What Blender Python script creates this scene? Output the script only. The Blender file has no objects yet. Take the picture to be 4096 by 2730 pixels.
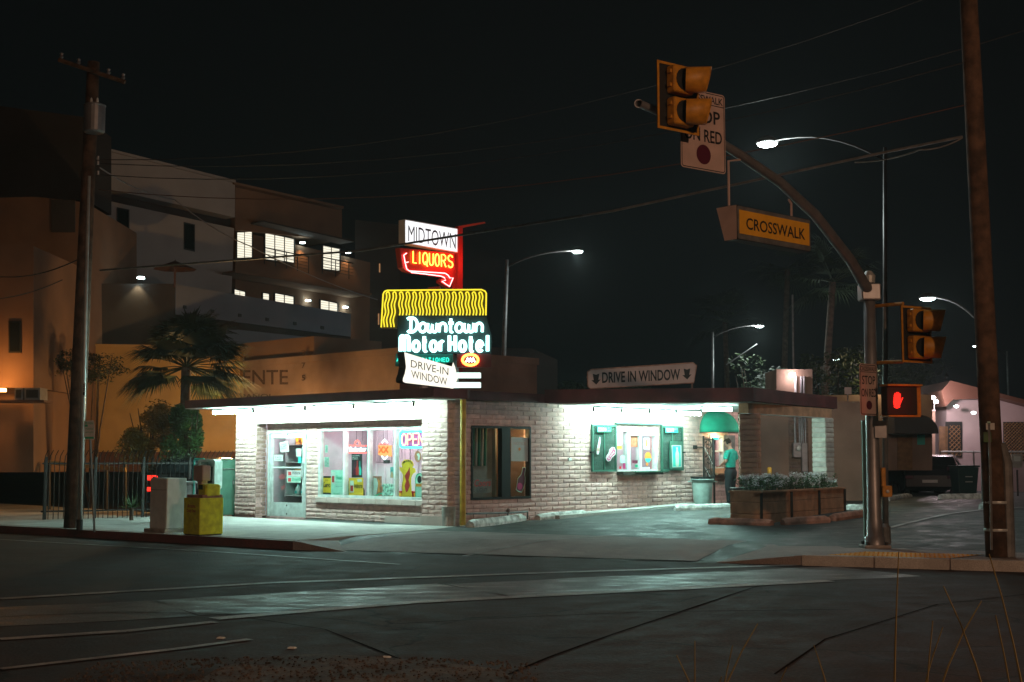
import bpy, bmesh, math, random
from mathutils import Vector, Matrix
random.seed(7)
R = math.radians
PI = math.pi
SC = bpy.context.scene
COL = SC.collection

# ------------------------------------------------------------------ camera, world, exposure
FPX = 5400.0; HZ = 1835.0; CAMZ = 1.62
PITCH = math.atan((HZ - 1365.0) / FPX)
cam_d = bpy.data.cameras.new("camera"); cam = bpy.data.objects.new("camera", cam_d); COL.objects.link(cam)
cam.location = (0, 0, CAMZ); cam.rotation_euler = (PI / 2 + PITCH, 0, 0)
cam_d.sensor_width = 36.0; cam_d.lens = 36.0 * FPX / 4096.0
cam_d.clip_start = 0.1; cam_d.clip_end = 2000
SC.camera = cam
W = bpy.data.worlds.new("World"); SC.world = W; W.use_nodes = True
nt = W.node_tree; bg = nt.nodes['Background']
bg.inputs[0].default_value = (0.0016, 0.0021, 0.0022, 1); bg.inputs[1].default_value = 1.0
SC.view_settings.view_transform = 'Standard'; SC.view_settings.look = 'None'
SC.view_settings.exposure = 0.45; SC.view_settings.gamma = 1.0
SC.cycles.use_denoising = True
SC.cycles.max_bounces = 6; SC.cycles.diffuse_bounces = 3; SC.cycles.glossy_bounces = 3
SC.cycles.transparent_max_bounces = 16
SC.cycles.sample_clamp_indirect = 2.0; SC.cycles.caustics_reflective = False; SC.cycles.caustics_refractive = False
SC.cycles.use_light_tree = True

def lamp(name, loc, energy, col, kind='POINT', radius=0.15, rot=None, spot=None, label=None, group=None, parent=None):
    l = bpy.data.lights.new(name, kind); l.energy = energy; l.color = col
    if kind in ('POINT', 'SPOT'): l.shadow_soft_size = radius
    if kind == 'SPOT' and spot: l.spot_size = R(spot); l.spot_blend = 0.6
    o = bpy.data.objects.new(name, l); COL.objects.link(o); o.location = loc
    if rot: o.rotation_euler = rot
    if parent:
        o.parent = parent; o.location = parent.matrix_basis.inverted() @ Vector(loc)
    return o

# ------------------------------------------------------------------ picture measurements -> places in the world
_cp, _sp = math.cos(PITCH), math.sin(PITCH)
def ray(sx, sy):
    a = (sx - 2048.0) / FPX; b = (1365.0 - sy) / FPX
    return Vector((a, _cp - b * _sp, _sp + b * _cp))
CAM = Vector((0, 0, CAMZ))
def at(sx, sy, Y):
    d = ray(sx, sy); return CAM + d * (Y / d.y)
def G(sx, sy, z=0.0):
    d = ray(sx, sy); return CAM + d * ((z - CAMZ) / d.z)
class Pl:
    """vertical plane: origin o, horizontal unit u (to the viewer's right), normal n toward the viewer"""
    def __init__(s, o, u):
        s.o = Vector((o[0], o[1], 0)); s.u = Vector((u[0], u[1], 0)).normalized()
        s.n = Vector((s.u.y, -s.u.x, 0))
    def px(s, sx, sy, off=0.0):
        d = ray(sx, sy); o = s.o + s.n * off
        t = (o - CAM).dot(s.n) / d.dot(s.n); p = CAM + d * t
        return (p - s.o).dot(s.u), p.z
    def pt(s, a, z, off=0.0):
        p = s.o + s.u * a + s.n * off; return Vector((p.x, p.y, z))
    def M(s, a=0, z=0, off=0.0):
        """frame: local x = u, local y = up, local z = toward viewer"""
        m = Matrix.Identity(4)
        m.col[0][:3] = s.u; m.col[1][:3] = (0, 0, 1); m.col[2][:3] = s.n
        m.col[3][:3] = s.pt(a, z, off); return m

# ------------------------------------------------------------------ materials
def mat(name, col=(.5, .5, .5), rough=.7, metal=0.0, noise=0.0, nscale=6.0, bump=0.0, bscale=60.0, emit=None, estr=0.0, col2=None, spec=None, detail=5.0):
    m = bpy.data.materials.new(name); m.use_nodes = True
    t = m.node_tree; b = t.nodes['Principled BSDF']
    b.inputs['Base Color'].default_value = (*col, 1); b.inputs['Roughness'].default_value = rough; b.inputs['Metallic'].default_value = metal
    if spec is not None: b.inputs['Specular IOR Level'].default_value = spec
    if noise or col2 or bump:
        tc = t.nodes.new('ShaderNodeTexCoord')
    if noise or col2:
        n = t.nodes.new('ShaderNodeTexNoise'); n.inputs['Scale'].default_value = nscale; n.inputs['Detail'].default_value = detail
        t.links.new(tc.outputs['Object'], n.inputs['Vector'])
        cr = t.nodes.new('ShaderNodeValToRGB')
        c2 = col2 or tuple(c * (1 - noise) for c in col)
        cr.color_ramp.elements[0].color = (*c2, 1); cr.color_ramp.elements[0].position = .35
        cr.color_ramp.elements[1].color = (*[min(1, c * (1 + (noise * .4))) for c in col], 1); cr.color_ramp.elements[1].position = .65
        t.links.new(n.outputs['Fac'], cr.inputs['Fac']); t.links.new(cr.outputs['Color'], b.inputs['Base Color'])
    if bump:
        n2 = t.nodes.new('ShaderNodeTexNoise'); n2.inputs['Scale'].default_value = bscale; n2.inputs['Detail'].default_value = 4
        t.links.new(tc.outputs['Object'], n2.inputs['Vector'])
        bp = t.nodes.new('ShaderNodeBump'); bp.inputs['Strength'].default_value = bump; bp.inputs['Distance'].default_value = 0.01
        t.links.new(n2.outputs['Fac'], bp.inputs['Height']); t.links.new(bp.outputs['Normal'], b.inputs['Normal'])
    if emit:
        b.inputs['Emission Color'].default_value = (*emit, 1); b.inputs['Emission Strength'].default_value = estr
    return m
def glow(name, col, s): return mat(name, (0.02, 0.02, 0.02), .5, emit=col, estr=s)

def mat_block(name, base, k=1.0):
    """slump block: colour differs block by block (vertex colours hold the block's own tint), pitted surface"""
    m = mat(name, base, .9); t = m.node_tree; b = t.nodes['Principled BSDF']
    a = t.nodes.new('ShaderNodeAttribute'); a.attribute_name = 'tint'
    tc = t.nodes.new('ShaderNodeTexCoord')
    n = t.nodes.new('ShaderNodeTexNoise'); n.inputs['Scale'].default_value = 7; n.inputs['Detail'].default_value = 7
    t.links.new(tc.outputs['Object'], n.inputs['Vector'])
    mr = t.nodes.new('ShaderNodeMapRange'); mr.inputs['To Min'].default_value = .80; mr.inputs['To Max'].default_value = 1.12
    mr.inputs['From Min'].default_value = .3; mr.inputs['From Max'].default_value = .7
    t.links.new(n.outputs['Fac'], mr.inputs['Value'])
    mx = t.nodes.new('ShaderNodeVectorMath'); mx.operation = 'SCALE'
    t.links.new(a.outputs['Color'], mx.inputs[0]); t.links.new(mr.outputs['Result'], mx.inputs['Scale'])
    t.links.new(mx.outputs['Vector'], b.inputs['Base Color'])
    n2 = t.nodes.new('ShaderNodeTexNoise'); n2.inputs['Scale'].default_value = 38; n2.inputs['Detail'].default_value = 6
    t.links.new(tc.outputs['Object'], n2.inputs['Vector'])
    bp = t.nodes.new('ShaderNodeBump'); bp.inputs['Strength'].default_value = .55; bp.inputs['Distance'].default_value = .010
    t.links.new(n2.outputs['Fac'], bp.inputs['Height']); t.links.new(bp.outputs['Normal'], b.inputs['Normal'])
    return m

def mat_ground(name, base, c2, rough=(.45, .85), bump=.5, big=.25, fine=90., cracks=False, streak=False, spec=.5):
    m = bpy.data.materials.new(name); m.use_nodes = True; t = m.node_tree; b = t.nodes['Principled BSDF']
    tc = t.nodes.new('ShaderNodeTexCoord')
    def noise(sc, det, vec=None, rough_=.55):
        n = t.nodes.new('ShaderNodeTexNoise'); n.inputs['Scale'].default_value = sc; n.inputs['Detail'].default_value = det
        n.inputs['Roughness'].default_value = rough_
        t.links.new(vec or tc.outputs['Object'], n.inputs['Vector']); return n.outputs['Fac']
    nb = noise(big, 8, rough_=.65); nf = noise(fine, 3)
    vec = tc.outputs['Object']
    if streak:
        mp = t.nodes.new('ShaderNodeMapping'); mp.inputs['Rotation'].default_value = (0, 0, R(-22)); mp.inputs['Scale'].default_value = (.8, 2.6, 1)
        t.links.new(tc.outputs['Object'], mp.inputs['Vector']); vec = mp.outputs['Vector']
    ns = noise(1.6 if streak else 2.2, 8, vec, .7)
    ad = t.nodes.new('ShaderNodeMath'); ad.operation = 'ADD'; t.links.new(nb, ad.inputs[0]); t.links.new(ns, ad.inputs[1])
    cr = t.nodes.new('ShaderNodeValToRGB'); cr.color_ramp.elements[0].position = .40; cr.color_ramp.elements[1].position = .62
    cr.color_ramp.elements[0].color = (*c2, 1); cr.color_ramp.elements[1].color = (*base, 1)
    hf = t.nodes.new('ShaderNodeMath'); hf.operation = 'MULTIPLY'; hf.inputs[1].default_value = .5; t.links.new(ad.outputs[0], hf.inputs[0])
    t.links.new(hf.outputs[0], cr.inputs['Fac'])
    sp = t.nodes.new('ShaderNodeMapRange'); sp.inputs['From Min'].default_value = .35; sp.inputs['From Max'].default_value = .65
    sp.inputs['To Min'].default_value = .7; sp.inputs['To Max'].default_value = 1.3; t.links.new(nf, sp.inputs['Value'])
    vm = t.nodes.new('ShaderNodeVectorMath'); vm.operation = 'SCALE'; t.links.new(cr.outputs['Color'], vm.inputs[0]); t.links.new(sp.outputs['Result'], vm.inputs['Scale'])
    last = vm.outputs['Vector']; hgt = nf
    if cracks:
        wn = t.nodes.new('ShaderNodeTexNoise'); wn.inputs['Scale'].default_value = .8; wn.inputs['Detail'].default_value = 4
        t.links.new(tc.outputs['Object'], wn.inputs['Vector'])
        vs = t.nodes.new('ShaderNodeVectorMath'); vs.operation = 'MULTIPLY_ADD'; vs.inputs[1].default_value = (1.3, 1.3, 0)
        t.links.new(wn.outputs['Color'], vs.inputs[0]); t.links.new(tc.outputs['Object'], vs.inputs[2])
        vo = t.nodes.new('ShaderNodeTexVoronoi'); vo.feature = 'DISTANCE_TO_EDGE'; vo.inputs['Scale'].default_value = .22
        t.links.new(vs.outputs['Vector'], vo.inputs['Vector'])
        cm = t.nodes.new('ShaderNodeMapRange'); cm.inputs['From Min'].default_value = .001; cm.inputs['From Max'].default_value = .006
        cm.inputs['To Min'].default_value = .35; t.links.new(vo.outputs['Distance'], cm.inputs['Value'])
        v2 = t.nodes.new('ShaderNodeVectorMath'); v2.operation = 'SCALE'; t.links.new(last, v2.inputs[0]); t.links.new(cm.outputs['Result'], v2.inputs['Scale']); last = v2.outputs['Vector']
    t.links.new(last, b.inputs['Base Color'])
    rr = t.nodes.new('ShaderNodeMapRange'); rr.inputs['From Min'].default_value = .35; rr.inputs['From Max'].default_value = .65
    rr.inputs['To Min'].default_value = rough[0]; rr.inputs['To Max'].default_value = rough[1]
    t.links.new(ns, rr.inputs['Value']); t.links.new(rr.outputs['Result'], b.inputs['Roughness'])
    b.inputs['Specular IOR Level'].default_value = spec
    bp = t.nodes.new('ShaderNodeBump'); bp.inputs['Strength'].default_value = bump; bp.inputs['Distance'].default_value = .012
    t.links.new(hgt, bp.inputs['Height']); t.links.new(bp.outputs['Normal'], b.inputs['Normal'])
    return m

def mat_glass(name, f=.07):
    m = bpy.data.materials.new(name); m.use_nodes = True; t = m.node_tree; t.nodes.clear()
    o = t.nodes.new('ShaderNodeOutputMaterial'); tr = t.nodes.new('ShaderNodeBsdfTransparent'); gl = t.nodes.new('ShaderNodeBsdfGlossy')
    tr.inputs[0].default_value = (.9, .96, .94, 1); gl.inputs['Roughness'].default_value = .02
    mx = t.nodes.new('ShaderNodeMixShader'); mx.inputs[0].default_value = f
    t.links.new(tr.outputs[0], mx.inputs[1]); t.links.new(gl.outputs[0], mx.inputs[2]); t.links.new(mx.outputs[0], o.inputs[0]); return m
def mat_screen(name, col, cover):
    """fine expanded-metal mesh: part of the light passes between the strands"""
    m = bpy.data.materials.new(name); m.use_nodes = True; t = m.node_tree; t.nodes.clear()
    o = t.nodes.new('ShaderNodeOutputMaterial'); tr = t.nodes.new('ShaderNodeBsdfTransparent'); df = t.nodes.new('ShaderNodeBsdfDiffuse')
    df.inputs[0].default_value = (*col, 1); mx = t.nodes.new('ShaderNodeMixShader'); mx.inputs[0].default_value = cover
    t.links.new(tr.outputs[0], mx.inputs[1]); t.links.new(df.outputs[0], mx.inputs[2]); t.links.new(mx.outputs[0], o.inputs[0]); return m

FLUO = (.62, 1.0, .90)
MT = {}
def mk(k, *a, **kw): MT[k] = mat(k, *a, **kw); return MT[k]
mk('black_metal', (.02, .02, .02), .5, .3); mk('dark_metal', (.045, .04, .04), .6, .2, noise=.4)
mk('steel', (.30, .30, .32), .42, .55, noise=.18, nscale=5, bump=.15); mk('alu', (.55, .58, .57), .4, .2, noise=.15)
mk('white_paint', (.72, .72, .70), .6, noise=.12, bump=.1); mk('pale_paint', (.62, .66, .64), .6, noise=.2)
mk('maroon', (.13, .035, .035), .7, noise=.35, nscale=2); mk('red_paint', (.42, .03, .02), .45)
mk('orange_lit_bar', (.5, .09, .04), .5); mk('yellow_paint', (.62, .38, .04), .55, noise=.35, nscale=5, bump=.3)
mk('news_yellow', (.86, .92, .04), .5, noise=.22, nscale=8, bump=.25); mk('signal_yellow', (.60, .27, .02), .5, noise=.25, nscale=10)
mk('signal_black', (.018, .016, .014), .7); mk('green_frame', (.035, .12, .085), .5, noise=.3); mk('green_cloth', (.02, .40, .25), .85, noise=.22, nscale=3)
mk('pole_wood', (.13, .075, .045), .9, noise=.55, nscale=5, bump=.9, bscale=25); mk('timber', (.58, .31, .18), .8, noise=.28, nscale=4, bump=.6, bscale=20)
mk('timber_dark', (.04, .03, .022), .75, noise=.4); mk('concrete', (.42, .38, .35), .9, noise=.4, nscale=4, bump=.6)
mk('stop_white', (.85, .85, .82), .9, noise=.45, nscale=7, bump=.9, bscale=30); mk('stop_red', (.50, .27, .20), .9, noise=.4, nscale=6, bump=.8, bscale=30)
mk('ochre_wall', (.50, .33, .13), .95, noise=.16, nscale=1.2, bump=.3, bscale=14); mk('beige_stucco', (.30, .20, .15), .95, noise=.28, nscale=.9, bump=.4, bscale=16)
mk('brown_stucco', (.21, .12, .075), .95, noise=.2, nscale=.7, bump=.3); mk('grey_stucco', (.36, .33, .32), .95, noise=.15, nscale=.5, bump=.3)
mk('blue_stucco', (.20, .21, .25), .95, noise=.15, nscale=.7, bump=.3); mk('pink_stucco', (.48, .37, .37), .95, noise=.15, nscale=.9, bump=.3)
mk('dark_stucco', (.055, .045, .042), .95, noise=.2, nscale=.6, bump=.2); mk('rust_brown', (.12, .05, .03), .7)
mk('ink', (.012, .012, .015), .6); mk('faded_ink', (.10, .055, .04), .9, noise=.5, nscale=14); mk('sign_white', (.74, .72, .68), .5, noise=.08, nscale=3)
mk('sign_pink', (.62, .46, .42), .6, noise=.2, nscale=2); mk('amber_sheet', (.90, .46, .03), .45, noise=.08)
mk('sign_green', (.01, .38, .20), .45); mk('wine', (.10, .01, .03), .5); mk('magenta', (.45, .03, .15), .5)
mk('paper', (.60, .60, .58), .8, noise=.08); mk('paper_green', (.45, .68, .58), .8, noise=.15, nscale=6); mk('poster_yellow', (.92, .50, .03), .6, noise=.1)
mk('poster_black', (.02, .02, .025), .4); mk('poster_orange', (.75, .25, .04), .5); mk('poster_red', (.5, .03, .03), .5); mk('teal_print', (.04, .45, .40), .5)
mk('skin', (.55, .30, .22), .6); mk('hair', (.045, .025, .018), .8, noise=.5, nscale=60); mk('polo', (.03, .50, .40), .85, noise=.18, nscale=10)
mk('trousers', (.012, .014, .018), .85, noise=.3); mk('shoe', (.01, .01, .01), .5); mk('bin_plastic', (.42, .52, .48), .55, noise=.2, nscale=8, bump=.15)
mk('bin_teal', (.015, .05, .05), .5); mk('car_paint', (.02, .018, .022), .25, .4); mk('car_glass', (.01, .012, .014), .08); mk('tyre', (.015, .015, .015), .85)
mk('leaf_dark', (.030, .050, .018), .6, noise=.5, nscale=3); mk('leaf_green', (.05, .12, .03), .55, noise=.5, nscale=4); mk('leaf_ochre', (.20, .15, .03), .6, noise=.4, nscale=4)
mk('petal', (.62, .58, .60), .7); mk('grass_blade', (.20, .15, .05), .7); mk('bark', (.10, .07, .05), .9, noise=.5, bump=.8, bscale=20)
mk('curtain', (.55, .56, .58), .9, noise=.2, nscale=2.0); mk('shop_floor', (.25, .22, .2), .5); mk('shop_dark', (.06, .055, .055), .7); mk('lattice', (.24, .13, .055), .8, noise=.3)
mk('snack', (.60, .28, .05), .4, noise=.7, nscale=16, col2=(.10, .03, .02)); mk('jug', (.65, .72, .70), .3); mk('soil', (.05, .035, .025), .95); mk('roof_tar', (.06, .05, .05), .95, noise=.3, bump=.4)
mk('galv', (.24, .24, .24), .5, .4, noise=.3)
MT['glass'] = mat_glass('glass', .06); MT['screen'] = mat_screen('screen', (.05, .10, .08), .62); MT['mesh_dark'] = mat_screen('mesh_dark', (.03, .03, .03), .55)
MT['block'] = mat_block('block', (.50, .35, .29)); MT['block_dark'] = mat_block('block_dark', (.2, .1, .07))
mk('mortar', (.66, .42, .40), .95, noise=.3, nscale=6)
MT['tube'] = glow('tube', (.56, 1.0, .90), 145.0); MT['neon_red'] = glow('neon_red', (1, .03, .012), 6); MT['neon_orange'] = glow('neon_orange', (1, .30, .03), 7)
MT['neon_yellow'] = glow('neon_yellow', (.82, .66, .03), 1.15); MT['neon_pink'] = glow('neon_pink', (1, .20, .20), 6); MT['neon_cyan'] = glow('neon_cyan', (.45, 1, .93), 3.4)
MT['neon_teal'] = glow('neon_teal', (.03, .75, .55), 1.4); MT['neon_white'] = glow('neon_white', (.75, .9, 1), 3.0); MT['neon_blue'] = glow('neon_blue', (.03, .55, .75), 2.2)
MT['box_white'] = glow('box_white', (.92, .92, .95), 1.0); MT['box_warm'] = glow('box_warm', (1.0, .93, .78), .95); MT['strip'] = glow('strip', (.72, 1, .90), 1.25)
MT['hand_red'] = glow('hand_red', (1, .02, .012), 1.7); MT['lamp_cool'] = glow('lamp_cool', (.85, 1, .98), 45); MT['lamp_pink'] = glow('lamp_pink', (1, .82, .85), 70)
MT['lamp_small'] = glow('lamp_small', (.75, 1, .98), 12); MT['lamp_sodium'] = glow('lamp_sodium', (1, .45, .12), 14); MT['lamp_warm'] = glow('lamp_warm', (1, .72, .35), 5)
MT['win_lit'] = glow('win_lit', (1.0, .93, .74), .80); MT['tail_red'] = glow('tail_red', (1, .02, .01), 2.2); MT['warm_glow'] = glow('warm_glow', (1, .62, .25), 1.0)
MT['asphalt'] = mat_ground('asphalt', (.060, .034, .026), (.022, .013, .011), rough=(.70, .95), bump=.8, big=.45, fine=26, cracks=True, streak=False, spec=.3)
MT['lot_asphalt'] = mat_ground('lot_asphalt', (.085, .100, .094), (.022, .024, .023), rough=(.45, .9), bump=1.0, big=.9, fine=24, cracks=True, streak=False)
MT['walk'] = mat_ground('walk', (.58, .56, .53), (.36, .33, .31), rough=(.7, .95), bump=.4, big=.5, fine=110)
MT['walk_pink'] = mat_ground('walk_pink', (.42, .36, .34), (.22, .18, .17), rough=(.7, .95), bump=.4, big=.4, fine=110)
MT['gravel'] = mat_ground('gravel', (.13, .10, .08), (.03, .024, .02), rough=(.8, .95), bump=1.0, big=2, fine=28)
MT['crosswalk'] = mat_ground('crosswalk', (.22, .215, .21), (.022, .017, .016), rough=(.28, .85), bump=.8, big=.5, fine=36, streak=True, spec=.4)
MT['worn_line'] = mat_ground('worn_line', (.50, .48, .47), (.12, .11, .105), rough=(.5, .75), bump=.3, big=1.2, fine=60)
MT['tactile'] = mat_ground('tactile', (.85, .42, .03), (.70, .32, .03), rough=(.6, .85), bump=.6, big=1.5, fine=60)
MT['red_curb'] = mat_ground('red_curb', (.24, .07, .055), (.13, .06, .05), rough=(.7, .9), bump=.4, big=1.2, fine=60)

# ------------------------------------------------------------------ mesh builder
class MB:
    def __init__(s, M=None): s.v = []; s.f = []; s.tint = []; s.M = M or Matrix.Identity(4); s.smooth = False
    def add(s, vs, fs, tint=None):
        n = len(s.v); s.v += [s.M @ Vector(v) for v in vs]; s.f += [tuple(i + n for i in f) for f in fs]; s.tint += [tint] * len(fs); return s
    def box(s, a, b, rz=0.0, tint=None):
        x0, y0, z0 = [min(a[i], b[i]) for i in range(3)]; x1, y1, z1 = [max(a[i], b[i]) for i in range(3)]
        vs = [(x0, y0, z0), (x1, y0, z0), (x1, y1, z0), (x0, y1, z0), (x0, y0, z1), (x1, y0, z1), (x1, y1, z1), (x0, y1, z1)]
        return s.add(vs, [(0, 3, 2, 1), (4, 5, 6, 7), (0, 1, 5, 4), (1, 2, 6, 5), (2, 3, 7, 6), (3, 0, 4, 7)], tint)
    def cbox(s, a, b, c=.01):
        """box with chamfered vertical and top edges"""
        x0, y0, z0 = [min(a[i], b[i]) for i in range(3)]; x1, y1, z1 = [max(a[i], b[i]) for i in range(3)]
        def ring(z, i): 
            return [(x0 + c + i, y0 + i, z), (x1 - c - i, y0 + i, z), (x1 - i, y0 + c + i, z), (x1 - i, y1 - c - i, z), (x1 - c - i, y1 - i, z), (x0 + c + i, y1 - i, z), (x0 + i, y1 - c - i, z), (x0 + i, y0 + c + i, z)]
        vs = ring(z0, c * .5) + ring(z0 + c, 0) + ring(z1 - c, 0) + ring(z1, c * .7); fs = [tuple(range(7, -1, -1)), tuple(range(24, 32))]
        for r in range(3):
            for i in range(8): j = (i + 1) % 8; fs.append((r * 8 + i, r * 8 + j, r * 8 + 8 + j, r * 8 + 8 + i))
        return s.add(vs, fs)
    def prism(s, pts, z0, z1):
        """polygon in local xy, extruded along local z"""
        n = len(pts); vs = [(p[0], p[1], z0) for p in pts] + [(p[0], p[1], z1) for p in pts]
        return s.add(vs, [tuple(range(n - 1, -1, -1)), tuple(range(n, 2 * n))] + [(i, (i + 1) % n, n + (i + 1) % n, n + i) for i in range(n)])
    def tube(s, pts, r, n=8, cap=True):
        pts = [Vector(p) for p in pts]; rs = r if isinstance(r, (list, tuple)) else [r] * len(pts)
        rings = []; up = None
        for i, p in enumerate(pts):
            d = (pts[min(i + 1, len(pts) - 1)] - pts[max(i - 1, 0)])
            if d.length < 1e-9: d = Vector((0, 0, 1))
            d.normalize()
            if up is None: up = Vector((0, 0, 1)) if abs(d.z) < .9 else Vector((1, 0, 0))
            x = d.cross(up)
            if x.length < 1e-4: x = d.orthogonal()
            x.normalize(); y = x.cross(d).normalized(); up = y
            rings.append([p + (x * math.cos(2 * PI * k / n) + y * math.sin(2 * PI * k / n)) * rs[i] for k in range(n)])
        vs = [q for r_ in rings for q in r_]; fs = []
        for i in range(len(rings) - 1):
            for k in range(n): j = (k + 1) % n; fs.append((i * n + k, i * n + j, (i + 1) * n + j, (i + 1) * n + k))
        if cap: fs += [tuple(range(n - 1, -1, -1)), tuple(range((len(rings) - 1) * n, len(rings) * n))]
        return s.add(vs, fs)
    def lathe(s, prof, c=(0, 0, 0), n=20, axis='z', a0=0, a1=2 * PI):
        full = abs(a1 - a0 - 2 * PI) < 1e-6; m = n if full else n + 1; vs = []
        for (r, h) in prof:
            for k in range(m):
                a = a0 + (a1 - a0) * k / n; q = (r * math.cos(a), r * math.sin(a), h)
                if axis == 'y': q = (q[0], h, q[1])
                if axis == 'x': q = (h, q[0], q[1])
                vs.append((c[0] + q[0], c[1] + q[1], c[2] + q[2]))
        fs = []
        for i in range(len(prof) - 1):
            for k in range(n if full else m - 1): j = (k + 1) % m; fs.append((i * m + k, i * m + j, (i + 1) * m + j, (i + 1) * m + k))
        return s.add(vs, fs)
    def text(s, st, w, h, M=None, bold=0.0, depth=.004, center=True):
        tv, tf = text_mesh(st, bold)
        xs = [v[0] for v in tv]; ys = [v[1] for v in tv]; x0, x1, y0, y1 = min(xs), max(xs), min(ys), max(ys)
        kx = w / (x1 - x0); ky = h / (y1 - y0); M = M or Matrix.Identity(4)
        ox, oy = (w / 2, h / 2) if center else (0, 0)
        n = len(tv); vs = [M @ Vector(((v[0] - x0) * kx - ox, (v[1] - y0) * ky - oy, depth)) for v in tv]
        return s.add(vs, tf)
    def build(s, name, m, parent=None, smooth=False, bevel=0):
        me = bpy.data.meshes.new(name); r = root_of(parent); inv = r.matrix_basis.inverted() if r else Matrix.Identity(4)
        me.from_pydata([inv @ v for v in s.v], [], s.f); me.materials.append(MT[m] if isinstance(m, str) else m)
        if any(t is not None for t in s.tint):
            ca = me.color_attributes.new('tint', 'FLOAT_COLOR', 'CORNER'); i = 0
            for p, t in zip(me.polygons, s.tint):
                for l in p.loop_indices: ca.data[l].color = (*(t or (.3, .2, .16)), 1)
        if smooth:
            for p in me.polygons: p.use_smooth = True
        me.update(); o = bpy.data.objects.new(name, me); COL.objects.link(o)
        if parent: o.parent = parent
        if bevel:
            b = o.modifiers.new('bevel', 'BEVEL'); b.width = bevel; b.segments = 2; b.limit_method = 'ANGLE'
        return o
_tc = {}
def text_mesh(st, bold):
    k = (st, bold)
    if k in _tc: return _tc[k]
    c = bpy.data.curves.new('t', 'FONT'); c.body = st; c.size = 1; c.offset = bold; c.resolution_u = 3; c.fill_mode = 'FRONT'
    o = bpy.data.objects.new('t', c); COL.objects.link(o); dg = bpy.context.evaluated_depsgraph_get(); dg.update()
    me = bpy.data.meshes.new_from_object(o.evaluated_get(dg)); r = ([tuple(v.co) for v in me.vertices], [tuple(p.vertices) for p in me.polygons])
    bpy.data.objects.remove(o); bpy.data.curves.remove(c); bpy.data.meshes.remove(me); _tc[k] = r; return r
def root_of(o):
    while o is not None and o.parent is not None: o = o.parent
    return o
def thing(name, label, cat, loc=(0, 0, 0), rz=0.0, group=None):
    o = bpy.data.objects.new(name, None); COL.objects.link(o); o.empty_display_size = .2
    o.location = loc; o.rotation_euler = (0, 0, rz); o['label'] = label; o['category'] = cat
    o.matrix_basis = Matrix.Translation(Vector(loc)) @ Matrix.Rotation(rz, 4, 'Z')
    if group: o['group'] = group
    return o
def tag(o, label, cat, group=None):
    o['label'] = label; o['category'] = cat
    if group: o['group'] = group
    return o
def struct(o): o['kind'] = 'structure'; return o
def kids(o): return [c for c in bpy.data.objects if c.parent == o]
def copy_tree(o, parent=None):
    c = o.copy(); COL.objects.link(c); c.parent = parent
    for ch in kids(o): copy_tree(ch, c)
    return c
def place(o, loc, rz=None, label=None):
    o.location = loc
    if rz is not None: o.rotation_euler = (0, 0, rz)
    if label: o['label'] = label
    return o
def T(x, y, z): return Matrix.Translation((x, y, z))
def RZ(a): return Matrix.Rotation(a, 4, 'Z')
def ring2(w, h, r, n=6):
    """rounded rectangle outline centred on the origin, closed list"""
    out = []
    for cx, cy, a in ((w / 2 - r, h / 2 - r, 0), (-w / 2 + r, h / 2 - r, 90), (-w / 2 + r, -h / 2 + r, 180), (w / 2 - r, -h / 2 + r, 270)):
        for k in range(n + 1): t = R(a + 90 * k / n); out.append((cx + r * math.cos(t), cy + r * math.sin(t)))
    return out
def ell(rx, ry, n=24, cx=0, cy=0): return [(cx + rx * math.cos(2 * PI * k / n), cy + ry * math.sin(2 * PI * k / n)) for k in range(n)]

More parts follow.
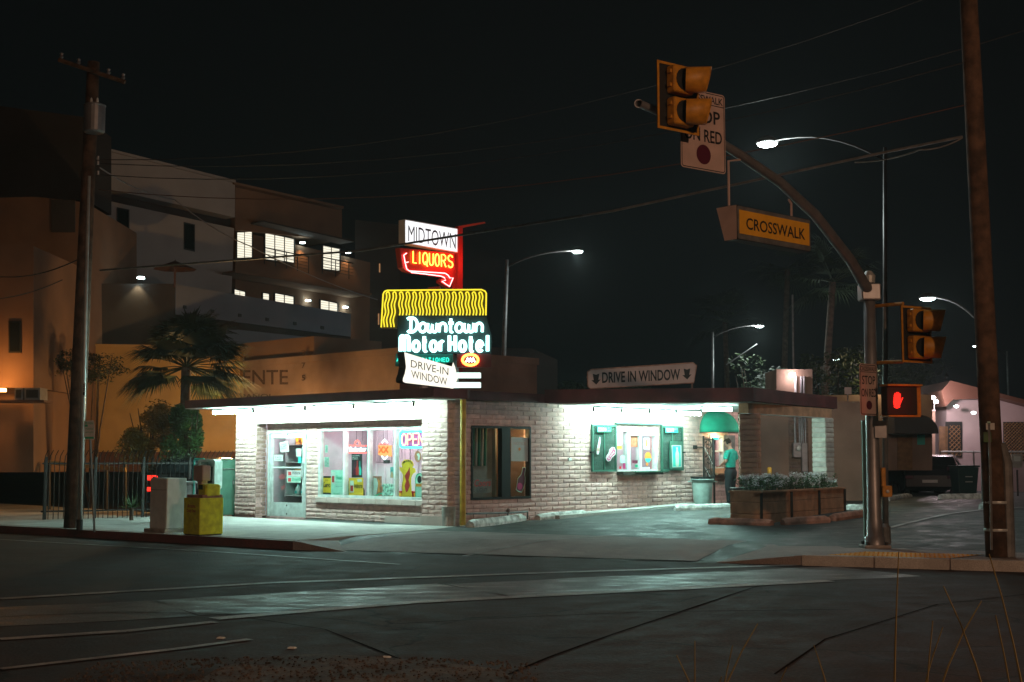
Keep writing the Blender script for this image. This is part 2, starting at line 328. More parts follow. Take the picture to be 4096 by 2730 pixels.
# neon letter strokes in a unit box
def arc(cx, cy, rx, ry, a0, a1, n=10): return [(cx + rx * math.cos(R(a0 + (a1 - a0) * k / n)), cy + ry * math.sin(R(a0 + (a1 - a0) * k / n))) for k in range(n + 1)]
ST = {
 'L': [[(0, 1), (0, 0), (.8, 0)]], 'I': [[(.5, 0), (.5, 1)]], 'Q': [arc(.5, .5, .5, .5, 0, 360, 16), [(.55, .25), (1, -.15)]], 'U': [[(0, 1), (0, .3)] + arc(.5, .3, .5, .3, 180, 360, 8) + [(1, 1)]],
 'O': [arc(.5, .5, .5, .5, 0, 360, 18)], 'R': [[(0, 0), (0, 1), (.5, 1)] + arc(.5, .75, .45, .25, 90, -90, 8) + [(0, .5)], [(.5, .5), (1, 0)]],
 'S': [arc(.5, .75, .45, .25, 20, 270, 10) + arc(.5, .25, .45, .25, 90, -160, 10)], 'P': [[(0, 0), (0, 1), (.5, 1)] + arc(.5, .74, .5, .26, 90, -90, 8) + [(0, .48)]],
 'E': [[(1, 1), (0, 1), (0, 0), (1, 0)], [(0, .5), (.8, .5)]], 'N': [[(0, 0), (0, 1), (1, 0), (1, 1)]], 'X': [[(0, 0), (1, 1)], [(0, 1), (1, 0)]],
 'A': [[(0, 0), (.5, 1), (1, 0)], [(.2, .38), (.8, .38)]], 'T': [[(.5, 0), (.5, 1)], [(0, 1), (1, 1)]], 'D': [[(0, 0), (0, 1), (.4, 1)] + arc(.4, .5, .6, .5, 90, -90, 10) + [(0, 0)]],
 'C': [arc(.5, .5, .5, .5, 45, 315, 14)],
 'o': [arc(.5, .32, .42, .32, 0, 360, 14)], 'n': [[(.05, 0), (.05, .62)], [(.05, .4)] + arc(.45, .36, .4, .27, 170, 0, 8) + [(.85, 0)]],
 'w': [[(0, .62), (0, .25)] + arc(.22, .2, .2, .2, 180, 360, 6) + [(.44, .55), (.44, .25)] + arc(.66, .2, .22, .2, 180, 360, 6) + [(.88, .62), (1.0, .55)]],
 't': [[(.4, .95), (.4, .15)] + arc(.6, .15, .2, .15, 180, 320, 5), [(.05, .64), (.85, .64)]], 'e': [[(.1, .34), (.86, .34)] + arc(.48, .32, .4, .32, 5, 320, 12)],
 'r': [[(.15, 0), (.15, .62)], [(.15, .38)] + arc(.5, .38, .35, .24, 160, 50, 6)], 'l': [[(.4, 1.02), (.4, 0)]],
 'H': [[(.05, 0), (.05, 1)], [(.85, 0), (.85, 1)], [(.05, .5), (.85, .5)]],
 'M': [[(0, 0), (.02, .85)] + arc(.22, .82, .2, .16, 160, 0, 6) + [(.42, 0)], [(.42, .8)] + arc(.66, .82, .22, .16, 160, 0, 6) + [(.90, 0)]],
 'd': [[(.1, 1.0), (.28, .86), (.30, .1), (.12, .02)], [(.0, .1), (.12, 0), (.4, 0)] + arc(.4, .5, .52, .5, -90, 90, 12) + [(.1, 1.0), (-.1, .92)]],
}
def strokes(mb, st, x, y, w, h, M, r, gap=.25, n=6, skew=0.0, widths=None):
    """lay a word of tube strokes in the box (x,y,w,h) of frame M"""
    ws = [(widths or {}).get(c, 1.0) for c in st]; tot = sum(ws) + gap * (len(st) - 1); k = w / tot; cx = x
    for c, wc in zip(st, ws):
        for pl in ST.get(c, []):
            mb.tube([M @ Vector((cx + p[0] * wc * k + skew * p[1] * h, y + p[1] * h, 0)) for p in pl], r, n)
        cx += (wc + gap) * k

# ------------------------------------------------------------------ the ground
CX, CY = -1.41, 29.5
FAC = Pl((CX, CY), (.7198, -.6942)); WAL = Pl((CX, CY), (.6942, .7198))
UF = FAC.u; UR = WAL.u
CURB = [(-60, 68), (-11.4, 30.0), (-3.8, 24.2), (3.05, 21.3), (7.4, 19.5), (40, 8)]
def curb_d(x, y):
    best = 1e9; sg = 1
    for (ax, ay), (bx, by) in zip(CURB, CURB[1:]):
        vx, vy = bx - ax, by - ay; t = max(0, min(1, ((x - ax) * vx + (y - ay) * vy) / (vx * vx + vy * vy)))
        dx, dy = x - ax - vx * t, y - ay - vy * t; d = math.hypot(dx, dy)
        if d < best: best = d; sg = 1 if (vx * dy - vy * dx) > 0 else -1
    return best * sg
def sm(t): t = max(0, min(1, t)); return t * t * (3 - 2 * t)
def gz(x, y):
    d = curb_d(x, y)
    if d <= 0: return -.04
    b = (x - CX) * UR.x + (y - CY) * UR.y
    return min(.15, .004 + .15 * d / 2.0) + .24 * sm(b / 9.0)
def drape(poly4, dz, nx=24, ny=12, f=None):
    f = f or gz; A, B, C, D = [Vector((p[0], p[1])) for p in poly4]; vs = []; fs = []
    for j in range(ny + 1):
        for i in range(nx + 1):
            u, v = i / nx, j / ny; p = (A * (1 - u) + B * u) * (1 - v) + (D * (1 - u) + C * u) * v
            vs.append((p.x, p.y, f(p.x, p.y) + dz))
    for j in range(ny):
        for i in range(nx): k = j * (nx + 1) + i; fs.append((k, k + 1, k + nx + 2, k + nx + 1))
    return vs, fs
def sheet(name, poly, z, m):
    mb = MB(); mb.add([(p[0], p[1], z) for p in poly], [tuple(range(len(poly)))]); return struct(mb.build(name, m))
mb = MB(); mb.add([(-400, -200, 0), (400, -200, 0), (400, 700, 0), (-400, 700, 0)], [(0, 1, 2, 3)]); struct(mb.build('road', 'asphalt'))
mb = MB(); xs = [-5 + .5 * i for i in range(26)] + [8 + 1.5 * i for i in range(40)]; ys = [15 + .5 * i for i in range(60)] + [45 + 4 * i for i in range(14)]
vs = [(x, y, gz(x, y) if curb_d(x, y) > 0 else -.03) for y in ys for x in xs]; n = len(xs)
mb.add(vs, [(j * n + i, j * n + i + 1, (j + 1) * n + i + 1, (j + 1) * n + i) for j in range(len(ys) - 1) for i in range(n - 1)]); struct(mb.build('parking_lot', 'lot_asphalt', smooth=True))
def g2(sx, sy, z=0): p = G(sx, sy, z); return (p.x, p.y)
# left sidewalk slab with a real kerb face, its right end sinking to the driveway
mb = MB(); K = CURB; L = [(-60, 68), (-11.4, 30.0), (-3.9, 24.28)]; back = [(-3.0, 30.3), (-9.5, 36.8), (-60, 90)]
mb.prism([*L, (-1.6, 28.3), (-1.2, 29.6), *back], .0, .158); struct(mb.build('sidewalk', 'walk'))
mb = MB()
for a, b in zip(L, L[1:]):
    a, b = Vector((*a, 0)), Vector((*b, 0)); d = (b - a).normalized(); n = Vector((d.y, -d.x, 0))
    mb.add([a + n * .03, b + n * .03, b - n * .16, a - n * .16, a + n * .02 + Vector((0, 0, .150)), b + n * .02 + Vector((0, 0, .150)), b - n * .16 + Vector((0, 0, .163)), a - n * .16 + Vector((0, 0, .163))],
           [(0, 1, 5, 4), (4, 5, 6, 7), (1, 2, 6, 5), (0, 4, 7, 3)])
struct(mb.build('kerb', 'red_curb'))
mb = MB()  # kerb wing that dips at the driveway mouth
mb.add([(-3.9, 24.25, 0), (-2.9, 23.75, 0), (-1.9, 26.4, .12), (-3.4, 26.5, .162), (-3.9, 24.25, .163)], [(0, 1, 4), (1, 2, 3, 4)]); struct(mb.build('kerb_wing', 'walk_pink'))
mb = MB(); mb.add(*drape([(-3.3, 24.1), (2.9, 21.45), (4.2, 24.3), (-1.7, 27.9)], .005)); struct(mb.build('driveway_apron', 'walk_pink'))
mb = MB(); mb.add(*drape([(-2.9, 25.2), (-2.84, 25.17), (.6, 29.3), (.54, 29.34)], .012, 2, 8)); struct(mb.build('apron_joint', 'lot_asphalt'))
# right-hand corner sidewalk
def fl(x, y): return 0.0
cw = [(3.2, 21.25), (4.4, 20.75), (7.4, 19.52), (40, 8.0), (40, 17), (8.6, 22.4), (5.2, 23.9), (4.3, 23.3)]
mb = MB(); mb.prism(cw[1:], 0, .150); mb.add([(3.2, 21.25, .0), (4.4, 20.75, .0), (4.4, 20.75, .15), (4.3, 23.3, .15), (3.4, 23.0, .06), (3.2, 21.25, .008)], [(0, 1, 2, 5), (5, 2, 3, 4)]); struct(mb.build('corner_sidewalk', 'walk_pink'))
mb = MB()
for a, b in zip(cw[1:4], cw[2:4]):
    a, b = Vector((*a, 0)), Vector((*b, 0)); d = (b - a).normalized(); nn = Vector((d.y, -d.x, 0)); k = int((b - a).length / 1.5) + 1
    for i in range(k):
        p, q = a.lerp(b, (i + .012) / k), a.lerp(b, (i + .985) / k)
        mb.add([p + nn * .03, q + nn * .03, q - nn * .15, p - nn * .15] + [v + Vector((0, 0, .156)) for v in (p + nn * .015, q + nn * .015, q - nn * .15, p - nn * .15)], [(0, 1, 5, 4), (4, 5, 6, 7), (1, 2, 6, 5), (0, 4, 7, 3)])
struct(mb.build('corner_kerb', 'walk'))
mb = MB(); _a, _b = Vector((4.4, 20.75)), Vector((7.4, 19.52)); _d = (_b - _a).normalized(); _n = Vector((-_d.y, _d.x))
tp = [tuple(_a + _d * u + _n * v) for u, v in ((.35, .15), (2.15, .15), (2.55, 1.15), (.80, 1.15))]
mb.add([(p[0], p[1], .158) for p in tp], [(0, 1, 2, 3)])
A_, B_, D_ = Vector((*tp[0], 0)), Vector((*tp[1], 0)), Vector((*tp[3], 0))
for i in range(26):
    for j in range(8):
        p = A_ + (B_ - A_) * ((i + .5) / 26) + (D_ - A_) * ((j + .5) / 8); mb.lathe([(.016, .158), (.010, .164), (0, .165)], (p.x, p.y, 0), 6)
struct(mb.build('tactile_paving', 'tactile'))
# painted lines and the worn crosswalk band, colour also lightened for teal reflections
def line(name, pts, w, m='worn_line', z=.004, fz=None):
    mb = MB(); P = [Vector((*p, 0)) for p in pts]
    for a, b in zip(P, P[1:]):
        d = (b - a).normalized(); n = Vector((-d.y, d.x, 0)) * w / 2; k = max(1, int((b - a).length / .6)); vs = []
        for i in range(k + 1):
            q = a.lerp(b, i / k)
            for s_ in (1, -1):
                e = q + n * s_ * (random.uniform(.5, 1.2) if w < .04 else random.uniform(.86, 1.08)); vs.append((e.x, e.y, (fz(e.x, e.y) if fz else 0) + z))
        mb.add(vs, [(2 * i, 2 * i + 1, 2 * i + 3, 2 * i + 2) for i in range(k)])
    return struct(mb.build(name, m))
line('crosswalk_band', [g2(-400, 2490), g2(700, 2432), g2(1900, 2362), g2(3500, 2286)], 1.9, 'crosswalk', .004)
line('crosswalk_line', [g2(855, 2478), g2(1650, 2412), g2(3320, 2326)], .24, z=.008)
line('crosswalk_line', [g2(0, 2398), g2(1080, 2334), g2(2230, 2292), g2(3200, 2262)], .20, z=.008)
line('stop_line', [g2(0, 2560), g2(500, 2528), g2(860, 2490)], .16, z=.008)
line('lane_line', [g2(0, 2680), g2(700, 2600), g2(1000, 2560)], .12, z=.008)
line('lane_line', [g2(0, 2160), g2(900, 2212), g2(1600, 2260)], .10, z=.008)
line('parking_line', [g2(1620, 2235, .05), g2(1904, 2196, .1), g2(2500, 2119, .25)], .12, z=.012, fz=gz)
line('parking_line', [g2(3560, 2125, .2), g2(3940, 2072, .2), g2(4096, 2062, .2)], .12, z=.012, fz=gz)
MT['tar'] = mat('tar', (.022, .016, .014), 1.0, spec=.0, noise=.3, nscale=8)
line('tar_seam', [g2(1990, 2720), g2(2200, 2630), g2(2480, 2530), g2(2750, 2440), g2(3050, 2340)], .03, 'tar', .006)
line('tar_seam', [g2(1550, 2500), g2(2100, 2470), g2(2600, 2450), g2(3400, 2440)], .022, 'tar', .006)
line('tar_seam', [g2(0, 2470), g2(500, 2450), g2(900, 2460), g2(1300, 2520), g2(1600, 2640)], .022, 'tar', .006)
line('tar_seam', [g2(3100, 2700), g2(3300, 2560), g2(3750, 2420), g2(4096, 2380)], .024, 'tar', .006)
for (sx_, sy_, lb_) in ((884, 2555, 'left road marker stud on the near lane line'), (1168, 2595, 'middle road marker stud on the near lane line'), (1545, 2632, 'right road marker stud near the gravel verge')):
    p_ = G(sx_, sy_, 0); q = MB(T(p_.x, p_.y, 0) @ RZ(-.3)); q.add([(-.035, -.03, .002), (.035, -.03, .002), (.035, .03, .002), (-.035, .03, .002), (-.025, -.015, .014), (.025, -.015, .014), (.025, .015, .014), (-.025, .015, .014)], [(4, 5, 6, 7), (0, 1, 5, 4), (1, 2, 6, 5), (2, 3, 7, 6), (3, 0, 4, 7)]); tag(q.build('road_stud', 'stop_white'), lb_, 'road stud', 'raised road studs')
mb = MB()
pts = [g2(800, 2745), g2(900, 2690), g2(1100, 2650), g2(1300, 2640), g2(1700, 2668), g2(2000, 2705), g2(2080, 2760)]; 
mb.prism(pts[::-1] + [(-1.2, 6.5), (-3.6, 6.5)][::-1], 0, .05)
for i in range(1500):
    x, y = random.uniform(-3.2, 0.2), random.uniform(9.3, 10.9); r = random.uniform(.004, .014)
    if any(1 for _ in [0] if G(0, 0) is None): continue
    dx = (x - pts[3][0]); yy = pts[3][1] - .18 * abs(dx) - .1 * dx * dx * .5
    if y > yy - .05: continue
    mb.lathe([(r, .045), (r * .8, .05 + r * .7), (0, .05 + r)], (x, y, 0), 5)
o = mb.build('gravel_bed', 'gravel'); o['kind'] = 'stuff'

# ------------------------------------------------------------------ slump block walls
def block_wall(mb, M, x0, x1, z0, z1, holes=(), course=.105, blen=.40, base=(.74, .47, .43), depth=.009):
    nz = int(math.ceil((z1 - z0) / course))
    for j in range(nz):
        a, b = z1 - (j + 1) * course, z1 - j * course; a = max(a, z0)
        if b - a < .03: continue
        off = (j % 2) * blen / 2; k = math.floor((x0 - off) / blen)
        while k * blen + off < x1:
            l, r = max(x0, k * blen + off), min(x1, k * blen + off + blen); k += 1
            rects = [(l, a, r, b)]
            for (hx0, hz0, hx1, hz1) in holes:
                nr = []
                for (p, q, s, t) in rects:
                    if s <= hx0 or p >= hx1 or t <= hz0 or q >= hz1: nr.append((p, q, s, t)); continue
                    if p < hx0: nr.append((p, q, hx0, t))
                    if s > hx1: nr.append((hx1, q, s, t))
                    mp, ms = max(p, hx0), min(s, hx1)
                    if q < hz0: nr.append((mp, q, ms, hz0))
                    if t > hz1: nr.append((mp, hz1, ms, t))
                rects = nr
            v = random.uniform(.84, 1.10); w = random.uniform(-.02, .02); tint = (base[0] * v, base[1] * v + w * .3, base[2] * v - w * .3)
            for (p, q, s, t) in rects:
                if s - p < .03 or t - q < .02: continue
                g = .0035; c = min(.010, (s - p) * .2, (t - q) * .2); nxs = max(1, int((s - p) / .1))
                J = lambda m=.0045: random.uniform(-m, m)
                vs = []; 
                cols = [p + g + (s - p - 2 * g) * i / nxs for i in range(nxs + 1)]
                inn = [min(max(xx, p + g + c), s - g - c) for xx in cols]
                bl = random.uniform(-.004, .005)
                for xx in cols: vs.append(M @ Vector((xx, q + g + J(.002), -depth)))
                for xx in inn: vs.append(M @ Vector((xx, q + g + c + J(.004), bl + J())))
                for xx in inn: vs.append(M @ Vector((xx, (q + t) / 2 + J(.006), bl + .005 + J(.006))))
                for xx in inn: vs.append(M @ Vector((xx, t - g - c + J(.004), bl + J())))
                for xx in cols: vs.append(M @ Vector((xx, t - g + J(.002), -depth)))
                m = nxs + 1; fs = [(r_ * m + i, r_ * m + i + 1, (r_ + 1) * m + i + 1, (r_ + 1) * m + i) for r_ in range(4) for i in range(nxs)]
                fs += [(0, m, 2 * m, 3 * m, 4 * m), (m - 1, 5 * m - 1, 4 * m - 1, 3 * m - 1, 2 * m - 1)]
                mb.add(vs, fs, tint)
def rect_holes(mb, M, x0, x1, z0, z1, holes, off, th=.15):
    """solid backing wall with rectangular openings, as boxes"""
    xs = sorted({x0, x1, *[h[0] for h in holes], *[h[2] for h in holes]}); zs = sorted({z0, z1, *[h[1] for h in holes], *[h[3] for h in holes]})
    old = mb.M; mb.M = M
    for a, b in zip(xs, xs[1:]):
        for c, d in zip(zs, zs[1:]):
            mx, mz = (a + b) / 2, (c + d) / 2
            if mx < x0 or mx > x1 or mz < z0 or mz > z1 or any(h[0] < mx < h[2] and h[1] < mz < h[3] for h in holes): continue
            mb.box((a, c, off - th), (b, d, off))
    mb.M = old
def rc(pl, x0, y0, x1, y1, off=0.0):
    a, z1 = pl.px(x0, (y0), off); b, z0 = pl.px(x1, (y1), off); return a, z0, b, z1
def sx_s(pl, sx, off=0.0): return pl.px(sx, 1835, off)[0]

SR = math.atan2(-.6942, .7198)
store = thing('liquor_store', 'low slump block liquor store with maroon roof edge on the corner lot', 'store', (CX, CY, 0), SR)
ZT = 2.92; SL = sx_s(FAC, 941)
r0, r1 = sx_s(FAC, 1024), sx_s(FAC, 1686); REC = .32
zl = FAC.px(1350, 1684)[1]
fh = [(r0, 0, r1, zl)]
WE = 11.4
dr = rc(FAC, 1075, 1723, 1222, 2054, -REC); dr = (dr[0], .16, dr[2], FAC.px(1150, 1723, -REC)[1])
wn = (sx_s(FAC, 1275, -REC), FAC.px(1480, 1995, -REC)[1], r1 + .25, FAC.px(1480, 1711, -REC)[1])
B = MB(); rect_holes(B, FAC.M(), SL, 0.0, .0, ZT, fh, -.014, .2)
rect_holes(B, FAC.M(), r0, r1 + .6, .0, ZT - .01, [dr, wn], -REC - .014, .15)
# right wall openings
co = (sx_s(WAL, 1884), WAL.px(1990, 1998)[1], sx_s(WAL, 2122), WAL.px(1990, 1706)[1])
dw = (sx_s(WAL, 2466), WAL.px(2540, 1886)[1], sx_s(WAL, 2626), WAL.px(2540, 1720)[1])
sw = (sx_s(WAL, 2840), WAL.px(2865, 1874)[1], sx_s(WAL, 2892), WAL.px(2865, 1743)[1])
wh = [co, dw, sw]
rect_holes(B, WAL.M(), .21, WE, .0, ZT, wh, -.014, .2)
B.M = FAC.M(); B.box((SL, 0, -WE), (SL + .2, ZT, -.22)); B.box((SL + .2, 0, -WE), (-.2, ZT, -WE + .2)); B.M = Matrix.Identity(4)
B.build('wall', 'mortar', store)
B = MB()
block_wall(B, FAC.M(), SL, .012, .16, ZT, fh)
block_wall(B, FAC.M(0, 0, -REC), r0 + .01, r1 + .3, .16, zl, [dr, wn])
Mj = Pl(FAC.pt(r0, 0), (-FAC.n.x, -FAC.n.y)); Mj = Matrix.Identity(4); Mj.col[0][:3] = -FAC.n; Mj.col[1][:3] = (0, 0, 1); Mj.col[2][:3] = FAC.u; Mj.col[3][:3] = FAC.pt(r0, 0, 0)
block_wall(B, Mj, .0, REC, .16, zl, base=(.36, .22, .18), blen=.3)
B.build('block_facing', 'block', store)
B = MB(); block_wall(B, WAL.M(), .0, WE, .16, ZT, wh, blen=.40); B.build('block_facing', 'block', store)
B = MB(FAC.M()); B.box((r0, zl - .01, -REC), (r1, zl + .02, -.01)); B.box((r0 - .02, zl - .02, -.02), (r1 + .02, zl + .035, .015)); B.build('lintel', 'sign_pink', store)
B = MB(FAC.M()); sc_ = wn[1]
for k in range(9):
    x = wn[0] - .04 + k * (r1 - wn[0] + .02) / 9; B.cbox((x, sc_ - .13, -REC - .01), (x + (r1 - wn[0]) / 9 - .006, sc_ - .005, -REC + .07), .012)
B.build('window_sill', 'sign_pink', store)
B.tint = []
B = MB(FAC.M()); B.box((sx_s(FAC, 1500), .1, -REC - .01), (r1, .30, -REC + .02)); B.box((r1 + .0, .1, -.01), (.02, .36, .018)); B.build('plaster_base', 'sign_pink', store)
# roof slabs
def wpt(s, off): p = FAC.pt(s, 0, off); return (p.x, p.y)
def wr(b, off=0): p = WAL.pt(b, 0, off); return (p.x, p.y)
pA, pB = wpt(-8.95, .92), wpt(.42, .80); pC = wpt(.42, -.2)
pW3 = wr(3.05, .08); pD = (5.5, 30.72); pE = (8.55, 35.5); pF = (6.2, 39.0)
B = MB(); B.prism([pA, pB, pC, wr(.6, .08), wr(3.05, .08), wr(WE, .08), wpt(.0, -WE - .3), wpt(-8.95, -WE - .3)], ZT, ZT + .20); B.build('roof', 'maroon', store)
B = MB(); B.prism([pW3, pD, pE, pF, wr(WE, .09)], ZT + .002, ZT + .31); B.build('canopy', 'maroon', store)
B = MB(); ins = lambda p, q, k: (p[0] + (q[0] - p[0]) * k, p[1] + (q[1] - p[1]) * k)
cen = (4.4, 34.0); B.prism([ins(p, cen, .03) for p in (pW3, pD, pE, pF, wr(WE, .09))], ZT - .03, ZT - .002); 
B.build('canopy_soffit', 'white_paint', store)
B = MB(); B.prism([ins(p, (-6, 35), .008) for p in (pA, pB, pC)] + [wpt(-8.9, -.2)], ZT - .022, ZT - .003); B.build('soffit', 'white_paint', store)
# box beam and brick piers under the canopy
B = MB(); pz = Vector((5.5, 31.3, 0)); cz = Vector((7.95, 34.6, 0)); ux = (cz - pz).normalized(); nx_ = Vector((ux.y, -ux.x, 0))
Mb_ = Pl(pz, ux); B.M = Mb_.M(); B.box((-.3, 2.66, -.12), ((cz - pz).length + .3, ZT - .031, .12)); B.build('beam', 'timber', store)
B = MB(Mb_.M()); B.box((-.3, 2.645, -.10), ((cz - pz).length + .3, 2.658, .14)); B.build('beam_trim', 'white_paint', store)
for i, (cc, bb) in enumerate(((pz, (.46, .26, .19)), (cz, (.62, .57, .52)))):
    pr = MB(); m_ = Matrix.Identity(4)
    for k in range(4):
        a = SR + PI / 2 * k if i else PI / 2 * k + R(-8); u = Vector((math.cos(a), math.sin(a), 0)); n_ = Vector((u.y, -u.x, 0)); M_ = Matrix.Identity(4)
        M_.col[0][:3] = u; M_.col[1][:3] = (0, 0, 1); M_.col[2][:3] = n_; hw = .24 if i == 0 else .20; M_.col[3][:3] = cc + n_ * hw - u * hw
        block_wall(pr, M_, 0, hw * 2, .2, 2.65, base=bb, blen=.8, depth=.02, course=.125)
    pr.build('pier', 'block', store)
    q = MB(T(cc.x, cc.y, 0) @ RZ(SR if i else R(-8))); q.box((-hw + .02, -hw + .02, .1), (hw - .02, hw - .02, 2.655)); q.build('pier_core', 'mortar', store)
# plain rear wing seen under the canopy
RW = Pl((8.6, 39.8), (1, .0)); B = MB(RW.M()); B.box((-3.6, 0, -.3), (1.9, 3.3, 0)); B.box((-3.6, 0, -3), (-3.3, 3.3, -.3)); B.build('rear_wall', 'beige_stucco', store)
B = MB(); block_wall(B, RW.M(0, 0, .02), sx_s(RW, 3155), sx_s(RW, 3235), .2, 2.9, base=(.2, .14, .11)); B.build('rear_pier', 'block', store)

# front door
fr = 'alu'; D0 = FAC.M(0, 0, -REC)
door = MB(D0); x0, z0, x1, z1 = dr; f = .055
door.box((x0, z0, -.08), (x0 + f, z1, .02)); door.box((x1 - f, z0, -.08), (x1, z1, .02)); door.box((x0 + f, z1 - f, -.08), (x1 - f, z1, .02)); fo = door.build('door_frame', 'pale_paint', store)
dd = MB(D0); a0, a1 = x0 + f + .005, x1 - f - .005; s_ = .11; zb = z0 + .36; zm = z0 + 1.02
dd.box((a0, z0 + .01, -.06), (a0 + s_, z1 - f - .005, -.015)); dd.box((a1 - s_, z0 + .01, -.06), (a1, z1 - f - .005, -.015))
dd.box((a0 + s_, z0 + .01, -.06), (a1 - s_, zb, -.02)); dd.box((a0 + s_, z1 - f - .13, -.06), (a1 - s_, z1 - f - .005, -.015)); 
dd.box((a0 + s_, zm + .20, -.055), (a1 - s_, zm + .235, -.01))
doo = dd.build('door', 'pale_paint', store)
q = MB(D0); q.tube([(a1 - .06, zm - .02, .03), (a1 - .06, zm + .32, .03)], .022, 8); q.box((a1 - .09, zm - .05, -.015), (a1 - .03, zm + .35, .012)); q.build('handle', 'alu', doo)
q = MB(D0); q.box((a0 + s_, zb, -.045), (a1 - s_, z1 - f - .13, -.04)); q.build('pane', 'glass', doo)
q = MB(D0)
for zz in (z0 + .08, z0 + .29, z1 - .1):
    q = MB(D0); q.lathe([(.022, 0), (.022, .008), (0, .010)], ((a0 + a1) / 2, zz, -.014), 10); q.build('bolt', 'black_metal', doo)
# shop window
x0, z0, x1, z1 = wn; f = .06; q = MB(D0)
q.box((x0, z0, -.1), (x1, z0 + f, .01)); q.box((x0, z1 - f, -.1), (x1, z1, .01)); q.box((x0, z0 + f, -.1), (x0 + f, z1 - f, .01))
mull = [sx_s(FAC, s, -REC) for s in (1377, 1475, 1580)]
for m_ in mull: q.box((m_ - .032, z0 + f, -.1), (m_ + .032, z1 - f, .012))
wf = q.build('window', 'pale_paint', store); q = MB(D0); q.box((x0 + f, z0 + f, -.05), (x1, z1 - f, -.045)); q.build('pane', 'glass', wf)
# interior display room behind window and door
q = MB(D0); q.box((x0 - .5, .10, -1.6), (x1 + .2, 2.75, -1.55)); q.box((x0 - .12, .10, -1.55), (x0 - .06, 2.75, -.17)); q.box((x1 - .05, .10, -1.55), (x1 + .1, 2.75, -.17)); q.build('display_partition', 'curtain', store)
q = MB(D0); 
for k in range(14):
    x = x0 + .05 + k * (x1 - x0) / 14; q.tube([(x, z0 - .2, -1.54 + .02 * (k % 2)), (x + .01, 2.6, -1.54)], .035, 6)
q.build('curtain', 'curtain', store)
q = MB(D0); q.box((x0 - .06, z0 - .02, -1.55), (x1, z0 + .015, -.165)); q.box((dr[0] - .5, .11, -1.9), (x1, .165, -.166)); q.build('shop_floor', 'shop_floor', store)
q = MB(D0); q.box((dr[0] - .5, 2.6, -1.9), (x1, 2.66, -.166)); q.build('shop_ceiling', 'white_paint', store)
q = MB(D0); q.box((dr[0] - .6, .15, -1.95), (dr[2] + .35, 2.6, -1.9)); q.box((dr[0] - .6, .15, -1.9), (dr[0] - .5, 2.6, -.17)); q.build('shop_back_wall', 'curtain', store)
MT['shop_tube'] = glow('shop_tube', (1, .80, .92), 44)
for xx, ww in ((x0 + .6, 1.2), (x0 + 2.2, 1.2), (dr[0] + .1, .9)): q = MB(D0); q.box((xx, 2.54, -.62 if ww < 1 else -.9), (xx + ww, 2.58, -.42 if ww < 1 else -.8)); q.build('ceiling_tube', 'shop_tube', store)

# ---------- shop shelf with goods seen through the door
shelf = thing('shop_shelf', 'metal shelf rack of snacks and water jugs seen through the glass door', 'shelf', FAC.pt((dr[0] + dr[2]) / 2, .165, -REC - .9), SR)
q = MB(D0); ss = [FAC.px(1150, y, -REC - .8)[1] for y in (1780, 1848, 1912, 1980)]
for zz in ss: q.box((dr[0] - .1, zz - .02, -1.15), (dr[2] + .15, zz, -.62))
q.box((dr[0] - .12, .17, -1.16), (dr[0] - .1, 2.3, -.62)); q.build('shelf_board', 'alu', shelf); 
def goods(name, lab, cat, z, x0, x1, n, w, h, m, m2=None, d=-.75, group=None, kind='box'):
    for i in range(n):
        x = x0 + (x1 - x0) * (i + .5) / n; p = FAC.pt(x, z, -REC + d); t = thing(name, lab, cat, p, SR + random.uniform(-.1, .1), group); q = MB(T(*p) @ RZ(SR))
        if kind == 'box': q.cbox((-w / 2, -.05, .002), (w / 2, .06, h), .006); q.build('carton', m, t); q = MB(T(*p) @ RZ(SR)); q.box((-w * .35, -.054, h * .3), (w * .35, -.0505, h * .75)); q.build('print', m2 or 'paper', t)
        elif kind == 'bag':
            q.add([(-w / 2, 0, .002), (w / 2, 0, .002), (w / 2, 0, h), (-w / 2, 0, h), (-w * .42, -.04, h * .2), (w * .42, -.04, h * .2), (w * .42, -.035, h * .8), (-w * .42, -.035, h * .8), (0, .04, h / 2)], [(0, 1, 5, 4), (1, 2, 6, 5), (2, 3, 7, 6), (3, 0, 4, 7), (4, 5, 6, 7), (1, 0, 8), (2, 1, 8), (3, 2, 8), (0, 3, 8)]); q.build('bag', m, t)
            q = MB(T(*p) @ RZ(SR)); q.box((-w * .3, -.0435, h * .45), (w * .3, -.041, h * .7)); q.build('print', m2 or 'ink', t)
        else:
            q.lathe([(.0, .002), (.075, .004), (.078, .15), (.06, .2), (.022, .25), (.022, .27)], (0, 0, 0), 12); q.build('bottle', m, t, smooth=True)
            q = MB(T(*p) @ RZ(SR)); q.lathe([(.024, .262), (.024, .29), (0, .291)], (0, 0, 0), 10); q.build('cap', 'teal_print', t); q = MB(T(*p) @ RZ(SR)); q.box((-.045, -.083, .05), (.045, -.078, .12)); q.build('label', 'teal_print', t)
gx0, gx1 = dr[0] + .15, dr[2] - .12
goods('snack_bag', 'glossy orange snack bag on the top shelf behind the glass door', 'snack bag', ss[0], gx0, gx1 - .15, 5, .15, .24, 'snack', 'poster_yellow', group='snack bags on the top shelf')
goods('carton', 'red printed carton on the third shelf behind the glass door', 'carton', ss[2], gx0, gx0 + .42, 2, .19, .22, 'poster_orange', 'paper', group='red cartons on the third shelf')
goods('small_box', 'small green packet on the second shelf behind the glass door', 'packet', ss[1], gx0 + .4, gx1, 4, .10, .17, 'sign_green', 'paper', group='small packets on the second shelf')
goods('water_jug', 'clear gallon water jug on the lowest shelf behind the glass door', 'jug', ss[3], gx0, gx1 - .02, 5, .1, .2, 'jug', kind='jug', group='water jugs on the lowest shelf')

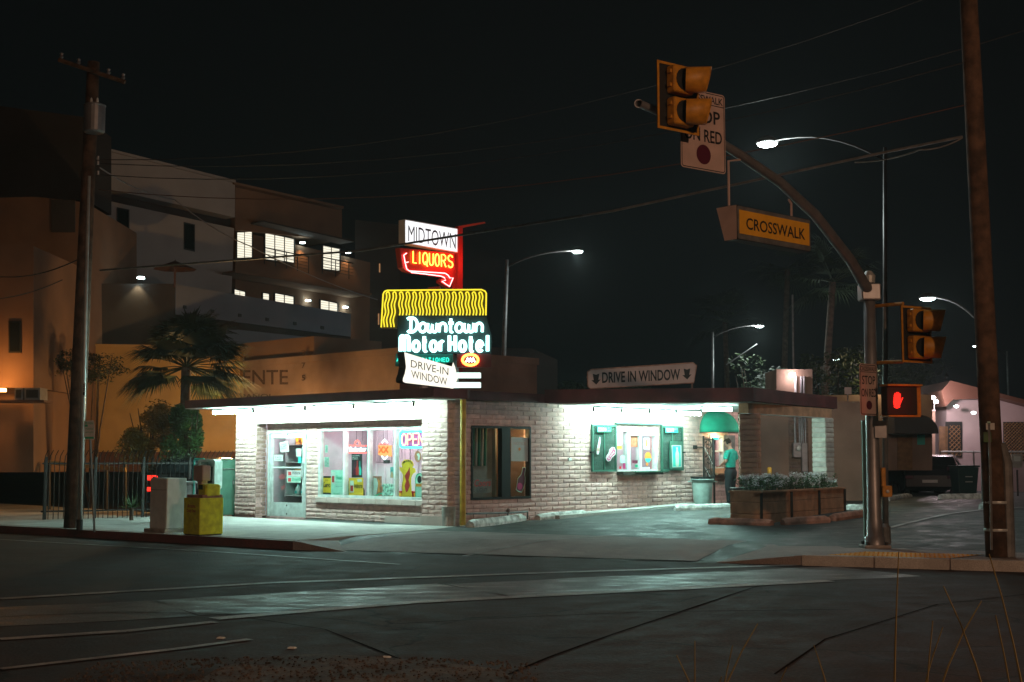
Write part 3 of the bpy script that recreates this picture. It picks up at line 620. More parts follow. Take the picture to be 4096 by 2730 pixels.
# ------------------------------------------------------------------ fluorescent fixtures
def tube_light(a, b, lab, grp, hang=.0):
    """a, b: ends of the tube in the world"""
    a, b = Vector(a), Vector(b); c = (a + b) / 2; d = (b - a); L_ = d.length; rz = math.atan2(d.y, d.x)
    t = thing('tube_light', lab, 'light fixture', c, rz, grp); M = T(*c) @ RZ(rz)
    q = MB(M); q.cbox((-L_ / 2 - .03, -.06, .032), (L_ / 2 + .03, .06, .075), .008); q.build('housing', 'white_paint', t)
    for s in (-1, 1):
        q = MB(M); q.box((s * (L_ / 2 + .03), -.035, -.05), (s * (L_ / 2 + .012), .035, .032)); q.build('end_cap', 'dark_metal', t)
    q = MB(M); q.tube([(-L_ / 2, 0, -.01), (L_ / 2, 0, -.01)], .042, 10); q.build('tube', 'tube', t, smooth=True)
    return t
gl = 'white tubes hanging along the shop front eave'
for (a, b, y, lb) in ((852, 1006, 1643, 'glowing tube fixture at the far left end of the eave, over the gate'), (1062, 1214, 1636, 'glowing tube fixture under the eave above the glass door'),
                      (1260, 1408, 1629, 'glowing tube fixture under the eave above the beer posters window'), (1502, 1649, 1618, 'glowing tube fixture under the eave nearest the brick corner')):
    o_ = .62; s0, s1 = sx_s(FAC, a, o_), sx_s(FAC, b, o_); tube_light(FAC.pt(s0, 2.80, o_), FAC.pt(s1, 2.80, o_), lb, gl)
gd = 'tubes in a row above the drive in window'
bb = [2372, 2484, 2596, 2703, 2808]
lbs = ['glowing tube, first from the left of the row over the drive in window', 'glowing tube, second from the left of the row over the drive in window', 'glowing tube, third from the left of the row over the drive in window', 'glowing tube, last of the row, nearest the green awning']
for k in range(4):
    s0, s1 = sx_s(WAL, bb[k] + 1, .7), sx_s(WAL, bb[k + 1] - 3, .7); tube_light(WAL.pt(s0 + .05, 2.78, .7), WAL.pt(s1 - .05, 2.78, .7), lbs[k], gd)
p0, p1 = at(2812, 1624, 32.4), at(2914, 1624, 32.4); tube_light((p0.x, p0.y, 2.82), (p1.x + .05, p1.y + .15, 2.82), 'short glowing tube at the canopy edge in front of the green awning', None) if False else tube_light((p0.x, p0.y, 2.81), (p1.x + .1, p1.y + .25, 2.81), 'short glowing tube at the canopy edge in front of the green awning', gd)

# ------------------------------------------------------------------ sign helpers
def tquad(mb, st, pl, bl, br, tl, off=0.0, bold=0.0, depth=0.0):
    P = [pl.pt(*pl.px(*p, off), off) for p in (bl, br, tl)]
    M = Matrix.Identity(4); M.col[0][:3] = P[1] - P[0]; M.col[1][:3] = P[2] - P[0]; M.col[2][:3] = pl.n; M.col[3][:3] = P[0]
    old = mb.M; mb.M = Matrix.Identity(4); mb.text(st, 1, 1, M, bold, depth, center=False); mb.M = old; return mb
def poly(pl, pts, off=0.0): return [pl.px(x, y, off) for (x, y) in pts]
def slab(mb, pl, pts, o0, o1, conv=None):
    """polygon given by picture points on the plane at offset o1, given thickness o0..o1"""
    P = poly(pl, [conv(*p) if conv else p for p in pts], o1); 
    ar = sum(P[i][0] * P[(i + 1) % len(P)][1] - P[(i + 1) % len(P)][0] * P[i][1] for i in range(len(P)))
    if ar < 0: P = P[::-1]
    old = mb.M; mb.M = pl.M(); mb.prism(P, o0, o1); mb.M = old; return mb
def wire(mb, pl, pts, off, r, n=6, conv=None, close=False):
    P = [pl.pt(*pl.px(*(conv(*p) if conv else p), off), off) for p in pts]
    if close: P.append(P[0])
    return mb.tube(P, r, n)
def strk(mb, pl, st, x0, y0, x1, y1, off, r, gap=.25, conv=None, dy=0.0, widths=None, skew=0.0):
    """neon word in the picture box (x0,y0)-(x1,y1); dy: drop of the baseline at the right"""
    ws = [(widths or {}).get(c, 1.0) for c in st]; tot = sum(ws) + gap * (len(st) - 1); k = (x1 - x0) / tot; cx = x0
    for c, wc in zip(st, ws):
        for pl_ in ST.get(c, []):
            pts = []
            for p in pl_:
                X = cx + p[0] * wc * k + skew * p[1] * (y1 - y0); Y = y1 - p[1] * (y1 - y0) + dy * (X - x0) / (x1 - x0); pts.append((X, Y))
            wire(mb, pl, pts, off, r, conv=conv)
        cx += (wc + gap) * k

# ------------------------------------------------------------------ liquor store pylon sign
MS = Pl((-1.45, 38.0), (UR.x, UR.y)); MSN = Pl((-1.2, 31.0), (UR.x, UR.y)); cm = lambda x, y: (x / 1.913 + 1450, y / 1.913 + 800)
py = thing('pylon_sign', 'red pylon sign with white lit box above an orange neon arrow on the store roof', 'sign', MS.pt(0, 3.12), SR + PI / 2)
q = MB(); slab(q, MS, [(1620, 878), (1832, 915), (1832, 1012), (1620, 974)], -.26, .0); q.build('sign_box', 'white_paint', py)
q = MB(); slab(q, MS, [(1623, 882), (1829, 918), (1829, 1008), (1623, 971)], .002, .012); q.build('lit_face', 'box_white', py)
q = MB(); tquad(q, 'MIDTOWN', MS, (1633, 966), (1823, 997), (1633, 902), .016, 0.0); q.build('lettering', 'ink', py)
q = MB(); slab(q, MS, [(1834, 905), (1851, 908), (1851, 1500), (1834, 1500)], -.16, -.02); p_ = q.build('pylon', 'red_paint', py)
q = MB(); 
for xx in (1812, 1818): slab(q, MS, [(xx, 1070), (xx + 4, 1070), (xx + 4, 1500), (xx, 1500)], -.12, -.06)
q.build('brace', 'red_paint', py)
q = MB(); slab(q, MS, [(1832, 905), (1938, 888), (1943, 894), (1851, 912)], -.12, -.04); q.build('top_arm', 'orange_lit_bar', py)  # orange light on this bar is put into its colour
q = MB(); slab(q, MS, [(285, 368), (400, 378), (705, 412), (705, 525), (690, 560), (695, 600), (668, 672), (598, 632), (600, 610), (625, 600), (615, 590), (370, 556), (335, 545), (305, 520)], -.2, -.01, cm); arrow = q.build('arrow_box', 'red_paint', py)
q = MB(); wire(q, MS, [(338, 408), (316, 424), (326, 478), (338, 528), (358, 545), (480, 552), (632, 562), (656, 578), (668, 598), (694, 597), (666, 664), (608, 624), (636, 616), (628, 596), (600, 584), (480, 568), (372, 556)], .03, .014, conv=cm); wire(q, MS, [(328, 480), (352, 476)], .03, .012, conv=cm); q.build('neon_outline', 'neon_pink', py, smooth=True)
for dx, m_ in ((0, 'neon_orange'),):
    for i, ch in enumerate('LIQUORS'):
        q = MB(); x, w = [(388, 30), (432, 10), (462, 36), (512, 30), (556, 32), (604, 34), (654, 38)][i]
        strk(q, MS, ch, x, 393 + i * 5.0, x + w, 482 + i * 5.8, .04, .017, conv=cm, dy=4); q.build('neon_letter', m_, py, smooth=True)
a_, b_ = MS.px(1775, 1040); lamp('neon_light', MS.pt(a_, b_, .5), 22, (1, .06, .03), radius=.3, parent=py); lamp('neon_light', MS.pt(MS.px(1865, 1060)[0], b_, .5), 10, (1, .05, .03), radius=.2, parent=py)
# drive in arrow on its own short post
cd = lambda x, y: (x / 3.92 + 1450, y / 3.92 + 1400)
ds = thing('arrow_sign', 'white lit arrow board reading DRIVE-IN WINDOW on a short post at the eave', 'sign', MSN.pt(-.8, 3.12), SR + PI / 2)
D_pts = [(660, 40), (1060, 165), (1398, 262), (1408, 262), (1425, 200), (1452, 270), (1466, 330), (1476, 400), (1492, 455), (1462, 520), (1436, 585), (1395, 672), (1384, 602), (1050, 562), (690, 520), (655, 510), (638, 492), (640, 450), (668, 375), (688, 272), (676, 160)]
q = MB(); slab(q, MSN, D_pts, -.2, .05, cd); q.build('board', 'dark_metal', ds)
q = MB(); slab(q, MSN, D_pts, .052, .064, cd); q.build('lit_face', 'box_warm', ds)
q = MB(); tquad(q, 'DRIVE-IN', MSN, cd(757, 272), cd(1345, 400), cd(760, 158), .068); tquad(q, 'WINDOW', MSN, cd(768, 436), cd(1330, 560), cd(762, 318), .068); q.build('lettering', 'ink', ds)
q = MB(); slab(q, MSN, [(1690, 1535), (1711, 1535), (1711, 1612), (1690, 1612)], -.12, -.02); q.build('post', 'sign_pink', ds)
q = MB(); slab(q, MSN, [(1780, 1545), (1790, 1545), (1790, 1612), (1780, 1612)], -.12, -.04); q.build('post', 'rust_brown', ds)

# ------------------------------------------------------------------ motor hotel neon sign
HS = Pl((0, 36.0), (1, 0)); ph = HS.px(1780, 1500)
hs = thing('neon_sign', 'large neon sign with wavy yellow canopy above white glowing words', 'sign', HS.pt(ph[0], 3.12), 0)
q = MB(); slab(q, HS, [(140, 980), (158, 715), (185, 692), (918, 688), (948, 712), (948, 886), (268, 886), (264, 982)], -.25, -.03, cm); q.build('canopy_panel', mat('olive_panel', (.10, .085, .03), .8, noise=.3), hs)
q = MB(); wire(q, HS, [(143, 976), (158, 722), (168, 702), (188, 694), (560, 690), (912, 688), (938, 700), (947, 716), (944, 884)], .02, .02, 8, conv=cm); q.build('neon_border', 'neon_yellow', hs, smooth=True)
for k in range(15):
    q = MB(); xb = 182 + k * 50.6; yb = 974 if k < 2 else 884; pts = []
    sh = -18 if k < 2 else 0; H = yb - 716
    def wav(x, t): return x + 5.5 * math.sin(t * (9.6 if k > 1 else 14)) + (-.075 * H * t if k < 2 else .05 * H * t * (k / 14 - .1))
    up = [(wav(xb, t), yb - (1 - t) * 0 - H * (1 - t)) for t in [i / 14 for i in range(14, -1, -1)]]
    dn = [(wav(xb + 23, t), yb - H * (1 - t)) for t in [i / 14 for i in range(15)]]
    top = [(xb + 4, 709), (xb + 12, 705), (xb + 20, 709)]
    wire(q, HS, up + top + dn, .03, .019, 8, conv=cm); q.build('neon_wave', 'neon_yellow', hs, smooth=True)
q = MB(); slab(q, HS, [(268, 888), (948, 888), (985, 1030), (985, 1175), (270, 1175)], -.25, -.06, cm); q.build('word_panel', mat('panel_teal', (.025, .04, .042), .8), hs)
q = MB(); strk(q, HS, 'downtown', 345, 905, 925, 1012, .02, .042, gap=.10, conv=cm, widths={'d': 1.25, 't': .8, 'w': 1.3}, skew=.05); q.build('neon_word', 'neon_cyan', hs, smooth=True)
q = MB(); strk(q, HS, 'Motor', 290, 1040, 628, 1158, .02, .052, gap=.34, conv=cm, widths={'M': 1.35, 't': .75, 'r': .7}); q.build('neon_word', 'neon_cyan', hs, smooth=True)
q = MB(); strk(q, HS, 'Hotel', 662, 1040, 975, 1158, .02, .052, gap=.36, conv=cm, widths={'H': 1.05, 't': .75, 'l': .55}); q.build('neon_word', 'neon_cyan', hs, smooth=True)
q = MB(); slab(q, HS, [(255, 1178), (690, 1178), (700, 1272), (250, 1272)], -.2, -.02, cm); q.build('teal_panel', mat('teal_panel', (.03, .22, .19), .6), hs)
q = MB(); strk(q, HS, 'AIR CONDITIONED', 262, 1210, 660, 1238, .02, .015, gap=.45, conv=cm); q.build('neon_letters', 'neon_teal', hs, smooth=True)
q = MB(); slab(q, HS, [(722, 1178), (985, 1178), (985, 1282), (722, 1282)], -.2, -.02, cm); q.build('maroon_panel', 'maroon', hs)
q = MB(); wire(q, HS, ell(60, 41, 28, 825, 1225), .03, .030, 8, conv=cm, close=True); q.build('neon_oval', 'neon_orange', hs, smooth=True)
q = MB(); wire(q, HS, ell(66, 47, 28, 825, 1225), .02, .018, 8, conv=cm, close=True); q.build('neon_oval', 'neon_red', hs, smooth=True)
q = MB(); strk(q, HS, 'AAA', 792, 1208, 860, 1242, .03, .022, gap=-.1, conv=cm); q.build('neon_letters', 'neon_white', hs, smooth=True)
for y0, tx in ((1322, 'VACANCY TV POOL'), (1396, 'KITCHENETTES')):
    q = MB(); slab(q, HS, [(640, y0), (900, y0), (905, y0 + 4), (905, y0 + 40), (640, y0 + 40)], -.2, .02, cm); st_ = q.build('lit_strip', 'strip', hs)
q = MB()
for a, b, m_ in ((600, 640, 0), (700, 735, 0)): slab(q, HS, [(a, 880), (b, 880), (b, 1520), (a, 1520)], -.45, -.28, cm)
q.build('post', 'galv', hs)
q = MB(); slab(q, HS, [(500, 672), (592, 660), (600, 700), (640, 1520), (560, 1520)], -.42, -.3, cm); q.build('post', 'red_paint', hs)

# DRIVE IN WINDOW board on the canopy
DS = Pl((1.6, 31.75), (1, -.12)); dv = thing('roof_sign', 'weathered pink white board reading DRIVE IN WINDOW with two down arrows on the canopy', 'sign', DS.pt(1.5, 3.23), math.atan2(-.12, 1))
q = MB(); slab(q, DS, [(2350, 1486), (2362, 1480), (2770, 1453), (2784, 1460), (2784, 1476), (2775, 1530), (2360, 1553), (2352, 1548), (2347, 1510)], -.1, 0); q.build('board', 'sign_pink', dv)
q = MB(); 
c4 = lambda x, y: (x / 1.96 + 2300, y / 1.96 + 1400)
tquad(q, 'DRIVE IN WINDOW', DS, c4(213, 262), c4(825, 236), c4(212, 176), .004, .022)
q.build('lettering', 'ink', dv)
for (ax, ay) in ((165, 228), (878, 188)):
    q = MB(); slab(q, DS, [(ax - 26, ay - 40), (ax, ay - 32), (ax + 26, ay - 42), (ax + 18, ay + 8), (ax + 36, ay + 4), (ax + 2, ay + 45), (ax - 36, ay + 12), (ax - 18, ay + 10)], .001, .005, c4); q.build('down_arrow', 'ink', dv)
q = MB(); wire(q, DS, [(2350, 1488), (2364, 1479), (2772, 1452), (2786, 1462), (2776, 1532), (2360, 1555), (2352, 1548)], .0, .015, 6, close=True); q.build('rim', 'stop_red', dv)
for xx in (2372, 2765): q = MB(); slab(q, DS, [(xx, 1530), (xx + 7, 1530), (xx + 7, 1556), (xx, 1556)], -.09, -.04); q.build('post', 'stop_red', dv)

# ------------------------------------------------------------------ things in the shop window
cw_ = lambda x, y: (x / 3.92 + 1200, y / 3.92 + 1680)
def poster(name, label, pts, m, off=-REC - .10, th=.006, pl=FAC, conv=cw_, cat='poster', edge=None, group=None):
    P = poly(pl, [conv(*p) for p in pts], off); cx = sum(p[0] for p in P) / len(P); zb = min(p[1] for p in P)
    t = thing(name, label, cat, pl.pt(cx, zb, off), math.atan2(pl.u.y, pl.u.x), group); q = MB(); slab(q, pl, pts, off - th, off, conv); q.build('sheet', m, t)
    return t, (lambda nm, pp, mm, o=.003: slab(MB(), pl, pp, off + o - .002, off + o, conv).build(nm, mm, t)), (lambda st, bl, br, tl, mm, bold=0.0, o=.005: tquad(MB(), st, pl, conv(*bl), conv(*br), conv(*tl), off + o, bold).build('lettering', mm, t))
def rq(x0, y0, x1, y1): return [(x0, y0), (x1, y0), (x1, y1), (x0, y1)]
t, s_, w_ = poster('tin_sign', 'yellow and black tin sign in the bottom left corner of the shop window', [(352, 915), (372, 888), (484, 885), (484, 1180), (360, 1176), (350, 1150)], 'poster_yellow', cat='sign')
s_('dark_band', rq(366, 884, 484, 910), 'ink'); s_('dark_band', [(356, 1140), (484, 1146), (484, 1180), (360, 1178)], 'ink'); w_('Cuervo', (362, 1058), (474, 1062), (364, 975), 'ink', .02); w_('Jose', (395, 968), (440, 970), (395, 930), 'ink')
t, s_, w_ = poster('cigarette_poster', 'tall pale green price poster in the shop window', rq(487, 790, 680, 1190), 'paper_green')
s_('pack', [(492, 815), (552, 820), (552, 1010), (494, 1002)], 'paper'); s_('pack_front', rq(500, 882, 536, 982), 'poster_red', .006); w_('Shield', (562, 938), (676, 940), (562, 872), 'sign_green', .01)
w_('SUPERIOR VALUE', (560, 985), (660, 985), (560, 970), 'sign_green'); w_('EVERYDAY LOW PRICE', (565, 1052), (660, 1052), (565, 1042), 'ink'); w_('SOLD SINGLES', (525, 1172), (620, 1172), (525, 1152), 'sign_green', .02)
t, s_, w_ = poster('cigarette_poster', 'yellow poster with a white pack low in the second bay of the shop window', rq(767, 912, 990, 1196), 'poster_yellow')
s_('pack', rq(780, 955, 842, 1140), 'paper'); s_('pack_front', rq(790, 1030, 832, 1120), 'poster_red', .006); w_('Wildhorse', (845, 1075), (978, 1072), (845, 1005), 'ink', .015); s_('price_patch', rq(900, 930, 970, 975), 'paper'); w_('SMOOTH AMERICAN TASTE', (850, 1135), (975, 1135), (850, 1120), 'poster_orange'); w_('WARNING: QUIT NOW', (850, 1185), (975, 1185), (850, 1172), 'poster_red')
t, s_, w_ = poster('liquor_poster', 'black poster with three bottles hanging under the red neon beer sign', rq(810, 535, 973, 905), 'poster_black')
for (bx, bt, bw, mm) in ((855, 660, 26, 'wine'), (897, 640, 30, 'poster_red'), (938, 645, 22, 'teal_print')): s_('bottle_picture', [(bx - bw * .25, bt), (bx + bw * .25, bt), (bx + bw * .3, bt + 85), (bx + bw, bt + 130), (bx + bw, 868), (bx - bw, 868), (bx - bw, bt + 130), (bx - bw * .3, bt + 85)], mm)
w_('ORIGINAL', (818, 572), (935, 570), (818, 552), 'paper', .03); w_('SMOOTH', (818, 598), (905, 597), (818, 580), 'paper', .03); w_('& BOLD.', (818, 624), (915, 622), (818, 604), 'paper', .03)
t, s_, w_ = poster('beer_poster', 'red and white poster with a bottle at the bottom of the third bay', rq(1127, 885, 1278, 1200), mat('poster_rust', (.45, .16, .10), .7, noise=.5, nscale=9))
s_('white_shape', [(1150, 905), (1200, 920), (1225, 1000), (1195, 1180), (1140, 1190), (1150, 1060)], 'paper'); s_('figure_shape', [(1222, 930), (1250, 960), (1245, 1060), (1255, 1130), (1215, 1140), (1228, 1050)], 'poster_orange', .006); s_('green_stripe', [(1160, 1190), (1278, 1140), (1278, 1162), (1190, 1200)], 'sign_green', .008)
t, s_, w_ = poster('photo_print', 'faded green landscape photo at the bottom of the third bay', rq(1295, 1003, 1465, 1188), mat('photo_green', (.50, .72, .62), .7, noise=.8, nscale=14))
t, s_, w_ = poster('flyer', 'narrow teal and brown flyer taped beside the window mullion', rq(1415, 740, 1466, 912), mat('flyer_print', (.08, .42, .42), .7, noise=.5, nscale=9)); s_('brown_shape', [(1425, 830), (1445, 805), (1458, 850), (1464, 910), (1420, 910)], 'timber')
for (a, b, c, d, lb) in ((395, 400, 435, 515, 'small upper photo card at the left of the shop window'), (385, 587, 456, 742, 'larger framed black and white card below the small card')):
    t, s_, w_ = poster('photo_card', lb, rq(a, b, c, d), 'paper_green'); s_('picture', rq(a + 6, b + 8, c - 6, d - 10), mat('card_dark', (.05, .12, .10), .6, noise=.8, nscale=30, col2=(.5, .6, .55)))
t, s_, w_ = poster('round_sign', 'round copper coloured sign on the pane beside the brick corner', [(1847 + 53 * math.cos(a * PI / 12), 575 + 90 * math.sin(a * PI / 12)) for a in range(24)], mat('copper_sign', (.45, .18, .10), .5), cat='sign'); s_('bird_shape', [(1830, 540), (1860, 520), (1880, 560), (1872, 640), (1845, 620), (1850, 580)], 'paper')
t, s_, w_ = poster('cutout_sign', 'yellow cutout board with a red flame standing in the last bay', [(1590, 700), (1600, 660), (1640, 628), (1690, 620), (1735, 632), (1770, 665), (1788, 712), (1760, 745), (1800, 760), (1815, 820), (1770, 850), (1745, 900), (1740, 1000), (1748, 1060), (1745, 1140), (1758, 1170), (1760, 1215), (1592, 1215), (1600, 1170), (1605, 1100), (1595, 1040), (1610, 960), (1615, 860), (1560, 780), (1555, 738), (1605, 748)], 'poster_yellow', cat='sign')
for i, ch in enumerate('FIREBALL'):
    a = R(155 - i * 18.5); cx_, cy_ = 1689 + 76 * math.cos(a), 705 - 62 * math.sin(a); w_(ch, (cx_ - 9, cy_ + 14), (cx_ + 9, cy_ + 14), (cx_ - 9, cy_ - 14), 'ink', .02)
s_('flame_shape', [(1660, 1140), (1640, 1040), (1665, 960), (1640, 880), (1690, 800), (1720, 740), (1725, 860), (1700, 940), (1722, 1030), (1690, 1120)], 'poster_red')
w_('CINNAMON WHISKY', (1602, 1208), (1752, 1208), (1602, 1192), 'ink')
t, s_, w_ = poster('arched_sign', 'green bordered arched bottle label board behind the brick corner', [(1808, 1215), (1806, 930), (1815, 880), (1840, 845), (1878, 836), (1925, 850), (1950, 900), (1952, 1215)], 'sign_green', cat='sign')
s_('inner_panel', [(1820, 1205), (1818, 935), (1830, 890), (1850, 862), (1880, 852), (1915, 865), (1935, 905), (1938, 1205)], 'paper_green'); s_('round_emblem', [(1872 + 34 * math.cos(a * PI / 8), 935 + 58 * math.sin(a * PI / 8)) for a in range(16)], 'ink', .006); s_('orange_band', rq(1815, 1000, 1948, 1048), 'poster_orange', .006)
w_('SPIRIT', (1824, 1040), (1900, 1040), (1824, 1010), 'paper') if False else None
t, s_, w_ = poster('bottle_card', 'small card with a green bottle squeezed between two posters', rq(718, 960, 762, 1190), mat('card_tan', (.42, .25, .15), .7)); s_('bottle_picture', [(735, 965), (748, 965), (750, 1000), (758, 1030), (758, 1180), (724, 1180), (724, 1030), (733, 1000)], 'sign_green')
for (nm, lb, x0_, x1_, n_, w_g, h_g, mm, m2, kd, gr) in (('liquor_bottle', 'liquor bottle in the row standing on the shop window ledge', 352, 1040, 9, .1, .2, 'leaf_green', 'paper', 'jug', 'liquor bottles along the window ledge'), ('liquor_bottle', 'brown liquor bottle standing behind the red poster and green photo', 1110, 1470, 6, .1, .2, 'copper_glass', 'paper', 'jug', 'brown bottles in the third bay'),
        ('gift_box', 'small red gift box stacked behind the yellow cutout board', 1520, 1900, 5, .13, .17, 'poster_red', 'poster_yellow', 'box', 'red gift boxes in the last bay')):
    MT.setdefault('copper_glass', mat('copper_glass', (.35, .13, .03), .2)); xa = sx_s(FAC, cw_(x0_, 0)[0], -REC - .4); xb = sx_s(FAC, cw_(x1_, 0)[0], -REC - .4)
    goods(nm, lb, 'bottle' if kd == 'jug' else 'box', wn[1] + .015, xa, xb, n_, w_g, h_g, mm, m2, d=-.34, group=gr, kind=kd)
goods('snack_bag', 'coloured snack bag hanging on the rack at the left edge of the shop window', 'snack bag', wn[1] + .95, sx_s(FAC, 1290, -REC - .5), sx_s(FAC, 1312, -REC - .5), 2, .14, .22, 'snack', 'poster_yellow', d=-.5, group='snack bags on the window rack', kind='bag')
# neon signs in the window
def neon(name, label): 
    return thing(name, label, 'neon sign', FAC.pt(sx_s(FAC, 1440, -REC - .2), 1.9, -REC - .2), SR)
t = neon('neon_beer_sign', 'red and white neon beer sign with a bow shape in the second bay')
NO = -REC - .14
q = MB(); wire(q, FAC, [(860, 398), (862, 360), (880, 332), (905, 325), (925, 345), (940, 385), (945, 400)], NO, .016, conv=cw_); wire(q, FAC, [(765, 405), (860, 405), (945, 410), (1045, 408)], NO, .012, conv=cw_); wire(q, FAC, [(762, 516), (1045, 516)], NO, .012, conv=cw_); q.build('neon_outline', mat('neon_rose', (0, 0, 0), emit=(1, .10, .08), estr=4), t, smooth=True)
q = MB(); tquad(q, 'Budweiser', FAC, cw_(775, 500), cw_(1038, 496), cw_(782, 425), NO + .02, .05); q.build('neon_word', 'neon_white', t)
q = MB(); 
for xx in (888, 985): wire(q, FAC, [(xx, 160), (xx - 4, 330)], NO, .004, 4, cw_)
wire(q, FAC, [(780, 410), (780, 515)], NO - .02, .004, 4, cw_); wire(q, FAC, [(1030, 410), (1030, 515)], NO - .02, .004, 4, cw_); q.build('hanger', 'black_metal', t)
t = neon('neon_beer_sign', 'orange XX neon beer sign with white diamond points in the third bay')
q = MB(); wire(q, FAC, [(1285, 362), (1325, 308), (1372, 360)], NO, .015, conv=cw_); wire(q, FAC, [(1283, 570), (1325, 625), (1372, 572)], NO, .015, conv=cw_); q.build('neon_outline', 'neon_white', t, smooth=True)
q = MB(); slab(q, FAC, [(1222, 400), (1440, 402), (1432, 440), (1438, 580), (1400, 572), (1260, 566), (1222, 540), (1230, 470)], NO - .03, NO - .015, cw_); q.build('lit_plaque', glow('plaque', (1, .34, .10), 1.5), t)
q = MB(); strk(q, FAC, 'XX', 1240, 425, 1378, 515, NO, .017, gap=.25, conv=cw_); q.build('neon_letters', glow('neon_deep', (1, .10, .01), 1.6), t, smooth=True)
q = MB(); strk(q, FAC, 'DOS EQUIS', 1252, 375, 1380, 390, NO, .006, gap=.4, conv=cw_); q.build('small_letters', 'neon_red', t)
q = MB(); 
for xx in (1310, 1368): wire(q, FAC, [(xx, 160), (xx, 310)], NO, .004, 4, cw_)
wire(q, FAC, [(1195, 665), (1440, 672)], NO, .006, 4, cw_); wire(q, FAC, [(1255, 560), (1255, 670)], NO, .005, 4, cw_); wire(q, FAC, [(1437, 560), (1437, 672)], NO, .005, 4, cw_); q.build('hanger', 'black_metal', t)
q = MB(); slab(q, FAC, rq(1310, 630, 1385, 685), NO - .06, NO, cw_); q.build('transformer', 'black_metal', t)
t = neon('open_sign', 'OPEN neon sign with pink letters in a cyan rounded border')
q = MB(); wire(q, FAC, [(1780 + x, 310 + y) for x, y in ring2(425, 250, 50)], NO, .024, 8, cw_, close=True); q.build('neon_border', glow('neon_aqua', (.06, .75, .95), 3.2), t, smooth=True)
q = MB(); slab(q, FAC, [(1780 + x, 310 + y) for x, y in ring2(400, 226, 40)], NO - .05, NO - .035, cw_); q.build('back_panel', mat('open_back', (.30, .10, .35), .4), t)
q = MB(); strk(q, FAC, 'OPEN', 1597, 222, 1928, 402, NO + .02, .018, gap=.28, conv=cw_, dy=-10); q.build('neon_letters', glow('neon_salmon', (1, .42, .25), 3.2), t, smooth=True)
q = MB(); 
for xx in (1645, 1770): wire(q, FAC, [(xx, 440), (xx + 2, 690)], NO - .02, .004, 4, cw_)
q.build('cord', 'black_metal', t)
lamp('neon_light', FAC.pt(sx_s(FAC, 1450, -REC - .35), 2.0, -REC - .35), 14, (1, .25, .40), radius=.2, parent=t); lamp('neon_light', FAC.pt(sx_s(FAC, 1560, -REC - .35), 1.9, -REC - .35), 8, (1, .3, .55), radius=.2, parent=t)
# papers taped on the door
cdoor = lambda x, y: (x / 2.357 + 1050, y / 2.357 + 1700)
DO = -REC - .012
for (pts, m_, lb, tx) in (([(160, 168), (240, 155), (250, 252), (170, 262)], 'paper', 'white handwritten notice taped crooked on the door glass', 'WALK UP WINDOW'), (rq(107, 285, 192, 340), 'paper', 'wide white note taped on the left of the door glass', 'NO CHANGE'),
                          (rq(318, 225, 366, 300), 'paper', 'blank pale sheet on the right of the door glass', None), (rq(336, 304, 366, 360), 'teal_print', 'small teal sticker on the right of the door glass', None),
                          (rq(230, 430, 362, 488), 'paper', 'white strip poster with a red pack at the door handle', 'Wildhorse'), (rq(228, 490, 360, 545), 'paper_green', 'pale green strip poster just below the white strip on the door', 'Shield')):
    t, s_, w_ = poster('door_notice', lb, pts, m_, off=DO, conv=cdoor, th=.004, cat='notice')
    (x0_, y0_), (x1_, y1_) = pts[0], pts[2]
    if tx in ('Wildhorse', 'Shield'): w_(tx, (x0_ + 48, y0_ + 38), (x1_ - 6, y0_ + 38), (x0_ + 48, y0_ + 8), 'ink' if tx[0] == 'W' else 'sign_green', .01); s_('pack', rq(x0_ + 12, y0_ + 12, x0_ + 40, y0_ + 46), 'poster_red')
    elif tx:
        for i, wd in enumerate(tx.split()): w_(wd, (pts[0][0] + 14, pts[0][1] + 26 + i * 20), (pts[1][0] - 12, pts[1][1] + 34 + i * 20 - 4), (pts[0][0] + 13, pts[0][1] + 14 + i * 20), 'ink')

# ------------------------------------------------------------------ beer window beside the corner
cR = lambda x, y: (x / 2.904 + 1800, y / 2.904 + 1560)
W0 = WAL.M(); x0, z0, x1, z1 = co; f = .05; mid = sx_s(WAL, 2006); mid2 = sx_s(WAL, 2040)
q = MB(W0); q.box((x0, z0, -.12), (x1, z0 + f, .02)); q.box((x0, z1 - f, -.12), (x1, z1, .02)); q.box((x0, z0 + f, -.12), (x0 + f, z1 - f, .02)); q.box((x1 - f, z0 + f, -.12), (x1, z1 - f, .02)); q.box((mid, z0 + f, -.12), (mid2, z1 - f, .018))
wf = q.build('window', 'black_metal', store); q = MB(W0); q.box((x0 + f, z0 + f, -.06), (mid, z1 - f, -.055)); q.build('pane', 'glass', wf); q = MB(W0); q.box((mid2, z0 + f, -.06), (x1 - f, z1 - f, -.055)); q.build('pane', 'glass', wf)
q = MB(W0); q.box((x0 - .4, .3, -1.0), (x1 + .5, 2.7, -.95)); q.box((x0 - .25, .3, -.95), (x0 - .2, 2.7, -.22)); q.box((x1 + .3, .3, -.95), (x1 + .35, 2.7, -.22)); q.box((x0 - .2, z1 + .12, -.95), (x1 + .3, z1 + .15, -.22)); q.build('alcove', 'brown_stucco', store)
for k in range(9):
    x = x0 + .08 + k * (mid - x0 - .1) / 9; q = MB(W0); q.tube([(x, z0 + .75, -.42), (x + .01, z0 + 1.2, -.42), (x + .01, z1 - .02, -.42)], [.03, .035, .04], 7); q.build('curtain', 'teal_cloth' if 0 else ('curtain' if k % 2 else MT.setdefault('teal_cloth', mat('teal_cloth', (.05, .25, .2), .9))), store)
q = MB(W0); q.box((x0 - .2, z0 - .05, -.95), (x1 + .3, z0 + .01, -.22)); q.build('ledge', 'shop_dark', store)
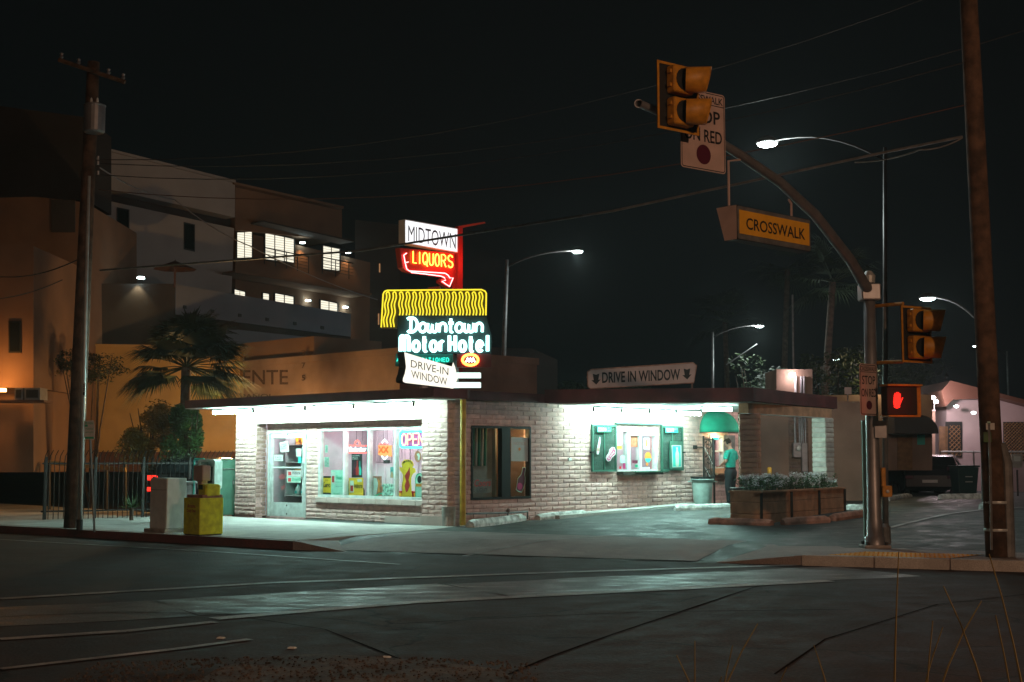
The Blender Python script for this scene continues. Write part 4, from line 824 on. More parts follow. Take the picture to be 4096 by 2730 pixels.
for k in range(10):
    q = MB(W0); xx = x0 + .12 + (k % 5) * .15; zz = z0 + .55 + (k // 5) * .2; q.cbox((xx, zz, -.75), (xx + .11, zz + .16, -.68), .004); q.build('shelf_goods', ('snack', 'paper', 'poster_red', 'teal_print', 'poster_yellow')[(k * 3) % 5], store)
a = WAL.pt((x0 + mid) / 2, z1 - .06, -.6); lamp('alcove_light', a, 9, (.8, .95, 1), radius=.1, parent=store)
a = WAL.pt((mid2 + x1) / 2 - .1, z1 - .12, -.35); q = MB(T(*a)); q.lathe([(0, .05), (.05, .04), (.06, -.02), (0, -.04)], (0, 0, 0), 10); q.build('warm_bulb', 'lamp_warm', store); lamp('bulb_light', a - Vector((0, 0, .12)), 16, (1, .6, .25), radius=.06, parent=store)
t, s_, w_ = poster('beer_decal', 'red script lettering decal low on the left pane of the corner window', [(272, 1035), (480, 1035), (480, 1195), (272, 1195)], MT.setdefault('decal_film', mat_screen('decal_film', (.3, .4, .4), .25)), off=-.03, pl=WAL, conv=cR, cat='decal')
w_('Coors', (280, 1128), (470, 1118), (288, 1045), 'poster_red', .01); w_('LIGHT', (313, 1190), (435, 1186), (313, 1142), 'ink', .01)
t, s_, w_ = poster('paper_sheet', 'white printed sheet taped at the top of the right pane', [(712, 552), (905, 556), (905, 832), (712, 830)], 'paper', off=-.03, pl=WAL, conv=cR, cat='notice')
w_('NOTICE', (740, 640), (880, 642), (740, 605), 'sign_pink', .02); s_('orange_dot', [(808 + 14 * math.cos(k * PI / 5), 690 + 20 * math.sin(k * PI / 5)) for k in range(10)], 'poster_orange')
bt = [(845, 900), (878, 908), (866, 985), (874, 1020), (870, 1085), (850, 1150), (832, 1192), (795, 1182), (766, 1160), (778, 1095), (788, 1030), (826, 985), (838, 945)]
t = thing('bottle_decal', 'pale green outline of a tilted bottle on the right pane of the corner window', 'decal', WAL.pt(x1 - .3, z0 + .2, 0), SR + PI / 2)
q = MB(); slab(q, WAL, bt, -.035, -.03, cR); q.build('bottle_body', 'wine', t); q = MB(); wire(q, WAL, bt, -.026, .010, 5, cR, close=True); q.build('outline', 'paper_green', t); q = MB(); slab(q, WAL, [(812 + 30 * math.cos(k * PI / 7), 1120 + 40 * math.sin(k * PI / 7)) for k in range(14)], -.028, -.022, cR); q.build('oval_label', 'magenta', t)
# pipes and small fittings along the foot of the wall
t = thing('water_pipe', 'thin grey water pipe with a valve running low along the brick wall', 'pipe', WAL.pt(1.2, .2, .15), SR + PI / 2)
q = MB(); q.tube([WAL.pt(.45, .42, .14), WAL.pt(1.75, .40, .14), WAL.pt(1.75, .2, .14)], .02, 8); q.build('pipe', 'galv', t); q = MB(); q.tube([WAL.pt(1.75, .40, .14), WAL.pt(2.4, .41, .14), WAL.pt(2.4, .24, .14)], .022, 8); q.build('pipe', 'galv', t)
q = MB(W0); q.lathe([(0, 0), (.05, .01), (.05, .03), (0, .04)], (1.75, .45, .13), 10); q.build('valve_wheel', 'rust_brown', t)
o = MB(W0); a_ = WAL.px(2277, 1838); o.cbox((a_[0] - .06, a_[1] - .035, .002), (a_[0] + .06, a_[1] + .035, .03), .006); tag(o.build('junction_box', 'white_paint'), 'small white cover plate on the brick wall between the two windows', 'cover plate')
# ------------------------------------------------------------------ drive-in window with mesh shutters
x0, z0, x1, z1 = dw; f = .05
cQ = lambda x, y: (x / 4.356 + 2300, y / 4.356 + 1640)
v1, v2 = sx_s(WAL, 2506), sx_s(WAL, 2518); v3, v4 = sx_s(WAL, 2555), sx_s(WAL, 2565); zt = WAL.px(2560, 1744)[1]
q = MB(W0); q.box((x0, z0, -.10), (x1, z0 + .04, .03)); q.box((x0, z1 - f, -.1), (x1, z1, .03)); q.box((x1 - .06, z0 + .04, -.1), (x1, z1 - f, .03)); q.box((v1, z0 + .04, -.1), (v2, z1 - f, .028)); q.box((v2, zt, -.1), (x1 - .06, z1 - f, .026)); q.box((v3, z0 + .04, -.09), (v4, zt, .02))
wf = q.build('window', 'pale_paint', store); q = MB(W0); q.box((x0, z0 + .04, -.05), (v1, z1 - f, -.045)); q.build('pane', 'glass', wf); q = MB(W0); q.box((v2, z0 + .04, -.05), (x1 - .06, zt, -.045)); q.build('pane', 'glass', wf)
q = MB(W0); q.box((x0 - .5, z0 - .3, -1.2), (x1 + .5, 2.7, -1.15)); q.box((x0 - .45, z0 - .3, -1.15), (x0 - .4, 2.7, -.22)); q.box((x1 + .4, z0 - .3, -1.15), (x1 + .45, 2.7, -.22)); q.build('interior_wall', 'curtain', store)
q = MB(W0); q.box((x0 - .1, 2.45, -.8), (x1 + .1, 2.5, -.7)); q.build('ceiling_tube', 'shop_tube', store)
q = MB(W0); q.box((x0, z0 - .085, .0), (x1 - .0, z0 - .004, .22)); q.build('sill_box', 'timber_dark', store)
hx0, hx1 = sx_s(WAL, 2455), sx_s(WAL, 2642); hz0, hz1 = WAL.px(2545, 1890)[1], WAL.px(2545, 1695)[1]
q = MB(W0); q.box((hx0, hz1 - .03, .03), (hx1, hz1 + .01, .10)); q.box((hx1 - .04, hz0, .03), (hx1, hz1 - .03, .09)); q.box((sx_s(WAL, 2511), hz0, .225), (hx1, hz0 + .03, .26)); q.build('shutter_frame', 'green_frame', store)
for k in range(5): q = MB(W0); xx = hx0 + .1 + k * (hx1 - hx0 - .2) / 4.3; q.box((xx, hz1 + .012, .06), (xx + .01, hz1 + .06, .07)); q.build('bolt', 'dark_metal', store)
for (a, b, c, d, lb) in ((2367, 1698, 2466, 1887, 'dark green mesh shutter folded open left of the drive in window'), (2645, 1704, 2733, 1883, 'dark green mesh shutter folded open right of the drive in window')):
    X0, Z0, X1, Z1 = rc(WAL, a, b, c, d, .08); X0 += .0; t = thing('window_shutter', lb, 'shutter', WAL.pt((X0 + X1) / 2, Z0, .08), SR + PI / 2, 'mesh shutters of the drive in window')
    q = MB(W0); g = .045; q.box((X0, Z0, .05), (X0 + g, Z1, .10)); q.box((X1 - g, Z0, .05), (X1, Z1, .10)); q.box((X0 + g, Z0, .05), (X1 - g, Z0 + g, .10)); q.box((X0 + g, Z1 - g, .05), (X1 - g, Z1, .10)); q.box(((X0 + X1) / 2 - .012, Z0 + g, .06), ((X0 + X1) / 2 + .012, Z1 - g, .095)); q.build('frame', 'green_frame', t)
    q = MB(W0); q.box((X0 + g, Z0 + g, .068), (X1 - g, Z1 - g, .072)); q.build('mesh_sheet', 'screen', t); q = MB(W0); e = X0 if a < 2500 else X1; q.box((e - .05, Z0 + .45, .05), (e + .05, Z0 + .49, .13)); q.build('latch', 'black_metal', t)
pk = dict(pl=WAL, conv=cQ)
t, s_, w_ = poster('street_name_sign', 'green street sign fixed to the top of the left shutter', [(388, 292), (632, 300), (630, 388), (390, 390)], 'sign_green', off=.14, cat='sign', **pk); w_('CORONA', (400, 378), (555, 378), (400, 306), 'paper', .03); w_('ST', (575, 330), (605, 330), (575, 308), 'paper'); w_('BLVD', (572, 376), (622, 376), (572, 350), 'paper')
t, s_, w_ = poster('street_name_sign', 'green street sign fixed to the top of the right shutter', [(1577, 310), (1795, 318), (1795, 402), (1578, 400)], 'sign_green', off=.14, cat='sign', **pk); w_('TECATE', (1590, 386), (1725, 388), (1590, 322), 'paper', .03); w_('BLVD', (1735, 352), (1785, 353), (1735, 328), 'paper')
t, s_, w_ = poster('bottle_cutout', 'slim white and red bottle cutout on the left shutter', [(428, 475), (440, 475), (446, 560), (436, 640), (425, 735), (408, 780), (380, 775), (374, 735), (392, 640), (410, 560)], 'paper', off=.14, cat='sign', **pk); s_('red_band', [(392, 660), (430, 665), (425, 725), (384, 718)], 'stop_red')
t, s_, w_ = poster('brand_sign', 'tilted pink and white oblong beverage sign on the left shutter', [(538, 830), (590, 760), (600, 690), (645, 650), (690, 655), (712, 710), (705, 780), (640, 840), (620, 890), (575, 900), (550, 875)], 'paper', off=.14, cat='sign', **pk); s_('magenta_field', [(548, 830), (600, 765), (612, 700), (648, 664), (682, 668), (700, 712), (695, 772), (632, 832), (612, 878), (580, 888), (560, 868)], 'magenta'); w_('BEER', (565, 840), (668, 690), (548, 800), 'paper', .03, .007); w_('& WINE', (590, 868), (690, 745), (574, 838), 'paper', .02, .007)
t, s_, w_ = poster('bottle_poster', 'teal framed poster with a tall pale bottle on the right shutter', [(1655, 545), (1872, 552), (1880, 1042), (1662, 1040)], 'green_frame', off=.14, th=.03, **pk); s_('white_border', [(1686, 617), (1852, 618), (1862, 1000), (1697, 1005)], 'paper'); s_('teal_field', [(1700, 632), (1838, 632), (1846, 990), (1710, 994)], MT.setdefault('teal_field', mat('teal_field', (.02, .50, .42), .5)), .006)
s_('bottle_picture', [(1758, 655), (1795, 655), (1792, 700), (1815, 770), (1812, 960), (1800, 990), (1770, 990), (1755, 960), (1750, 770), (1766, 700)], MT.setdefault('amber_pic', mat('amber_pic', (.55, .6, .42), .5)), .009); s_('oval_label', [(1785 + 26 * math.cos(k * PI / 8), 900 + 62 * math.sin(k * PI / 8)) for k in range(16)], 'paper', .012)
for (nm, lb, pts, m_, tx) in (('price_sign', 'white shield shaped price card behind the left slot of the drive in window', [(733, 412), (822, 414), (830, 470), (822, 610), (735, 622)], 'paper', 'ICE'), ('price_sign', 'orange strip card under the white shield card', rq(735, 625, 815, 682), 'poster_yellow', None), ('cigarette_poster', 'orange bottle poster in the top of the right drive in pane', rq(1195, 485, 1300, 690), 'paper', None),
                              ('round_sign', 'oval orange and blue beer label on the right drive in pane', [(1272 + 58 * math.cos(k * PI / 10), 830 + 95 * math.sin(k * PI / 10)) for k in range(20)], 'poster_orange', None), ('small_sign', 'red and wood patterned sign in the top of the left drive in pane', rq(953, 460, 1102, 650), mat('wood_red', (.50, .16, .08), .6, noise=.4, nscale=12), None),
                              ('window_sticker', 'little orange round sticker low on the drive in pane', [(1255 + 20 * math.cos(k * PI / 6), 950 + 26 * math.sin(k * PI / 6)) for k in range(12)], 'poster_orange', None), ('window_sticker', 'red sticker at the foot of the drive in left slot', rq(775, 985, 808, 1032), 'poster_red', None), ('window_sticker', 'pink framed card at the right of the drive in left slot', rq(838, 930, 880, 1030), 'magenta', None),
                              ('window_sticker', 'pale strip sticker along the foot of the right drive in pane', rq(1165, 1000, 1300, 1040), 'paper', None), ('window_sticker', 'green card low in the left drive in pane', rq(1050, 955, 1100, 1000), 'sign_green', None), ('window_sticker', 'dark red packet display low in the left drive in pane', rq(1000, 880, 1100, 935), 'wine', None), ('window_sticker', 'small white chart in the drive in left slot', rq(790, 800, 872, 925), 'paper_green', None)):
    t, s_, w_ = poster(nm, lb, pts, m_, off=-.035, cat='notice', **pk)
    if tx: w_(tx, (750, 540), (805, 540), (750, 470), 'teal_print', .02)
    if 'oval' in lb: s_('blue_half', [(1218, 845), (1328, 845), (1315, 890), (1290, 920), (1255, 920), (1228, 890)], 'teal_print'); 
    if 'bottle poster' in lb: s_('bottle_picture', [(1238, 510), (1256, 510), (1270, 580), (1265, 640), (1232, 640), (1228, 580)], 'poster_orange')
# ------------------------------------------------------------------ awning and walk-up window
AC = (sx_s(WAL, 2795) + sx_s(WAL, 2935)) / 2 - .12; ar = .66; za = WAL.px(2870, 1729, .3)[1]; ah = .57
aw = thing('dome_awning', 'green cloth quarter dome awning over the walk up window', 'awning', WAL.pt(AC, za, 0), SR + PI / 2)
q = MB(); vs = []; nA, nB = 20, 10
for j in range(nB + 1):
    ph_ = PI / 2 * j / nB
    for i in range(nA + 1):
        th = PI * i / nA; r_ = ar * math.cos(ph_) ** .8; k = 1 + .012 * (i % 2); vs.append(WAL.pt(AC + r_ * k * math.cos(th), za + ah * math.sin(ph_), .02 + r_ * k * math.sin(th)))
q.add(vs, [(j * (nA + 1) + i, j * (nA + 1) + i + 1, (j + 1) * (nA + 1) + i + 1, (j + 1) * (nA + 1) + i) for j in range(nB) for i in range(nA)]); o = q.build('cloth', 'green_cloth', aw, smooth=True); so = o.modifiers.new('thick', 'SOLIDIFY'); so.thickness = .01
q = MB(); q.tube([WAL.pt(AC + ar * math.cos(PI * i / 16), za - .01, .02 + ar * math.sin(PI * i / 16)) for i in range(17)], .014, 6); q.build('rim', 'dark_metal', aw)
a = WAL.pt(AC, za + .05, .22); q = MB(T(*a)); q.lathe([(0, .06), (.06, .04), (.07, -.03), (0, -.05)], (0, 0, 0), 12); q.build('bulb', 'lamp_warm', aw); lamp('awning_light', a - Vector((0, 0, .1)), 14, (1, .78, .42), radius=.06, parent=aw)
x0, z0, x1, z1 = sw; q = MB(W0); f = .05
q.box((x0, z0, -.1), (x0 + f, z1, .03)); q.box((x1 - f, z0, -.1), (x1, z1, .03)); q.box((x0 + f, z1 - f, -.1), (x1 - f, z1, .03)); q.box((x0 + f, z0, -.1), (x1 - f, z0 + f, .03)); q.box((x0 + f, (z0 + z1) / 2, -.09), (x1 - f, (z0 + z1) / 2 + .04, .025))
wf = q.build('window', 'white_paint', store); q = MB(W0); q.box((x0 + f, z0 + f, -.05), (x1 - f, z1 - f, -.045)); q.build('pane', 'glass', wf)
q = MB(W0); q.box((x0 - .3, z0 - .2, -1.0), (x1 + .2, 2.7, -.95)); q.build('interior_wall', 'curtain', store); q = MB(W0); q.box((x0, 2.3, -.6), (x1, 2.33, -.5)); q.build('ceiling_tube', 'shop_tube', store)
q = MB(W0); q.cbox((x0 - .05, z0 - .17, .0), (x1 + .1, z0 - .12, .28), .01); q.box((x0 - .02, z0 - .12, .0), (x1 + .04, z0 - .002, .04)); q.build('counter', 'timber', store)
t, s_, w_ = poster('window_sign', 'small teal sign at the top of the walk up window', rq(452, 210, 545, 262), 'neon_teal', off=-.03, pl=WAL, conv=lambda x, y: (x / 4.356 + 2750, y / 4.356 + 1700), cat='sign')
gt = thing('security_gate', 'black scrolled iron gate swung open beside the walk up window', 'gate', WAL.pt(x0 - .05, .42, .1), SR + PI / 2)
gp = [sx_s(WAL, 2817, .12), sx_s(WAL, 2853, .5)]; zg0, zg1 = .95, WAL.px(2830, 1745, .12)[1]
def gpt(u, z): return WAL.pt(gp[0] + (gp[1] - gp[0]) * u, z, .10 + .42 * u)
q = MB(); q.tube([gpt(0, zg0), gpt(0, zg1)], .025, 6); q.tube([gpt(1, .36), gpt(1, zg1 - .1)], .03, 6); q.tube([gpt(0, zg1 - .08), gpt(1, zg1 - .1)], .016, 6); q.tube([gpt(0, zg0 + .02), gpt(1, zg0)], .016, 6); q.build('gate_frame', 'black_metal', gt)
q = MB()
for k in range(5): q.tube([gpt(.15 + .17 * k, zg0), gpt(.15 + .17 * k, zg1 - .1)], .008, 5)
for k in range(3):
    zc = zg0 + .25 + k * .38
    q.tube([gpt(.5 + (.05 + .022 * i) * math.cos(i * .6) , zc + (.02 + .009 * i) * math.sin(i * .6)) for i in range(16)], .010, 5)
q.build('scrollwork', 'black_metal', gt)
q = MB(); q.tube([gpt(.1, zg1 - .3), gpt(.9, zg1 - .75)], .008, 5); q.tube([gpt(.1, zg0 + .45), gpt(.9, zg0 + .05)], .008, 5); q.build('brace_rod', 'alu', gt)
q = MB(); q.add([gpt(0, zg0), gpt(1, zg0), gpt(1, zg1 - .1), gpt(0, zg1)], [(0, 1, 2, 3)]); q.build('mesh_sheet', 'mesh_dark', gt)
for zz in (zg0 + .05, zg1 - .3): q = MB(W0); q.tube([(gp[0] - .28, zz, .04), (gp[0] - .02, zz, .10)], .02, 6); q.cbox((gp[0] - .34, zz - .05, .0), (gp[0] - .24, zz + .05, .08), .01); q.build('hinge', 'black_metal', gt)
q = MB(W0); a0_, a1_ = sx_s(WAL, 2896), sx_s(WAL, 2938); q.box((a0_, WAL.px(2915, 1880)[1], .01), (a1_, WAL.px(2915, 1742)[1], .03)); q.build('mesh_panel', 'galv', store)
q = MB(W0); q.box((WE - .35, .2, .0), (WE - .05, ZT - .04, .14)); q.build('end_post', 'timber_dark', store)

# ------------------------------------------------------------------ trash can, kerb stops, planter
def base(sx, sy, it=4):
    z = .2
    for _ in range(it): p = G(sx, sy, z); z = gz(p.x, p.y)
    return Vector((p.x, p.y, z))
pc = WAL.pt(sx_s(WAL, 2808, .45), 0, .45); pc.z = gz(pc.x, pc.y); t = thing('trash_can', 'round pale green plastic trash can with dark liner below the iron gate', 'trash can', pc, .3)
q = MB(T(*pc)); H = .70; q.lathe([(0, .01), (.215, .01), (.225, .04), (.275, H - .12), (.275, H - .09), (.285, H - .09), (.29, H - .03), (.31, H - .03), (.31, H), (.285, H), (.26, H - .2), (0, H - .3)], (0, 0, 0), 28); q.build('can_body', 'bin_plastic', t, smooth=True)
for s in (-1, 1): q = MB(T(*pc)); q.tube([(s * .30, -.07, H - .06), (s * .36, -.05, H - .07), (s * .36, .05, H - .07), (s * .30, .07, H - .06)], .014, 6); q.build('handle', 'bin_plastic', t)
q = MB(T(*pc)); n = 26; vs = [((.30 + .02 * math.sin(k * 2.3)) * math.cos(2 * PI * k / n), (.30 + .02 * math.sin(k * 2.3)) * math.sin(2 * PI * k / n), H + .055 + .012 * math.sin(k * 3.1)) for k in range(n)] + [(.292 * math.cos(2 * PI * k / n), .292 * math.sin(2 * PI * k / n), H + .004) for k in range(n)] + [(.18 * math.cos(2 * PI * k / n), .18 * math.sin(2 * PI * k / n), H - .05) for k in range(n)]
q.add(vs, [(k, (k + 1) % n, n + (k + 1) % n, n + k) for k in range(n)] + [(k, 2 * n + k, 2 * n + (k + 1) % n, (k + 1) % n) for k in range(n)] + [tuple(range(2 * n, 3 * n))]); q.build('liner', 'black_metal', t)
def stop(a, b, m, lab, h=.14, w=.16):
    a = base(*a) if len(a) == 2 else Vector(a); b = base(*b) if len(b) == 2 else Vector(b); d = (b - a); d.z = 0; L_ = d.length; u = d.normalized(); n_ = Vector((u.y, -u.x, 0)); N = 14; vs = []
    prof = [(0, -.03), (0, .4), (.14, .85), (.3, 1), (.7, 1), (.86, .85), (1, .4), (1, -.03)]
    for i in range(N + 1):
        e = 1.0 if 0 < i < N else .78; p = a.lerp(b, i / N); zb = gz(p.x, p.y) if curb_d(p.x, p.y) > 0 else 0
        for (pw, phh) in prof: vs.append(p - n_ * (pw * w - 0) + Vector((0, 0, zb - p.z + phh * h * (e if phh > .5 else 1) + (random.uniform(-.008, .006) if phh > .5 else 0))) + u * random.uniform(-.01, .01))
    m_ = len(prof); fs = [(i * m_ + k, i * m_ + k + 1, (i + 1) * m_ + k + 1, (i + 1) * m_ + k) for i in range(N) for k in range(m_ - 1)] + [tuple(range(m_ - 1, -1, -1)), tuple(range(N * m_, (N + 1) * m_))]
    q = MB(); q.add(vs, fs); return tag(q.build('wheel_stop', m), lab, 'wheel stop', 'concrete wheel stops round the lot')
stop((1897, 2112), (2105, 2084), 'stop_white', 'chipped white concrete wheel stop nearest the yellow pipe post', .17, .2)
stop((2160, 2082), (2350, 2056), 'stop_white', 'white concrete wheel stop below the blank brick wall left of the mesh shutters', .15, .2)
stop((2705, 2040), (2930, 2036), 'stop_white', 'white wheel stop in front of the trash can', .14, .2)
stop((2832, 2094), (3080, 2100), 'stop_red', 'reddish wheel stop in front of the dark box beside the planter', .14, .2)
stop((3140, 2095), (3322, 2080), 'stop_red', 'reddish wheel stop in front of the timber planter', .15, .2)
stop((3345, 2075), (3488, 2062), 'stop_red', 'reddish wheel stop just left of the signal mast', .15, .2)
stop((3380, 2040), (3500, 2044), 'stop_white', 'pale wheel stop behind the red stops, left of the signal mast', .13, .2)
stop((3560, 2006), (3650, 1990), 'stop_white', 'pale wheel stop in shade just right of the signal mast', .13, .2)
stop((3766, 1998), (3946, 1996), 'stop_white', 'long pale wheel stop in front of the teal wheeled bin', .16, .2)
# kerb ledge along the drive-in wall
q = MB(); a_, b_ = 3.2, 9.2
q.add([WAL.pt(a_, .1, .02), WAL.pt(b_, .1, .02), WAL.pt(b_, .1, .42), WAL.pt(a_, .1, .42)] + [WAL.pt(a_, gz(*wr(a_)) + .09, .02), WAL.pt(b_, gz(*wr(b_)) + .09, .02), WAL.pt(b_, gz(*wr(b_)) + .08, .40), WAL.pt(a_, gz(*wr(a_)) + .08, .40)], [(0, 3, 2, 1), (4, 5, 6, 7), (3, 2, 6, 7), (0, 4, 7, 3), (1, 2, 6, 5)]); struct(q.build('wall_kerb', 'walk'))
# planter
pa, pb = Vector((5.18, 28.3, 0)), Vector((7.85, 32.1, 0)); PP = Pl(pa, (pb - pa)); PL_ = (pb - pa).length; zt_ = .90
t = thing('planter_box', 'long timber planter box with flowers below the canopy pier', 'planter', PP.pt(PL_ / 2, gz(6.5, 30.2), -.35), math.atan2(PP.u.y, PP.u.x))
q = MB(PP.M()); 
for k in range(3): zz = .22 + k * .245; q.cbox((0, zz, -.05), (PL_, zz + .238, 0), .008); q.cbox((0, zz, -.7), (PL_, zz + .238, -.65), .008)
for k in range(3): zz = .22 + k * .245; q.cbox((0.003, zz, -.65), (.05, zz + .238, -.05), .008); q.cbox((PL_ - .05, zz, -.65), (PL_ - .003, zz + .238, -.05), .008)
q.build('boards', 'timber', t); q = MB(PP.M()); q.box((-.03, zt_ + .005, -.14), (PL_ + .03, zt_ + .04, .03)); q.box((-.03, zt_ + .005, -.73), (PL_ + .03, zt_ + .04, -.6)); q.build('cap_rail', 'timber', t)
for s in (0, PL_ / 3, 2 * PL_ / 3, PL_): q = MB(PP.M()); q.box((s - .04, .2, .002), (s + .04, zt_, .03)); q.build('batten', 'timber_dark', t)
q = MB(PP.M()); q.box((.05, .8, -.65), (PL_ - .05, .88, -.05)); q.build('soil', 'soil', t)
def leaves(mb, c, rad, n, size, jit=1.0, flat=.5, rnd=random):
    for _ in range(n):
        while True:
            p = Vector((rnd.uniform(-1, 1), rnd.uniform(-1, 1), rnd.uniform(-1, 1)))
            if .25 < p.length < 1: break
        p = Vector((p.x * rad[0], p.y * rad[1], p.z * rad[2])) + Vector(c); a = Vector((rnd.gauss(0, 1), rnd.gauss(0, 1), rnd.gauss(0, 1) * flat)).normalized(); b = a.orthogonal().normalized(); s = size * rnd.uniform(.6, 1.3)
        mb.add([p - a * s, p + b * s * .4, p + a * s, p - b * s * .4], [(0, 1, 2, 3)])
q = MB(); q2 = MB(); st_ = MB()
for k in range(260):
    s = random.uniform(.12, PL_ - .1); d = random.uniform(-.6, -.08); h = random.uniform(.16, .40); b0 = PP.pt(s, .87, d); tp_ = b0 + Vector((random.uniform(-.1, .1), random.uniform(-.1, .1), h)); st_.tube([b0, b0.lerp(tp_, .5) + Vector((0, 0, .02)), tp_], .004, 3, False); leaves(q, tp_ - Vector((0, 0, .07)), (.07, .07, .09), 14, .035)
    if k % 3: leaves(q2, tp_ + Vector((0, 0, .01)), (.07, .07, .05), 16, .028)
pt_ = thing('flowering_plants', 'row of small pale flowering plants growing along the timber planter', 'plants', PP.pt(PL_ / 2, .88, -.35), 0)
q.build('foliage', 'leaf_green', pt_); q2.build('blossoms', 'petal', pt_); st_.build('stems', 'leaf_dark', pt_); pt_['kind'] = 'stuff'
# dark box and post under the canopy
bx = at(2980, 2000, 30.6); q = MB(T(bx.x, bx.y, 0) @ RZ(R(4))); q.cbox((-.26, -.2, .2), (.27, .2, .94), .02); t = thing('waste_cabinet', 'dark green waste cabinet standing at the near end of the planter', 'cabinet', (bx.x, bx.y, .24), R(4)); q.build('cabinet_body', 'timber_dark', t); q = MB(T(bx.x, bx.y, 0) @ RZ(R(4))); q.cbox((-.29, -.23, .942), (.30, .23, .965), .008); q.build('lid', 'dark_metal', t); q = MB(T(bx.x, bx.y, 0) @ RZ(R(4))); q.box((-.1, -.215, .70), (.14, -.2, .76)); q.build('slot', 'black_metal', t)
def bollard(p, h, r, lab, cat='bollard', nm='bollard', m='yellow_paint'):
    t = thing(nm, lab, cat, p); q = MB(T(*p)); q.lathe([(r, 0), (r, h - r * .5), (r * .75, h - r * .12), (0, h)], (0, 0, 0), 16); q.build('post', m, t, smooth=True); q = MB(T(*p)); q.lathe([(r * 1.45, -.01), (r * 1.35, .025), (r * 1.01, .03)], (0, 0, 0), 16); q.build('base_ring', 'concrete', t); return t
p = at(3080, 1990, 38.0); bollard((p.x, p.y, .36), 1.02, .06, 'short yellow bollard behind the flowers under the canopy')
p = base(1851, 2108); bollard((p.x, p.y, p.z), 2.78, .065, 'tall yellow pipe post at the brick corner', 'pipe post', 'pipe_post')
p = base(1794, 2106); p.z = .158; t = thing('ash_urn', 'squat round pebbled concrete ash urn at the foot of the brick corner', 'urn', p); q = MB(T(*p)); q.lathe([(.0, .001), (.145, .001), (.15, .4), (.15, .415), (.12, .42), (.11, .38), (0, .375)], (0, 0, 0), 24); q.build('urn_body', 'concrete', t); q = MB(T(*p)); q.lathe([(.109, .385), (0, .392)], (0, 0, 0), 16); q.build('sand', 'soil', t)
# electric meters on the rear wall
mp = lambda x, y: (x / 1.63 + 2900, y / 1.63 + 1600)
t = thing('electric_meter', 'grey electric meter boxes with conduits on the wall under the canopy', 'meter box', RW.pt(-.2, 1.2, 0), 0)
def pb_(a, b, c, d, o0, o1, nm, m_):
    X0, Z0, X1, Z1 = rc(RW, *mp(a, b), *mp(c, d), .05); q = MB(RW.M()); q.cbox((X0, Z0, o0), (X1, Z1, o1), .01); return q.build(nm, m_, t)
pb_(437, 280, 492, 376, .02, .22, 'meter_cabinet', 'steel'); pb_(494, 282, 535, 470, .02, .18, 'meter_cabinet', 'steel')
X, Z = RW.px(*mp(478, 316), .22); q = MB(RW.M()); q.lathe([(.085, .22), (.085, .27), (.06, .30), (0, .31)], (X, Z, 0), 16); q.build('meter_dial', 'alu', t)
for xx, y0, y1 in ((460, 85, 280), (488, 85, 282), (500, 90, 282), (512, 92, 282), (527, 95, 282)):
    X, Z0 = RW.px(*mp(xx, y1), .1); Z1 = RW.px(*mp(xx, y0), .1)[1] + .4; q = MB(RW.M()); q.tube([(X, Z0 - .02, .08), (X, Z1, .08)], .022 if xx > 470 else .035, 8); q.build('conduit', 'steel', t)
lamp('assumed_canopy_light', (7.4, 36.2, 2.7), 45, (1, .86, .80), radius=.1, parent=store)  # lamp under the canopy is assumed, added to light the rear wall
q = MB(); q.lathe([(0, 2.86), (.09, 2.86), (.08, 2.80), (0, 2.78)], (7.4, 36.2, 0), 12); q.build('assumed_canopy_lamp', 'lamp_warm', store)

# ------------------------------------------------------------------ left kerbside things
def gp_(sx, sy, z=.158): p = G(sx, sy, z); return Vector((p.x, p.y, z))
def hz_(sy, Y): return CAMZ + (HZ - sy) * Y / FPX
# white news cabinet on a plinth
p = gp_(668, 2128); A1 = R(-40); t = thing('news_cabinet', 'tall white newspaper cabinet on a low plinth beside the road', 'news cabinet', p, A1); Mx = T(*p) @ RZ(A1); Y_ = p.y; H = hz_(1912, Y_) - .158
q = MB(Mx); q.cbox((-.36, -.30, 0), (.34, .30, .07), .01); q.build('plinth', 'concrete', t)
q = MB(Mx); q.cbox((-.26, -.24, .072), (.30, .24, H), .015); q.build('cabinet_body', 'white_paint', t)
q = MB(Mx); q.box((-.268, -.20, .15), (-.2605, .20, .72)); q.build('door_panel', 'sign_pink', t)
for (a, b, c, d) in ((-.16, .17, .80, .90), (-.16, .17, .94, .99), (-.05, .17, 1.03, 1.14), (-.18, -.08, .94, 1.1)): q = MB(Mx); q.box((-.270, a, c), (-.2605, b, d)); q.build('slot', 'black_metal', t)
q = MB(Mx); q.box((-.26, -.246, H * .78), (.30, -.2405, H * .785)); q.build('seam', 'dark_metal', t)
# grey cabinet behind
p = gp_(742, 2095); p.y += 1.0; p = Vector((at(742, 1835, p.y).x, p.y, .158)); t = thing('utility_cabinet', 'plain grey beige cabinet standing behind the white news cabinet', 'cabinet', p, A1); Mx = T(*p) @ RZ(A1); H = hz_(1925, p.y) - .158
q = MB(Mx); q.cbox((-.16, -.2, 0), (.16, .2, H - .06), .01); q.build('cabinet_body', 'steel', t); q = MB(Mx); q.cbox((-.18, -.22, H - .058), (.18, .22, H), .01); q.build('lid', 'galv', t); q = MB(Mx); q.box((-.12, -.207, .1), (.12, -.2005, H - .12)); q.build('door_panel', 'concrete', t)
